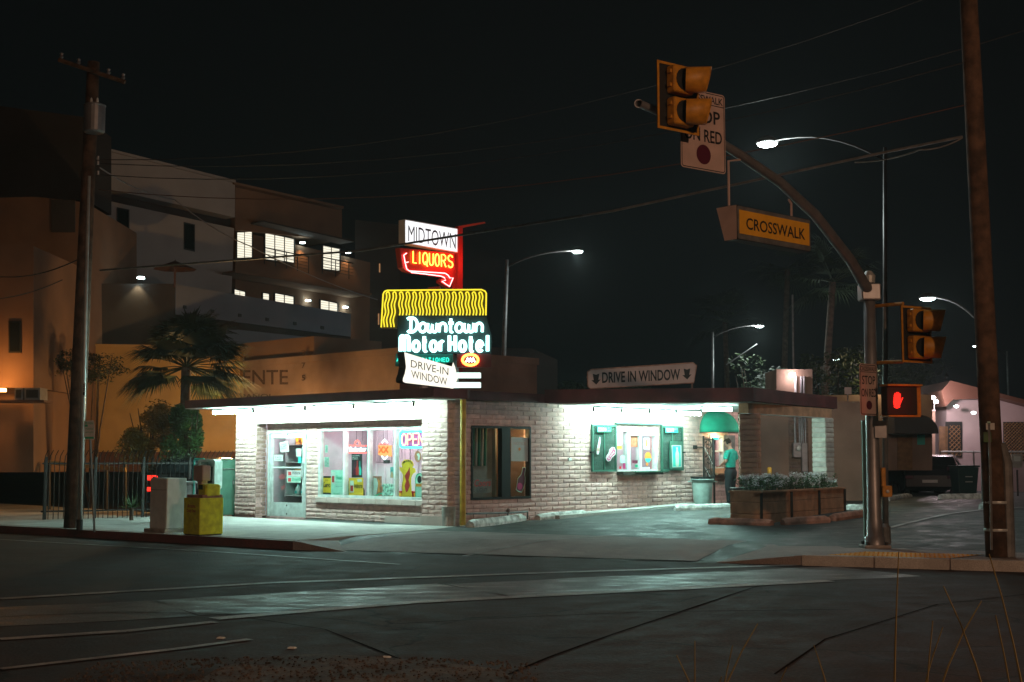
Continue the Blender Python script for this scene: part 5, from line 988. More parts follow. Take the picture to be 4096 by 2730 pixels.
# yellow newspaper box
p = gp_(812, 2140); A2 = R(-43); t = thing('newspaper_box', 'yellow newspaper vending box with red blackletter name on its side', 'newspaper box', p, A2); Mx = T(*p) @ RZ(A2); Y_ = p.y; H = hz_(1990, Y_) - .158
cr_ = .27
q = MB(Mx); q.cbox((-cr_, -cr_, .02), (cr_, cr_, H), .012); q.build('box_body', 'news_yellow', t); q = MB(Mx); q.box((-cr_ + .02, -cr_ + .02, 0), (cr_ - .02, cr_ - .02, .02)); q.build('foot', 'black_metal', t)
q = MB(Mx); q.cbox((-cr_ - .005, -.20, H + .002), (cr_ - .02, cr_, H + .06), .01); q.build('coin_tray', 'stop_red', t)
q = MB(Mx); q.box((-cr_ - .006, -cr_ + .04, .08), (-cr_ - .001, cr_ - .04, H - .16)); q.build('door_panel', mat('olive_door', (.16, .13, .015), .5), t)
q = MB(Mx); q.text('Arizona', .26, .07, Matrix.Translation((.0, -cr_ - .004, H - .15)) @ Matrix.Rotation(PI / 2, 4, 'X'), .01, .0); q.text('Daily Star', .30, .07, Matrix.Translation((.0, -cr_ - .004, H - .25)) @ Matrix.Rotation(PI / 2, 4, 'X'), .01, .0); q.build('lettering', 'poster_red', t)
q = MB(Mx); q.cbox((-.02, -.12, H + .002), (cr_ - .02, .22, H + .26), .03); q.build('coin_head', 'news_yellow', t)
q = MB(Mx); q.box((-.0, -.126, H + .16), (.14, -.1205, H + .25)); q.build('picture_card', 'leaf_green', t)
q = MB(Mx); q.cbox((-.19, -.02, H + .062), (-.05, .12, H + .32), .01); q.build('post', 'sign_pink', t); q = MB(Mx); q.cbox((-.30, -.05, H + .322), (.02, .14, H + .62), .015); q.build('head_box', 'sign_pink', t)
# payphone
p = Vector((at(840, 1835, 31.5).x, 31.5, .158)); t = thing('payphone', 'payphone in a rounded white open hood on a teal pipe frame', 'payphone', p, R(-15)); Mx = T(*p) @ RZ(R(-15)); zb, zt2 = hz_(1958, 31.5) - .158, hz_(1838, 31.5) - .158
Mh = Mx @ T(0, 0, (zb + zt2) / 2) @ Matrix.Rotation(PI / 2, 4, 'X'); hh = zt2 - zb
q = MB(Mh); o_ = ring2(.44, hh, .07); i_ = ring2(.34, hh - .12, .04); n = len(o_)
q.add([(x, y, .18) for x, y in o_] + [(x, y, .18) for x, y in i_] + [(x, y, -.2) for x, y in o_] + [(x, y, -.17) for x, y in i_], [(k, (k + 1) % n, n + (k + 1) % n, n + k) for k in range(n)] + [(k, 2 * n + k, 2 * n + (k + 1) % n, (k + 1) % n) for k in range(n)] + [(n + k, n + (k + 1) % n, 3 * n + (k + 1) % n, 3 * n + k) for k in range(n)] + [tuple(range(3 * n, 4 * n)), tuple(range(3 * n - 1, 2 * n - 1, -1))]); q.build('hood', 'bin_plastic', t)
q = MB(Mh); q.cbox((-.13, -hh * .28, -.165), (.10, hh * .26, -.06), .02); q.build('phone_body', 'dark_metal', t); q = MB(Mh); q.box((-.12, hh * .08, -.0595), (.0, hh * .24, -.05)); q.build('instruction_card', 'paper_green', t)
q = MB(Mh); q.tube([(.05, -hh * .25, -.03), (.045, -hh * .2, -.0), (.05, 0, .0), (.045, hh * .15, .0), (.05, hh * .2, -.03)], [.03, .028, .016, .028, .03], 8); q.build('handset', 'leaf_dark', t)
q = MB(Mx); q.tube([(-.46, .1, 0), (-.46, .1, zt2 - .05), (-.44, .1, zt2), (-.2, .1, zt2)], .025, 8); q.build('frame_post', 'teal_print', t); q = MB(Mx); q.tube([(0, .1, 0), (0, .1, zb + .1)], .04, 8); q.build('stand_post', 'galv', t); q = MB(Mx); q.tube([(-.44, .1, zt2 - .16), (-.2, .1, zt2 - .16)], .018, 8); q.build('frame_rail', 'teal_print', t)
# gate wall by the store and security fence with curved tips
SF = Pl((at(170, 1835, 32.6).x, 32.6), (at(941, 1835, 35.3).x - at(170, 1835, 32.6).x, 35.3 - 32.6))
fe = thing('security_fence', 'black steel picket fence with outward curved tips left of the store', 'fence', SF.pt(2.4, .16), math.atan2(SF.u.y, SF.u.x))
e1 = SF.px(941, 1835)[0]; q = MB(SF.M()); nb = int(e1 / .12)
for k in range(nb):
    x = .05 + k * .12; q.tube([(x, .14, 0), (x, 1.52, 0), (x + .01, 1.68, .03), (x + .05, 1.82, .14)], .011, 4)
q.build('pickets', 'black_metal', fe)
for zz in (.35, 1.5): q = MB(SF.M()); q.box((0, zz - .02, -.02), (e1 - .02, zz + .02, -.012)); q.build('rail', 'black_metal', fe)
for k in range(5): q = MB(SF.M()); x = .1 + k * e1 / 4.1; q.box((x - .03, .1, -.05), (x + .03, 1.66, .0)); q.build('post', 'black_metal', fe)
gx = SF.px(874, 1835)[0]; t = thing('service_gate', 'dark green sheet gate between the payphone and the store wall', 'gate', SF.pt(gx + .3, .16, .05), math.atan2(SF.u.y, SF.u.x)); q = MB(SF.M()); q.box((gx, .17, .03), (e1 + .05, 1.60, .06)); q.build('sheet', MT.setdefault('gate_green', mat('gate_green', (.06, .17, .12), .6, noise=.3, nscale=3)), t); q = MB(SF.M()); q.tube([(gx + .0, 1.35, .075), (e1, 1.35, .075)], .012, 6); q.tube([(e1 - .08, .95, .09), (e1 - .08, 1.05, .09)], .02, 6); q.build('latch_bar', 'galv', t)
# utility pole left, transformer, lamp pole, parking sign
pb0, pt0 = gp_(290, 2112), at(368, 235, 31.0); YP = pb0.y
t = thing('utility_pole', 'tall brown wooden utility pole with grey transformer can at the left kerb', 'utility pole', pb0)
pt0 = at(374, 250, YP); q = MB(); q.tube([pb0 - Vector((0, 0, .02)), pb0.lerp(pt0, .5), pt0], [.185, .16, .13], 16); q.build('pole_shaft', 'pole_wood', t, smooth=True)
c0, c1 = at(376, 532, YP - .32), at(376, 422, YP - .32); q = MB(); r_ = .225; q.lathe([(0, c0.z), (r_ * .9, c0.z), (r_, c0.z + .03), (r_, c1.z - .03), (r_ * 1.05, c1.z - .02), (r_ * 1.05, c1.z), (r_ * .5, c1.z + .05), (0, c1.z + .05)], (c0.x, c0.y, 0), 20); tr = q.build('transformer', 'steel', t)
for dx in (-.06, .07): q = MB(); q.lathe([(.02, c1.z + .04), (.03, c1.z + .08), (.018, c1.z + .14), (0, c1.z + .16)], (c0.x + dx, c0.y - .05, 0), 8); q.build('bushing', 'white_paint', tr)
ca, cb = at(235, 240, YP - .2), at(500, 330, YP - .2); q = MB(); q.tube([ca, cb], .05, 6); q.build('crossarm', 'pole_wood', t)
for u in (.04, .3, .75, .97): pp_ = ca.lerp(cb, u); q = MB(); q.lathe([(.02, 0), (.045, .04), (.03, .08), (.045, .12), (0, .15)], pp_ + Vector((0, 0, .04)), 8); q.build('insulator', 'steel', t)
for yy in (640, 660, 700): q = MB(); pp_ = at(392, yy, YP - .14); q.lathe([(0, 0), (.03, .0), (.03, .08), (0, .08)], pp_, 8); q.build('insulator', 'steel', t)
q = MB(); c_ = [at(330, 1680, YP - .2), at(326, 1900, YP - .2), at(305, 2108, YP - .2)]; q.tube(c_, .025, 6); q.build('conduit', 'galv', t)
b0 = gp_(318, 2122); t = thing('marker_pole', 'thin pale metal pole with number 331 plate beside the wooden pole', 'pole', b0); tp_ = at(357, 705, b0.y); q = MB(); q.tube([b0, b0.lerp(tp_, .5), tp_], [.05, .042, .03], 10); q.build('shaft', 'alu', t, smooth=True)
q = MB(); q.tube([b0, b0 + Vector((0, 0, .22))], .065, 10); q.build('base_sleeve', 'dark_metal', t)
q = MB(); PLm = Pl((b0.x, b0.y - .07), (1, 0)); slab(q, PLm, [(330, 1532), (340, 1532), (341, 1584), (330, 1584)], 0, .006); q.build('number_plate', 'paper', t)
q = MB(); 
for i, c in enumerate('331'): tquad(q, c, PLm, (331.5, 1549 + i * 16), (338.5, 1549 + i * 16), (331.5, 1537 + i * 16), .009, .02)
q.build('lettering', 'ink', t)
b0 = gp_(378, 2130); t = thing('parking_sign', 'white and green 30 MIN parking sign on a thin leaning perforated post', 'sign', b0); tp_ = at(358, 1690, b0.y); q = MB(); q.tube([b0, tp_], .022, 4); q.build('post', 'galv', t)
PLs = Pl((b0.x, b0.y - .04), (1, .12)); q = MB(); slab(q, PLs, [(338, 1684), (374, 1682), (377, 1686), (379, 1756), (375, 1760), (340, 1758), (336, 1752), (336, 1688)], 0, .006); q.build('sign_plate', 'paper', t); q = MB(); slab(q, PLs, rq(339, 1700, 351, 1708), .007, .009); slab(q, PLs, rq(340, 1748, 375, 1756), .007, .009); q.build('green_band', 'sign_green', t)
q = MB(); tquad(q, '30', PLs, (339, 1699), (350, 1699), (339, 1688), .009, .03); tquad(q, 'MIN', PLs, (353, 1699), (372, 1699), (353, 1690), .009); tquad(q, 'PARKING', PLs, (342, 1720), (373, 1720), (342, 1712), .009); tquad(q, '8AM-5PM', PLs, (342, 1734), (373, 1734), (342, 1727), .009); q.build('lettering', 'sign_green', t)

# ------------------------------------------------------------------ plants at the left
def crown(name, lab, c, rad, n, size, m, cat='shrub', trunk=None, clumps=17, holes=.0):
    t = thing(name, lab, cat, trunk or (c[0], c[1], .1)); rr = random.Random(hash(lab) % 1000 if 0 else len(lab)); q = MB()
    for k in range(clumps):
        a = rr.uniform(0, 2 * PI); e = rr.uniform(-.7, .9); cc = (c[0] + rad[0] * .8 * math.cos(a) * rr.uniform(.2, 1), c[1] + rad[1] * .7 * math.sin(a), c[2] + rad[2] * .8 * e); s = rr.uniform(.22, .46)
        leaves(q, cc, (rad[0] * s, rad[1] * s, rad[2] * s), n // clumps, size, rnd=rr)
    q.build('foliage' if cat == 'shrub' else 'crown', m, t); q = MB(); b = Vector(trunk or (c[0], c[1], .1))
    for k in range(6): e = Vector(c) + Vector((rr.uniform(-1, 1) * rad[0] * .7, rr.uniform(-1, 1) * rad[1] * .7, rr.uniform(-.2, .8) * rad[2])); q.tube([b, b.lerp(e, .5) + Vector((rr.uniform(-.1, .1), 0, .1)), e], [.05, .03, .012], 5)
    q.build('branches' if cat == 'shrub' else 'trunk', 'bark', t); return t
c = at(745, 1760, 36.5); crown('green_bush', 'dark green leafy bush rising over the fence beside the gate', (c.x, c.y, c.z), (.68, .6, 1.15), 8500, .05, 'leaf_green')
c = at(600, 1735, 37.5); crown('yellow_bush', 'wide yellow lit bush against the ochre wall', (c.x, c.y, c.z), (1.05, .6, .95), 9000, .045, 'leaf_ochre')
c = at(700, 1880, 35.6); crown('low_bush', 'low dark shrub behind the white cabinet at the fence foot', (c.x, c.y, c.z), (.8, .4, .5), 2600, .05, 'leaf_dark')
def frond(mb, base_, dir_, L_, fan, n=26, stem=None):
    d = Vector(dir_).normalized(); s = d.cross(Vector((0, 0, 1))); s = s.normalized() if s.length > .1 else Vector((1, 0, 0)); up = s.cross(d)
    hub = Vector(base_) + d * L_ * .45; 
    if stem: stem.tube([Vector(base_), Vector(base_).lerp(hub, .5) + Vector((0, 0, .03)), hub], [.018, .014, .01], 4)
    for k in range(n):
        a = R(-fan / 2 + fan * k / (n - 1)); dd = (d * math.cos(a) + s * math.sin(a)); l = L_ * .6 * (1 - .25 * abs(a) / R(fan / 2)) * random.uniform(.88, 1.05); w = .026
        side = dd.cross(up).normalized(); e1_ = hub + dd * l * .6 + up * .03; tip = hub + dd * l - Vector((0, 0, l * random.uniform(.12, .35)))
        mb.add([hub, e1_ + side * w, tip, e1_ - side * w], [(0, 1, 2, 3)])
def fan_palm(name, lab, b, top, L_, nf, n=26, seed=3, m='leaf_dark'):
    random.seed(seed); t = thing(name, lab, 'palm tree', b); q = MB(); q.tube([Vector(b), Vector(b).lerp(Vector(top), .5), Vector(top)], [.19, .16, .14], 12); q.build('trunk', 'bark', t)
    q = MB(); st_ = MB()
    for k in range(nf):
        a = 2 * PI * k / nf * 2.4 + random.uniform(-.2, .2); e = random.uniform(-.55, 1.2); frond(q, top, (math.cos(a) * math.cos(e), math.sin(a) * math.cos(e), math.sin(e)), L_ * random.uniform(.85, 1.1), 150, n, st_)
    q.build('crown', m, t); st_.build('stalks', m, t); return t
c = at(745, 1470, 38.5); fan_palm('fan_palm', 'dark fan palm with spiky fronds in front of the ochre wall', (c.x, c.y, .1), (c.x, c.y, c.z), 2.0, 64, 44)
c = at(350, 1480, 40); crown('thin_tree', 'sparse feathery small tree beside the wooden pole', (c.x, c.y, c.z), (1.3, .6, .6), 3000, .045, 'leaf_dark', cat='tree', trunk=(c.x + .2, c.y, .1))
c = at(528, 1975, 32.2); t = thing('small_yucca', 'small spiky plant at the foot of the fence left of the car lamps', 'plant', (c.x, c.y, .16)); q = MB()
for k in range(46):
    a = random.uniform(0, 2 * PI); e = random.uniform(.0, 1.3); d = Vector((math.cos(a) * math.cos(e), math.sin(a) * math.cos(e), math.sin(e))); b_ = Vector((c.x, c.y, .45)); tip = b_ + d * random.uniform(.3, .5); s_ = d.orthogonal().normalized() * .012; q.add([b_ + s_, tip, b_ - s_], [(0, 1, 2)])
q.build('leaves', 'leaf_green', t); q = MB(); q.tube([(c.x, c.y, .16), (c.x, c.y, .46)], .05, 8); q.build('stem', 'bark', t)

# ------------------------------------------------------------------ cars
def car(name, lab, loc, rz, m='car_paint', lamp_on=False, tall=1.5, group=None):
    t = thing(name, lab, 'car', loc, rz, group); M = T(*loc) @ RZ(rz); L_, Wd = 4.3, 1.75
    prof = [(-2.15, .35), (-2.13, .75), (-2.05, .98), (-1.75, 1.05), (-1.45, tall - .06), (-.9, tall), (.25, tall - .02), (.95, 1.02), (1.85, .88), (2.1, .70), (2.15, .35), (1.75, .25), (-1.8, .25)]
    q = MB(M); vs = []; n = len(prof); ks = [(-1, .90), (-.92, 1), (.92, 1), (1, .90)]
    for (yy, k) in ks:
        for (x, z) in prof: top = max(0, (z - 1.0) / (tall - 1.0)); vs.append((x * k if abs(x) > 1.5 else x, yy * Wd / 2 * (1 - .2 * top), z if k == 1 else .3 + (z - .3) * .975))
    q.add(vs, [tuple(range(n)), tuple(range(4 * n - 1, 3 * n - 1, -1))] + [(j * n + i, (j + 1) * n + i, (j + 1) * n + (i + 1) % n, j * n + (i + 1) % n) for j in range(3) for i in range(n)]); q.build('body', m, t, bevel=.03)
    q = MB(M); w = Wd / 2 * .80; q.add([(-1.76, -w, 1.10), (-1.76, w, 1.10), (-1.50, w * .9, tall - .12), (-1.50, -w * .9, tall - .12)], [(0, 1, 2, 3)]); q.build('rear_window', 'car_glass', t)
    for s in (-1, 1):
        q = MB(M); y = s * (Wd / 2 * .925); q.add([(-1.3, y, 1.06), (.75, y, 1.06), (.25, y * .86, tall - .1), (-1.1, y * .86, tall - .1)], [(0, 1, 2, 3)]); q.build('side_window', 'car_glass', t)
        for z in ((.64, .74), (.92, 1.04)): q = MB(M); q.cbox((-2.17, s * .68 - .13, z[0]), (-2.06, s * .68 + .13, z[1]), .02); q.build('tail_lamp', 'tail_red' if lamp_on else 'wine', t)
        for x in (-1.35, 1.3):
            q = MB(M); q.lathe([(.0, -.1), (.2, -.1), (.31, -.08), (.32, 0), (.31, .08), (.2, .1), (0, .1)], (x, s * .80, .32), 20, 'y'); wh_ = q.build('wheel', 'tyre', t); q = MB(M); q.lathe([(0, s * .105), (.18, s * .105), (.19, s * .10)], (x, s * .80, .32), 16, 'y'); q.build('rim', 'alu', wh_)
    q = MB(M); q.box((-2.20, -.25, .5), (-2.165, .25, .6)); q.build('number_plate', 'paper', t); return t
c = at(742, 1960, 34.6); car('parked_car', 'dark car added behind the fence to carry the red tail lights of a passing car', (c.x + .02, c.y + 2.1, .15), R(84), lamp_on=True)  # car added here to hold the red lights of one passing by
c = at(3815, 1900, 46); car('parked_car', 'dark hatchback parked in front of the pink wall beside the teal bin', (c.x, c.y + 2.0, .3), R(68), tall=1.45)
c = at(3605, 1890, 50); car('parked_car', 'small far dark car in the shade left of the brick column', (c.x, c.y, .2), R(100))
# ------------------------------------------------------------------ buildings behind on the left
OW = Pl((at(350, 1835, 45).x, 45), (1, 0.02)); t = thing('ochre_building', 'plain ochre stucco building lit by sodium light behind the palm', 'building', OW.pt(2, 0.0), math.atan2(.02, 1))
q = MB(); slab(q, OW, [(175, 1378), (345, 1382), (960, 1392), (960, 1808), (175, 1808)], -5, 0); q.build('wall', 'ochre_wall', t); q = MB(); slab(q, OW, [(170, 1372), (345, 1376), (965, 1386), (965, 1394), (170, 1382)], -5.05, .06); q.build('coping', 'ochre_wall', t); q = MB(); slab(q, OW, [(175, 1809), (960, 1809), (960, 1888), (175, 1888)], -5, -.02); q.build('plinth', 'rust_brown', t)
q = MB(); slab(q, OW, rq(205, 1545, 232, 1600), .002, .05); q.build('vent', 'dark_metal', t)
RL = Pl((at(200, 1835, 39).x, 39), (1, -.1))
t = thing('guard_rail', 'ochre painted low guard rail with gaps behind the picket fence', 'rail', RL.pt(2, .15), 0)
for a, b, y0, y1 in ((175, 500, 1842, 1872), (560, 632, 1870, 1880)): q = MB(); slab(q, RL, [(a, y0), (b, y1), (b + 3, y1 + 17), (a, y0 + 15)], -.08, 0); q.build('board', 'ochre_wall', t)
for xx in (190, 300, 420, 495, 565, 625): q = MB(); slab(q, RL, rq(xx, 1850, xx + 7, 2050), -.2, -.09); q.build('post', 'dark_metal', t)
# building lettered CENTE
CB = Pl((-9.4, 46.0), (.7198, -.6942)); t = thing('restaurant_building', 'low beige stucco restaurant with faded painted lettering behind the store', 'building', CB.pt(4, 0), SR)
cl = lambda x, y: (x / 2.614 + 800, y / 2.614 + 1350)
xe = CB.px(1600, 1400)[0]; zt_ = CB.px(941, 1462)[1]
q = MB(CB.M()); q.box((-3.2, 0, -6), (xe, zt_ - .1, 0)); q.build('wall', 'beige_stucco', t); q = MB(CB.M()); q.box((-3.25, zt_ - .1, -6.05), (xe + .05, zt_ + .12, .06)); q.build('parapet_band', 'beige_stucco', t)
q = MB(CB.M()); q.box((sx_s(CB, 941), zt_ + .121, -3), (sx_s(CB, 1235), zt_ + .75, -.15)); q.build('parapet_block', 'brown_stucco', t)
for tx_, p1_, p2_, p3_ in (('VICENTE', (130, 492), (922, 496), (130, 345)), ('RESTAURANTE ESPAÑOL', (-330, 640), (770, 640), (-330, 585))): q = MB(); tquad(q, tx_, CB, cl(*p1_), cl(*p2_), cl(*p3_), .004, .01); q.build('painted_lettering', 'faded_ink', t)
for i, c in enumerate('375'): q = MB(); tquad(q, c, CB, cl(1062, 195 + 130 * i), cl(1102, 193 + 130 * i), cl(1062, 135 + 130 * i), .065 if i == 0 else .07, .02); q.build('painted_number', 'faded_ink', t)
# hotel / apartment block
HB = Pl((-15.3, 50.0), (UR.x, UR.y)); t = thing('hotel_building', 'large pale stucco apartment block with lit windows and balconies at upper left', 'building', HB.pt(6, 0), SR + PI / 2)
k1 = 2281 / 1600.0; ch = lambda x, y: (x / k1, y / k1 + 500)
ZT2 = HB.px(600, 645)[1]
def hbx(pts, o0, o1, nm, m_): q = MB(); slab(q, HB, pts, o0, o1, ch); return q.build(nm, m_, t)
hbx([(578, 132), (1340, 325), (1340, 528), (565, 355)], -8, .0, 'upper_wall', 'grey_stucco')
hbx([(565, 356), (1340, 529), (1335, 588), (560, 420)], -8, -.7, 'recess_band', 'dark_stucco')  # shade of the recess is also put into the dark colour
hbx([(560, 421), (1335, 590), (1320, 960), (540, 900)], -8, -.0, 'side_wall', 'grey_stucco')
hbx([(1342, 326), (1950, 470), (1950, 660), (1342, 600)], -8, -.35, 'upper_wall', 'brown_stucco')
hbx([(1342, 601), (2130, 790), (2130, 1330), (1342, 1330)], -8, -.55, 'balcony_wall', 'brown_stucco')
hbx([(1500, 545), (2020, 660), (2020, 668), (1500, 553)], -.5, .5, 'eave', 'dark_stucco')
hbx([(1335, 325), (1960, 465), (1960, 478), (1335, 338)], -.34, .1, 'coping', 'brown_stucco'); hbx([(572, 122), (1345, 316), (1345, 330), (572, 136)], .001, .12, 'coping', 'grey_stucco')
hbx([(1340, 830), (2120, 960), (2120, 972), (1340, 842)], -.54, .9, 'balcony_floor', 'brown_stucco')
for (a, b, c, d) in ((668, 470, 738, 640), (1050, 555, 1112, 718)):
    w_ = hbx([(a, b), (c, b + 14), (c, d + 6), (a, d - 8)], .001, .03, 'window', 'black_metal'); q = MB(); slab(q, HB, [(a + 6, b + 8), (c - 6, b + 20), (c - 6, d - 4), (a + 6, d - 16)], .031, .04, ch); q.build('pane', 'car_glass', t)
def lit(x0, y0, x1, y1, dy, panes):
    hbx([(x0 - 5, y0 - 6), (x1 + 5, y0 + dy - 6), (x1 + 5, y1 + dy * .6 + 5), (x0 - 5, y1 + 5)], -.54, -.5, 'window', 'black_metal')
    for k in range(panes):
        a = x0 + (x1 - x0) * (k + .06) / panes; b = x0 + (x1 - x0) * (k + .94) / panes; ya = y0 + dy * (k + .06) / panes; yb = y0 + dy * (k + .94) / panes; za_ = y1 + dy * .6 * (k + .06) / panes; zb_ = y1 + dy * .6 * (k + .94) / panes
        hbx([(a, ya), (b, yb), (b, zb_), (a, za_)], -.499, -.49, 'pane', MT.setdefault('blind_lit', None) or MT['win_lit'])
MT['blind_lit'] = MT['win_lit']
# blinds: slatted glow
m = MT['win_lit']; nt_ = m.node_tree; b_ = nt_.nodes['Principled BSDF']; tc = nt_.nodes.new('ShaderNodeTexCoord'); wv = nt_.nodes.new('ShaderNodeTexWave'); wv.bands_direction = 'Z'; wv.inputs['Scale'].default_value = 3.2; wv.inputs['Distortion'].default_value = .4
nt_.links.new(tc.outputs['Object'], wv.inputs['Vector']); mr = nt_.nodes.new('ShaderNodeMapRange'); mr.inputs['To Min'].default_value = .55; mr.inputs['To Max'].default_value = .95; nt_.links.new(wv.outputs['Fac'], mr.inputs['Value']); nt_.links.new(mr.outputs['Result'], b_.inputs['Emission Strength'])
lit(1352, 615, 1438, 758, -4, 2); lit(1512, 618, 1678, 765, 36, 3); lit(1842, 690, 1938, 820, 20, 2)
lit(1338, 940, 1398, 1010, 14, 2); lit(1500, 960, 1535, 1030, 6, 1); lit(1568, 962, 1676, 1060, 20, 2); lit(1828, 1000, 1925, 1090, 20, 2)
for (a, b, w) in ((1725, 672, 1), (1985, 728, 1), (1757, 1002, .6), (1970, 1040, .6)):
    q = MB(); P_ = HB.pt(*HB.px(*ch(a, b), -.4), -.4); q.lathe([(0, .04), (.10, .03), (.12, -.03), (.0, -.03)], P_, 10); q.build('wall_lamp', 'lamp_small', t)
    lamp('wall_light', P_ + Vector((0, 0, -.12)) + HB.n * .05, 26 * w, (1, .52, .18), 'SPOT', .03, (0, 0, 0), 95, parent=t)
q = MB()
for (x0, y0, x1, y1) in ((1508, 700, 1760, 752), (1838, 755, 2015, 790)):
    for k in range(13 if x0 < 1600 else 8):
        n_ = 13 if x0 < 1600 else 8; a = x0 + (x1 - x0) * k / (n_ - 1); yy = y0 + (y1 - y0) * k / (n_ - 1)
        if k % 3 == 0: q.tube([HB.pt(*HB.px(*ch(a, yy), .8), .8), HB.pt(*HB.px(*ch(a, yy + 95), .8), .8)], .02, 4)
    for dy in (0, 18, 36, 54, 72): q.tube([HB.pt(*HB.px(*ch(x0, y0 + dy), .8), .8), HB.pt(*HB.px(*ch(x1, y1 + dy), .8), .8)], .012 if dy else .025, 4)
q.build('balcony_railing', 'black_metal', t)
# deck parapet in front of the block
DK = Pl((HB.o.x + HB.n.x * 4, HB.o.y + HB.n.y * 4), (UR.x, UR.y)); t = thing('parking_deck', 'long bluish parapet wall of a parking deck below the apartment block', 'building', DK.pt(8, 0), SR + PI / 2)
def dkx(pts, o0, o1, nm, m_): q = MB(); slab(q, DK, pts, o0, o1, ch); return q.build(nm, m_, t)
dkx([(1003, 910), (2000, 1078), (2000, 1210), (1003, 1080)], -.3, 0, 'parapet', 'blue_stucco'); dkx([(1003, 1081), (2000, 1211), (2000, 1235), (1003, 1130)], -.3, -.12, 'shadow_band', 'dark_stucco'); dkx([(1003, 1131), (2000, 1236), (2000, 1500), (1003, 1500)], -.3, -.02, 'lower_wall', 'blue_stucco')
dkx([(520, 905), (1001, 908), (1001, 1500), (520, 1500)], -3.5, -.04, 'stair_block', 'dark_stucco')
for k in range(6): a = 1055 + k * 157; b = 1038 + k * 23.5; dkx([(a - 9, b - 9), (a + 9, b - 6), (a + 9, b + 12), (a - 9, b + 9)], .001, .03, 'drain_hole', 'black_metal')
P_ = DK.pt(*DK.px(*ch(803, 872), .12), .12); q = MB(); q.lathe([(0, .04), (.12, .03), (.14, -.03), (0, -.03)], P_, 10); q.build('wall_lamp', 'lamp_small', t); lamp('wall_light', P_ + Vector((0, 0, -.12)), 30, (1, .8, .45), 'SPOT', .03, (0, 0, 0), 100, parent=t)
P_ = at(1000, 1075, 47.5); t = thing('patio_umbrella', 'closed down rust brown patio umbrella on the deck', 'umbrella', (P_.x, P_.y, at(0, 1140, 47.5).z)); P_ = at(700, 1078, 47.5); t.location = (P_.x, P_.y, at(0, 1140, 47.5).z); t.matrix_basis = Matrix.Translation(t.location); q = MB(); w = 88 * 47.5 / FPX; q.lathe([(w, P_.z), (w * .45, P_.z + .17), (.03, P_.z + .30), (0, P_.z + .36)], (P_.x, P_.y, 0), 8); q.build('canopy', 'rust_brown', t); q = MB(); q.tube([(P_.x, P_.y, at(0, 1150, 47.5).z), (P_.x, P_.y, P_.z + .3)], .04, 6); q.build('pole', 'rust_brown', t); t['label'] = 'open rust brown patio umbrella on the parking deck'
P_ = Vector((-7.7, 40.4, 2.85)); t = thing('unseen_sodium_lamp', 'unseen sodium lamp added behind the store to light the ochre and lettered walls', 'lamp', P_); q = MB(T(*P_)); q.lathe([(0, .1), (.12, .06), (.14, -.04), (0, -.08)], (0, 0, 0), 12); q.build('lens', 'lamp_sodium', t); q = MB(); q.tube([P_ + Vector((.15, 0, .05)), (P_.x + .15, P_.y, 0)], .04, 6); q.build('bracket', 'galv', t); lamp('sodium_light', P_ + Vector((-.2, -.2, -.2)), 430, (1, .56, .20), radius=.15, parent=t)  # lamp added out of view to warm the ochre and lettered walls
# far left buildings
LB = Pl((at(0, 1835, 38).x, 38), (1, .0)); t = thing('corner_building', 'brown stucco building glowing orange at its foot at the far left', 'building', LB.pt(.5, 0), 0)
q = MB(); slab(q, LB, [(-260, 985), (134, 985), (134, 1552), (-260, 1552)], -4, 0); q.build('wall', 'brown_stucco', t); q = MB(); slab(q, LB, [(-260, 1552.5), (134, 1552.5), (134, 1890), (-260, 1890)], -4, -.6); q.build('lower_wall', 'brown_stucco', t)
q = MB(); slab(q, LB, rq(34, 1284, 84, 1412), .001, .04); w_ = q.build('window', 'black_metal', t); q = MB(); slab(q, LB, rq(40, 1290, 78, 1405), .041, .05); q.build('pane', 'car_glass', t)
P_ = LB.pt(*LB.px(4, 1562, .35), .35); q = MB(); q.cbox((P_.x - .22, P_.y - .08, P_.z - .04), (P_.x + .12, P_.y + .1, P_.z + .05), .01); q.build('wall_lamp', 'lamp_sodium', t); lamp('sodium_light', P_ + Vector((.0, -.5, .35)), 55, (1, .42, .10), radius=.1, parent=t)
t = thing('air_conditioner', 'grey air conditioning units on the low roof at the far left', 'appliance', at(200, 1605, 37.2), 0)
for (a, b) in ((58, 92), (98, 160)): q = MB(); slab(q, Pl((0, 37.2), (1, 0)), rq(a, 1552, b, 1600), -.6, 0); q.build('unit', 'steel', t); q = MB(); slab(q, Pl((0, 37.2), (1, 0)), rq(a + 6, 1560, b - 8, 1592), .001, .01); q.build('grille', 'black_metal', t)
q = MB(); slab(q, Pl((0, 37.2), (1, 0)), rq(-20, 1601, 175, 1610), -.7, .05); q.build('shelf_slab', 'rust_brown', t)
BB = Pl((at(0, 1835, 44).x, 44), (1, 0)); t = thing('tower_building', 'tall dim brown tower block behind the wooden pole', 'building', BB.pt(1, 0), 0); q = MB(); slab(q, BB, [(-300, 800), (140, 788), (300, 805), (345, 812), (345, 1890), (-300, 1890)], -6, 0); q.build('wall', 'brown_stucco', t); q = MB(); slab(q, BB, [(-300, 385), (345, 470), (345, 800), (-300, 785)], -6, -3); q.build('upper_storey', 'dark_stucco', t); q = MB(); slab(q, BB, rq(205, 800, 300, 930), .002, .05); q.build('window', 'dark_stucco', t)
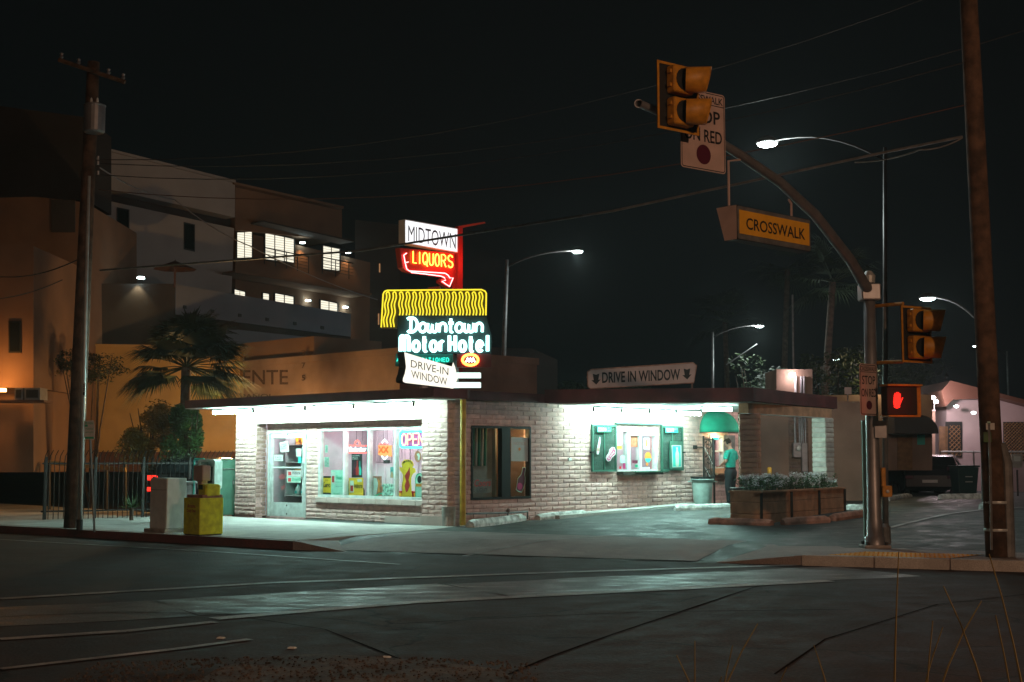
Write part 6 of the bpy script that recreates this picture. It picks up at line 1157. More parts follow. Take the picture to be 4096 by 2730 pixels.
# dark block behind the hotel sign
RB = Pl((at(1420, 1835, 60).x, 60), (1, .1)); t = thing('dark_building', 'dark low building with faint lit slits behind the motor hotel sign', 'building', RB.pt(4, 0), 0)
q = MB(); slab(q, RB, [(1420, 880), (1600, 900), (1600, 1380), (2130, 1395), (2230, 1440), (2230, 1900), (1420, 1900)], -6, 0); q.build('wall', 'dark_stucco', t)
for (a, b, c, d) in ((2066, 1470, 2072, 1500), (2092, 1480, 2100, 1530), (1516, 1055, 1521, 1090), (1512, 1255, 1517, 1300)): q = MB(); slab(q, RB, rq(a, b, c, d), .001, .03); q.build('lit_slit', MT.setdefault('dim_warm', glow('dim_warm', (1, .5, .22), .25)), t)
# tree mass between store and hotel and right-hand trees
for (sx, sy, Y, rx, rz_, lab) in ((2420, 1560, 62, 2.6, 1.2, 'dark rounded tree beyond the drive in canopy'), (3040, 1560, 58, 2.2, 1.5, 'dark tree left of the flood lit brick chimney'), (3330, 1560, 47, 1.5, 1.5, 'dim green tree behind the right end of the canopy'), (3620, 1560, 60, 2.8, 1.6, 'dark tree behind the red hand signal')):
    c = at(sx, sy, Y); crown('leafy_tree', lab, (c.x, c.y, c.z), (rx, 1.6, rz_), 1800, .09, 'leaf_dark', 'tree', (c.x, c.y, 0), clumps=12)
# tall palms, barely seen
for i, (sx, sy, tx, ty, Y, lab) in enumerate(((3270, 1850, 3330, 1130, 56, 'tall thin palm with pale lit trunk behind the canopy'), (3120, 1850, 3150, 1080, 70, 'dim tall palm far behind the second street lamp'), (2920, 1850, 2900, 1290, 75, 'dim tall palm behind the second lamp pole'))):
    b = at(sx, sy, Y); tp_ = at(tx, ty, Y); b.z = 0; fan_palm('tall_palm', lab, b, tp_, 2.4, 20, 18, seed=11 + i)

# ------------------------------------------------------------------ traffic signals, mast, lamps
mb0 = gp_(3500, 2190); MX, MY = mb0.x, mb0.y
sm_ = thing('signal_mast', 'thick steel signal mast with long curved arm reaching over the crossing', 'signal mast', (MX, MY, .156))
ztop = hz_(1130, MY)
q = MB(T(MX, MY, 0)); q.lathe([(.17, .156), (.165, .32), (.13, .34), (.125, .6), (.115, .62), (.105, 2.0), (.095, ztop), (0, ztop + .03)], (0, 0, 0), 20); q.build('mast_post', 'steel', sm_, smooth=True)
q = MB(T(MX, MY, 0)); q.cbox((-.22, -.22, .15), (.22, .22, .20), .02); q.build('base_plate', 'concrete', sm_)
for k in range(4): a = PI / 4 + k * PI / 2; q = MB(T(MX, MY, 0)); q.lathe([(.03, .20), (.03, .25), (0, .26)], (.22 * math.cos(a), .22 * math.sin(a), 0), 6); q.build('bolt', 'dark_metal', sm_)
q = MB(T(MX, MY, 0)); q.cbox((-.16, -.16, ztop - .30), (.16, .16, ztop - .02), .02); q.build('arm_collar', 'steel', sm_)
q = MB(T(MX, MY, 0)); q.lathe([(0, ztop), (.10, ztop), (.11, ztop + .12), (.05, ztop + .2), (0, ztop + .21)], (0, 0, 0), 14); q.build('cap', 'alu', sm_)
def armpt(sx, sy, Y): return at(sx, sy, Y)
AP = [Vector((MX, MY, ztop - .16)), armpt(3400, 1040, 21.7), armpt(3260, 860, 20.7), armpt(3120, 730, 20.0), armpt(2960, 620, 19.3), armpt(2760, 500, 18.5), armpt(2555, 415, 17.8)]
q = MB(); q.tube(AP, [.095, .088, .082, .076, .070, .062, .055], 16, cap=False); q.lathe([(.062, 0), (.045, .0)], AP[-1], 16, 'y'); q.build('mast_arm', 'steel', sm_, smooth=True)
def visor(mb, c, d, r, L_):
    """tunnel visor: open tube pointing along d"""
    d = d.normalized(); x = d.cross(Vector((0, 0, 1))).normalized(); y = x.cross(d); n = 20; vs = []
    for (rr, l, cut) in ((r, 0, 0), (r * 1.04, 1, 1), (r * .94, 1, 1), (r * .92, .0, 0)):
        for k in range(n): a = 2 * PI * k / n; ll = L_ * l * (1 - .22 * (1 - math.sin(a)) * .5); vs.append(c + (x * math.cos(a) + y * math.sin(a)) * rr + d * ll)
    mb.add(vs, [(j * n + k, j * n + (k + 1) % n, ((j + 1) % 4) * n + (k + 1) % n, ((j + 1) % 4) * n + k) for j in range(3) for k in range(n)])
def signal(name, lab, pl, x0, y0, x1, y1, rows, fz, grp):
    """backplate rectangle on plane pl from picture points; lamp housings stand forward along fz"""
    X0, Z0, X1, Z1 = rc(pl, x0, y0, x1, y1); c = pl.pt((X0 + X1) / 2, (Z0 + Z1) / 2); w, h = X1 - X0, Z1 - Z0
    t = thing(name, lab, 'traffic signal', pl.pt((X0 + X1) / 2, Z0), math.atan2(pl.u.y, pl.u.x), grp); M = pl.M((X0 + X1) / 2, (Z0 + Z1) / 2)
    q = MB(M); q.box((-w / 2, -h / 2, -.012), (w / 2, h / 2, -.002)); q.build('backplate', 'signal_black', t)
    b = .035; q = MB(M); q.box((-w / 2, -h / 2, 0), (-w / 2 + b, h / 2, .01)); q.box((w / 2 - b, -h / 2, 0), (w / 2, h / 2, .01)); q.box((-w / 2 + b, -h / 2, 0), (w / 2 - b, -h / 2 + b, .01)); q.box((-w / 2 + b, h / 2 - b, 0), (w / 2 - b, h / 2, .01)); q.build('backplate_border', 'signal_yellow', t)
    for k in range(rows):
        zc = h / 2 - h * (k + .5) / rows * .94 - h * .03; s = min(w * .30, h / rows * .40); xo = -w * .04
        q = MB(M); q.cbox((xo - s, zc - s, .002), (xo + s, zc + s, .16), .02); hs_ = q.build('housing', 'signal_yellow', t)
        dv_ = (M.to_3x3() @ Vector(fz)); q = MB(); visor(q, M @ Vector((xo + s * .15, zc, .161)), dv_, s * .92, .34); q.build('visor', 'signal_yellow', t, smooth=True)
        q = MB(); c__ = M @ Vector((xo + s * .15, zc, .17)) + dv_.normalized() * .19; q.tube([c__, c__ + dv_.normalized() * .03], s * .84, 20); q.build('louvre', 'black_metal', t)
        q = MB(M); q.lathe([(0, 0), (s * .82, .0), (s * .82, .01), (0, .04)], (xo, zc, .162), 16); q.build('lens', 'black_metal', t)
        for hh in (-.5, .5): q = MB(M); q.cbox((xo - s - .035, zc + hh * s - .02, .05), (xo - s - .002, zc + hh * s + .03, .12), .006); q.build('hinge', 'signal_yellow', t)
    return t, M, w, h
s1 = Pl(at(2700, 400, 17.9), (.80, .60)); signal('traffic_signal', 'unlit two lamp yellow traffic signal hanging near the tip of the mast arm', s1, 2627, 240, 2795, 545, 2, (1.0, -.06, 1), 'yellow two lamp signals')
s2 = Pl(at(3660, 1335, 22.0), (.88, .47)); signal('traffic_signal', 'unlit two lamp yellow traffic signal on side brackets above the red hand', s2, 3603, 1222, 3728, 1455, 2, (1.0, -.06, 1), 'yellow two lamp signals')
t = thing('signal_bracket', 'yellow double bracket arms holding the side signal to the mast', 'bracket', (MX + .1, MY, 3.4)); 
for yy in (1215, 1447): a = at(3612, yy, 22.0); q = MB(); q.tube([(MX + .09, MY, hz_(yy, 22.2)), a], .03, 8); q.build('bracket_arm', 'signal_yellow', t)
# STOP ON RED plates
def stop_plate(lab, pl, pts, off=0.0, bold=.015, rows=(('CROSSWALK', .03, .97, .87, .97), ('STOP', .08, .92, .62, .80), ('ON RED', .08, .92, .40, .56))):
    """pts: picture corners BL, BR, TR, TL"""
    P = [pl.pt(*pl.px(*p, off), off) for p in pts]; c = (P[0] + P[1]) / 2; t = thing('crosswalk_sign', lab, 'sign', c, math.atan2(pl.u.y, pl.u.x), 'stop on red plates')
    W_ = (P[1] - P[0]).length; H_ = ((P[3] - P[0]).length + (P[2] - P[1]).length) / 2; e0, e1 = pl.px(*pts[0], off), pl.px(*pts[1], off); tz = (pl.px(*pts[3], off)[1] + pl.px(*pts[2], off)[1]) / 2; bz = (e0[1] + e1[1]) / 2
    M = pl.M((e0[0] + e1[0]) / 2, (bz + tz) / 2, off); w, h = e1[0] - e0[0], tz - bz
    q = MB(M); q.prism(ring2(w, h, .05), -.004, 0); q.build('plate', 'sign_pink', t); q = MB(M); o_, i_ = ring2(w - .03, h - .03, .04), ring2(w - .055, h - .055, .03); n = len(o_); q.add([(x, y, .002) for x, y in o_] + [(x, y, .002) for x, y in i_], [(k, (k + 1) % n, n + (k + 1) % n, n + k) for k in range(n)]); q.box((-w / 2 + .03, h * .335, .001), (w / 2 - .03, h * .345, .003)); q.build('border', 'ink', t)
    for tx, xa, xb, ya, yb in rows: q = MB(M); q.text(tx, (xb - xa) * w, (yb - ya) * h, T(-w / 2 + (xa + xb) / 2 * w, -h / 2 + (ya + yb) / 2 * h, 0), bold, .004); q.build('lettering', 'ink', t)
    q = MB(M); q.lathe([(0, .005), (w * .16, .005)], (0, -h * .30, 0), 24); q.build('red_disc', 'wine', t); return t
rws = (('CROSSWALK', .05, .95, .86, .95), ('STOP', .12, .88, .60, .77), ('ON RED', .08, .92, .36, .52))
s3 = Pl(at(2815, 550, 18.6), (.80, .60)); stop_plate('white CROSSWALK STOP ON RED plate hanging behind the signal at the arm tip', s3, [(2724, 660), (2903, 706), (2903, 385), (2724, 345)], 0, .015, rws)
s4 = Pl(at(3478, 1560, 22.2), (.78, .62)); stop_plate('white CROSSWALK STOP ON RED plate on the left side of the mast', s4, [(3442, 1662), (3512, 1664), (3512, 1460), (3442, 1454)], 0, .01, rws)
for (yy) in (1480, 1640): q = MB(); q.tube([at(3480, yy, 22.25), (MX, MY, hz_(yy, 22.3))], .015, 6); q.build('plate_clamp', 'galv', sm_)
# illuminated name sign box CROSSWALK
c1_, c2_ = at(2947, 877, 18.9), at(3240, 955, 20.1); NB = Pl(c1_, (c2_ - c1_)); Lb = math.hypot(c2_.x - c1_.x, c2_.y - c1_.y); zc0 = (c1_.z + c2_.z) / 2
t = thing('crosswalk_box_sign', 'hanging box sign with amber CROSSWALK face below the mast arm', 'sign', NB.pt(Lb / 2, zc0 - .25), math.atan2(NB.u.y, NB.u.x))
M = NB.M(Lb / 2, zc0, 0); hb = .245; q = MB(M); w = Lb / 2
vs = []; 
for x in (-w, w): vs += [(x, -hb, .0), (x, -hb, -.22), (x, hb, -.36), (x, hb + .01, -.2), (x, hb, 0)]
q.add(vs, [(0, 1, 2, 3, 4), (9, 8, 7, 6, 5)] + [(i, 5 + i, 5 + (i + 1) % 5, (i + 1) % 5) for i in range(5)]); q.build('box', 'dark_metal', t)
q = MB(M); q.add([(-w - .004, -hb, .0), (-w - .004, -hb, -.22), (-w - .004, hb, -.36), (-w - .004, hb, 0)], [(0, 1, 2, 3)]); q.build('end_plate', 'sign_pink', t)
q = MB(M); q.prism(ring2(2 * w - .01, .47, .03), .001, .012); q.build('frame', 'galv', t); q = MB(M); q.box((-w + .04, -.16, .013), (w - .04, .18, .018)); q.build('amber_face', 'amber_sheet', t); q = MB(M); q.text('CROSSWALK', 2 * w - .34, .17, T(0.02, .0, 0), .012, .021); q.build('lettering', 'ink', t)
for dx, ax, ay, aY in ((-w + .02, 2960, 640, 19.3), (w - .25, 3155, 800, 20.15)): a = M @ Vector((dx, hb, -.15)); q = MB(); e = at(ax, ay, aY); q.tube([a, Vector((a.x, a.y, e.z - .08)), e], .018, 6); q.build('hanger', 'sign_pink', t)
# pedestrian signal
s5 = Pl(at(3610, 1600, 22.0), (.97, .22)); X0, Z0, X1, Z1 = rc(s5, 3545, 1545, 3672, 1662)
t = thing('pedestrian_signal', 'pedestrian signal with a lit red hand on the right of the mast', 'traffic signal', s5.pt((X0 + X1) / 2, Z0), math.atan2(s5.u.y, s5.u.x)); M = s5.M((X0 + X1) / 2, (Z0 + Z1) / 2); w, h = X1 - X0, Z1 - Z0
q = MB(M); q.cbox((-w / 2, -h / 2, -.2), (w / 2, h / 2, 0), .02); q.build('housing', 'signal_black', t)
q = MB(M); q.box((-w / 2 - .01, h / 2 + .002, -.2), (w / 2 + .05, h / 2 + .03, .08)); q.box((-w / 2 - .01, -h / 2 - .03, -.2), (w / 2, -h / 2 - .002, .08)); q.box((w / 2 + .002, -h / 2, -.2), (w / 2 + .07, h / 2, -.02)); q.build('yellow_trim', 'signal_yellow', t)
hd = lambda x, y: (x / 2.614 + 3400, y / 2.614 + 1500)
HP = [(462, 340), (455, 285), (458, 240), (462, 205), (470, 188), (478, 186), (482, 215), (486, 182), (496, 176), (500, 210), (506, 180), (516, 180), (518, 215), (524, 196), (532, 198), (530, 240), (532, 262), (548, 238), (557, 240), (545, 275), (532, 300), (522, 345), (490, 352)]
def inpoly(x, y, P):
    r = False
    for i in range(len(P)):
        (a, b), (c, d) = P[i], P[i - 1]
        if (b > y) != (d > y) and x < (c - a) * (y - b) / (d - b) + a: r = not r
    return r
q = MB()
for j in range(22):
    for i in range(16):
        x, y = 452 + i * 6.8 + (j % 2) * 3.4, 176 + j * 8.2
        if inpoly(x, y, HP): slab(q, s5, [(x + 2.9 * math.cos(k * PI / 3), y + 3.6 * math.sin(k * PI / 3)) for k in range(6)], .002, .010, hd)
hand = q.build('lit_hand', 'hand_red', t); pc_ = s5.pt((X0 + X1) / 2 - .05, (Z0 + Z1) / 2, .25); lamp('hand_light', pc_, 1.2, (1, .03, .02), radius=.06, parent=t)
# push button, small plate, steel post
t = thing('push_button', 'yellow pedestrian push button unit on the mast', 'push button', (MX + .16, MY - .1, 1.2)); q = MB(T(MX, MY, 0)); q.cbox((.10, -.14, hz_(1990, 22) ), (.17, -.06, hz_(1872, 22)), .01); q.cbox((.10, -.18, hz_(1990, 22)), (.26, -.05, hz_(1945, 22)), .012); q.build('button_case', 'signal_yellow', t); q = MB(T(MX, MY, 0)); q.lathe([(.03, -.185), (.025, -.20), (0, -.205)], (.18, 0, hz_(1968, 22)), 12, 'y'); q.build('button', 'alu', t)
o = MB(T(MX, MY, 0)); o.cbox((.0, -.15, hz_(1752, 22)), (.20, -.135, hz_(1682, 22)), .004); tag(o.build('instruction_plate', 'steel'), 'small grey instruction plate strapped to the mast under the red hand', 'sign')
p = gp_(3490, 2168); t = thing('steel_post', 'square post coloured pale green for its teal lit edge, against the left side of the mast', 'post', (p.x - .03, p.y + .3, .15)); q = MB(); q.cbox((p.x - .07, p.y + .26, .15), (p.x - .0, p.y + .33, hz_(1686, p.y)), .008); q.build('post', 'paper_green', t); q = MB(); q.cbox((p.x - .08, p.y + .25, hz_(1686, p.y) + .001), (p.x + .01, p.y + .34, hz_(1686, p.y) + .02), .004); q.build('cap', 'galv', t)  # teal light along the post edge is put into its colour

# street lamps
def street_lamp(lab, base_, top, lampp, m='lamp_cool', energy=0, r=.09, hs_=.32, col=(.85, 1, .97), rise=.5, grp='curved arm street lamps', spot=True):
    t = thing('street_lamp', lab, 'street lamp', base_, 0, grp); base_, top, lampp = Vector(base_), Vector(top), Vector(lampp)
    q = MB(); q.tube([base_, base_.lerp(top, .5), top], [r, r * .8, r * .6], 12); q.build('post', 'galv', t, smooth=True); q = MB(); q.lathe([(r * 1.8, 0), (r * 1.7, .3), (r, .36)], base_, 12); q.build('base', 'galv', t)
    d = lampp - top; a0 = top - Vector((0, 0, .25)); pts = [a0 + Vector((d.x * u, d.y * u, (d.z + .25) * (1 - (1 - u) ** 2.2))) for u in [i / 8 for i in range(9)]]; q = MB(); q.tube(pts, r * .35, 8); q.build('arm', 'dark_metal', t, smooth=True)
    dd = Vector((d.x, d.y, 0)).normalized(); q = MB(T(*lampp) @ RZ(math.atan2(dd.y, dd.x))); q.lathe([(0, .12), (.10, .11), (.2, .04), (.22, -.01), (.2, -.03)], (.1, 0, 0), 14); q.build('lamp_head', 'dark_metal', t)
    q = MB(T(*lampp) @ RZ(math.atan2(dd.y, dd.x))); q.lathe([(.19, -.03), (.17, -.06), (.09, -.09), (0, -.10)], (.1, 0, 0), 14); q.build('lens', m, t)
    if energy: lamp('lamp_light', lampp + Vector((0, 0, -.35)), energy * 1.3, col, 'POINT', .12, parent=t)
    return t
Y = 47; b = at(1995, 1830, Y); tp_ = at(2028, 1040, Y); lp_ = at(2298, 1003, Y); street_lamp('curved arm lamp shining between the neon sign and the drive in board', (b.x, b.y, .15), tp_, lp_, energy=110, r=.11)
Y = 58; b = at(2850, 1830, Y); tp_ = at(2850, 1328, Y); lp_ = at(3028, 1302, Y); street_lamp('curved arm lamp above the green awning, smaller of the two middle lamps', (b.x, b.y, .15), tp_, lp_, energy=170)
Y = 23.4; b = gp_(3532, 2190); tp_ = at(3540, 590, Y); tp_.x = at(3540, 590, Y).x; lp_ = at(3085, 566, Y + 2); t = street_lamp('tall thin lamp post by the signal mast, its lamp above the CROSSWALK box', (at(3534, 1835, Y).x, Y, .15), tp_, lp_, energy=110, r=.055)
Y = 33; b = at(3935, 1835, Y); tp_ = at(3925, 1262, Y); lp_ = at(3726, 1190, Y); street_lamp('street lamp with arm coming from behind the right wooden pole', (b.x, b.y, .2), tp_, lp_, 'lamp_small', energy=60)
for (sx, sy, Y, lab, m_) in ((3352, 1437, 80, 'tiny far lamp left of the side signal', 'lamp_small'), (3605, 1540, 70, 'tiny far greenish lamp just above the red hand', 'lamp_small'), (3912, 1383, 75, 'faint far lamp left of the right wooden pole', 'lamp_small')):
    l_ = at(sx, sy, Y); street_lamp(lab, (l_.x + 1.6, l_.y, 0), (l_.x + 1.6, l_.y, l_.z - .3), l_, m_, r=.07, grp='tiny far street lamps')
# ------------------------------------------------------------------ right-hand wooden pole
b = gp_(3988, 2228, .156); YR = b.y; tp_ = at(3868, -120, YR); t = thing('utility_pole', 'leaning brown wooden utility pole at the right edge with a metal guard', 'utility pole', b)
q = MB(); q.tube([b, b.lerp(tp_, .35), b.lerp(tp_, .7), tp_], [.165, .155, .145, .13], 18); q.build('pole_shaft', 'pole_wood', t, smooth=True)
q = MB(); q.tube([(b.x + .17, b.y - .05, .156), (b.x + .17, b.y - .05, 1.55), (b.x + .10, b.y - .08, 1.85)], [.085, .085, .05], 10); q.build('riser_guard', 'galv', t)
for yy in (2010, 2120): q = MB(); c = at(3985, yy, YR); q.lathe([(.175, -.02), (.18, 0), (.175, .02)], (b.x - .0, b.y, c.z), 18); q.build('strap', 'alu', t)
for (yy, w_, hh, m_) in ((1720, .13, .10, 'paper'), (1770, .12, .15, 'leaf_green'), (1700, .05, .05, 'paper_green')): q = MB(); c = at(3950 + random.uniform(-8, 12), yy, YR - .17); q.cbox((c.x - w_ / 2, c.y - .01, c.z), (c.x + w_ / 2, c.y + .0, c.z + hh), .003); q.build('tag', m_, t)
q = MB(); q.tube([at(3955, 1700, YR - .17), at(3962, 1900, YR - .17), at(3966, 2200, YR - .17)], .02, 6); q.build('conduit', 'galv', t)
# ------------------------------------------------------------------ right-hand background
cb_ = lambda x, y: (x / 2.614 + 3400, y / 2.614 + 1500)
PW = Pl((at(3700, 1835, 52).x, 52), (1, -.05)); t = thing('pink_building', 'pink stucco gabled building with dark red eave and lattice screens at right', 'building', PW.pt(2, .1), 0)
def pwx(pts, o0, o1, nm, m_): q = MB(); slab(q, PW, pts, o0, o1, cb_); return q.build(nm, m_, t)
pwx([(1010, 300), (1090, 252), (1600, 240), (2100, 370), (2100, 1290), (1010, 1290)], -6, 0, 'wall', 'pink_stucco')
pwx([(960, 165), (1050, 60), (2100, 330), (2100, 380), (1600, 245), (1080, 258), (1000, 330)], -6.3, .9, 'roof', 'rust_brown')
pwx([(1000, 490), (1172, 490), (1172, 860), (1000, 860)], .002, .06, 'screen_frame', 'black_metal')
def lattice(x0, y0, x1, y1, st, nm):
    q = MB(); X0, Z0, X1, Z1 = rc(PW, *cb_(x0, y0), *cb_(x1, y1), .1); w, h = X1 - X0, Z1 - Z0; n = int((w + h) / st)
    for s in (0, 1):
        for k in range(n + 1):
            d = k * st; a = (max(0, d - h), min(d, h)); b_ = (min(d, w), max(0, d - w)); 
            if s: a = (a[0], h - a[1]); b_ = (b_[0], h - b_[1])
            if abs(a[0] - b_[0]) > .02: q.tube([PW.pt(X0 + a[0], Z0 + a[1], .08 + .015 * s), PW.pt(X0 + b_[0], Z0 + b_[1], .08 + .015 * s)], .016, 4)
    return q.build(nm, 'lattice', t)
lattice(1035, 530, 1162, 845, .17, 'lattice_screen'); lattice(1606, 500, 2080, 900, .13, 'lattice_screen'); pwx([(1604, 492), (2090, 492), (2090, 905), (1604, 905)], .002, .05, 'screen_back', 'dark_stucco')
q = MB()
for k in range(7): a = cb_(938 + k * 13, 540), cb_(938 + k * 13, 845); q.tube([PW.pt(*PW.px(*p_, .1), .1) for p_ in a], .018, 4)
q.build('gate_bars', 'lattice', t)
for (a, b_) in ((1112, 330), (1292, 396)): P_ = PW.pt(*PW.px(*cb_(a, b_), .8), .8); q = MB(); q.lathe([(0, .05), (.09, .03), (.08, -.04), (0, -.06)], P_, 8); q.build('eave_lamp', 'lamp_small', t)
# chimney / brick column with flood lamps
t = thing('brick_column', 'weathered brick column with twin flood lamps on top left of the pink building', 'column', PW.pt(*PW.px(3727, 1835, 1.2), 1.2), 0)
q = MB(); slab(q, PW, rq(3715, 1646, 3741, 1885), .9, 1.2); q.build('shaft', 'beige_stucco', t); q = MB(); slab(q, PW, rq(3709, 1640, 3743, 1646), .85, 1.25); q.build('cap', 'concrete', t); q = MB(); slab(q, PW, rq(3736, 1600, 3739, 1640), 1.0, 1.05); q.build('lamp_stem', 'galv', t)
for (sx, sy) in ((3733, 1591), (3744, 1608)): P_ = PW.pt(*PW.px(sx, sy, 1.1), 1.1); q = MB(); q.lathe([(0, .07), (.07, .04), (.085, -.03), (0, -.07)], P_, 10); q.build('flood_lamp', 'lamp_pink', t)
P_ = PW.pt(*PW.px(3752, 1600, 1.9), 2.2); lamp('flood_light', P_, 200, (1, .78, .82), radius=.1, parent=t)
# brick building left of the column with arched awning
BW = Pl((at(3540, 1835, 46).x, 46), (1, 0)); t = thing('brick_building', 'dim brick building with a dark arched awning between mast and column', 'building', BW.pt(1, .1), 0)
q = MB(); slab(q, BW, [cb_(*p_) for p_ in ((-560, 215), (760, 205), (860, 215), (860, 1000), (-560, 1000))], -5, 0); q.build('wall', 'beige_stucco', t); q = MB(); vs = []
P_ = [BW.pt(*BW.px(*cb_(640 + 190 * math.sin(R(k * 9)), 620 - 190 * math.cos(R(k * 9)))), .02) for k in range(11)]
L__ = [BW.px(*cb_(360, 430)), BW.px(*cb_(640, 430))]
arcp = [BW.px(*cb_(640 + 190 * math.sin(R(k * 9)), 620 - 190 * math.cos(R(k * 9)))) for k in range(11)]
old = [BW.px(*cb_(380, 620)), BW.px(*cb_(380, 450))]; 
q.M = BW.M(); q.prism([(old[0][0], arcp[-1][1]), *[(a, b_) for a, b_ in arcp[::-1]], (old[0][0], arcp[0][1])], .02, 1.0); q.build('awning', 'shop_dark', t)
q = MB(); slab(q, BW, rq(3590, 1745, 3650, 1880), .002, .05); q.build('door', 'lattice', t); q = MB(); slab(q, BW, rq(3670, 1740, 3700, 1780), .002, .05); q.build('window', 'teal_print', t)
YW = Pl((at(3340, 1835, 48).x, 48), (1, .1)); t = thing('yellow_building', 'low yellow wall with a small blue awning seen right of the canopy', 'building', YW.pt(.5, .1), 0); q = MB(); slab(q, YW, rq(3335, 1690, 3446, 1892), -3, 0); q.build('wall', 'ochre_wall', t); q = MB(); slab(q, YW, [(3404, 1765), (3428, 1776), (3450, 1808), (3404, 1808)], .02, .8); q.build('awning', 'blue_stucco', t)
lamp('yard_light', YW.pt(.8, 4.5, 2.5), 60, (1, .75, .4), radius=.1, parent=t)
# rear flood lamp behind canopy: lit wall with pipes
FW = Pl((at(3140, 1835, 45).x, 45), (1, 0)); t = thing('plant_room', 'small lit block wall with pipes and a starry flood lamp above the canopy', 'building', FW.pt(.5, .1), 0); q = MB(); slab(q, FW, rq(3106, 1478, 3250, 1850), -2, 0); q.build('wall', 'beige_stucco', t)
for xx, m_ in ((3182, 'white_paint'), (3205, 'steel'), (3216, 'steel')): q = MB(); q.tube([FW.pt(*FW.px(xx, 1600, .1), .1), FW.pt(*FW.px(xx, 1506, .1), .1)], .045, 8); q.build('pipe', m_, t)
P_ = FW.pt(*FW.px(3170, 1500, .3), .3); q = MB(); q.lathe([(0, .07), (.09, .05), (.10, -.03), (0, -.07)], P_, 12); q.build('flood_lamp', 'lamp_pink', t); lamp('flood_light', P_ + Vector((0, -.6, -.1)), 2.5, (1, .82, .80), radius=.08, parent=t)
b = at(3176, 1835, 49); t = thing('antenna_mast', 'thin tall metal mast rising behind the flood lamp', 'mast', (b.x, b.y, .1)); q = MB(); q.tube([(b.x, b.y, .1), at(3170, 1180, 49)], .035, 6); q.build('shaft', 'galv', t)
b = base(3395, 1998); t = thing('sign_post', 'thin pale post standing alone between canopy and mast', 'post', b); Y = b.y; q = MB(); q.tube([b, at(3391, 1630, Y)], .045, 8); q.build('shaft', 'sign_pink', t); q = MB(); PS_ = Pl((b.x, Y - .06), (1, 0)); slab(q, PS_, rq(3379, 1550, 3406, 1578), 0, .03); q.build('small_box', 'sign_pink', t); q = MB(); q.tube([at(3391, 1630, Y), at(3391, 1560, Y)], .02, 6); q.build('thin_top', 'galv', t)
# bin, fence, meter post
p = base(3858, 1984); t = thing('wheeled_bin', 'large dark teal wheeled rubbish bin by the chain fence', 'bin', p, .1); M = T(*p) @ RZ(.1); H = hz_(1862, p.y) - p.z
q = MB(M); q.add([(-.30, -.28, .05), (.30, -.28, .05), (.30, .28, .05), (-.30, .28, .05), (-.37, -.36, H - .06), (.37, -.36, H - .06), (.37, .34, H - .06), (-.37, .34, H - .06)], [(0, 3, 2, 1), (4, 5, 6, 7), (0, 1, 5, 4), (1, 2, 6, 5), (2, 3, 7, 6), (3, 0, 4, 7)]); q.build('bin_body', 'bin_teal', t, bevel=.03); q = MB(M); q.cbox((-.40, -.40, H - .055), (.40, .38, H), .02); q.build('lid', 'bin_teal', t)
for zz in (.45, .62): q = MB(M); q.box((-.1, -.345, zz), (.14, -.32, zz + .03)); q.build('handle_bar', 'alu', t)
for s in (-1, 1): q = MB(M); q.lathe([(0, -.03), (.1, -.03), (.1, .03), (0, .03)], (s * .3, .3, .09), 12, 'x'); q.build('wheel', 'tyre', t)
CF = Pl((at(3740, 1835, 49.5).x, 49.5), (1, -.03)); t = thing('chain_fence', 'low chain link fence with pale top rail in front of the pink building', 'fence', CF.pt(2, .3), 0); X1_ = CF.px(4200, 1835)[0]; zr_ = CF.px(3900, 1808)[1]
q = MB(); q.tube([CF.pt(.2, zr_), CF.pt(X1_, zr_)], .03, 8); q.build('top_rail', 'alu', t); q = MB(); q.add([CF.pt(.2, .3), CF.pt(X1_, .3), CF.pt(X1_, zr_), CF.pt(.2, zr_)], [(0, 1, 2, 3)]); q.build('mesh', MT.setdefault('chain', mat_screen('chain', (.35, .33, .33), .22)), t)
for k in range(4): q = MB(); q.tube([CF.pt(.2 + k * 1.2, .2), CF.pt(.2 + k * 1.2, zr_ + .03)], .03, 8); q.build('post', 'galv', t)
LW = Pl((at(4010, 1835, 50.5).x, 50.5), (1, 0)); o = MB(); slab(o, LW, rq(4005, 1852, 4300, 1985), -.2, 0); tag(o.build('low_wall', 'pink_stucco'), 'low pale wall at the far right edge under the lattice screen', 'wall')
p = base(4072, 1985); t = thing('parking_meter', 'boxy pale meter head on a dark thin post at the far right', 'meter', p); q = MB(); q.tube([p, (p.x, p.y, hz_(1880, p.y))], .03, 8); q.build('post', 'dark_metal', t); PS_ = Pl((p.x, p.y - .05), (1, 0)); q = MB(); slab(q, PS_, [(4048, 1818), (4090, 1816), (4090, 1868), (4076, 1874), (4048, 1868)], -.1, .02); q.build('head', 'concrete', t); q = MB(); slab(q, PS_, rq(4056, 1826, 4082, 1846), .021, .03); q.build('screen', 'paper', t)
# ------------------------------------------------------------------ wires
def cable(lab, pts, r, m='dark_metal', sag=.0, name='overhead_cable', grp='overhead wires'):
    P = [at(*p) for p in pts]; out = []
    for a, b in zip(P, P[1:]):
        for k in range(12): u = k / 12; q_ = a.lerp(b, u); q_.z -= sag * 4 * u * (1 - u); out.append(q_)
    out.append(P[-1]); q = MB(); q.tube(out, r, 6); o = tag(q.build(name, m), lab, 'cable', grp); return o
YP_ = YP; 
cable('thick twin cable crossing the white lit sign box up to the right pole', [(400, 1082, 30), (1450, 1003, 26), (2450, 845, 23), (3540, 610, 21), (3850, 548, YR)], .022, 'galv')
cable('thin loose cable looping just above the thick cable at right', [(3420, 650, 22), (3680, 600, 20.5), (3850, 552, YR)], .012, 'galv', .05)
cable('bright thin wire sloping down from the left pole across the pale block', [(400, 672, YP), (700, 800, 36), (1000, 985, 40), (1510, 1200, 46)], .016, 'steel', .12)
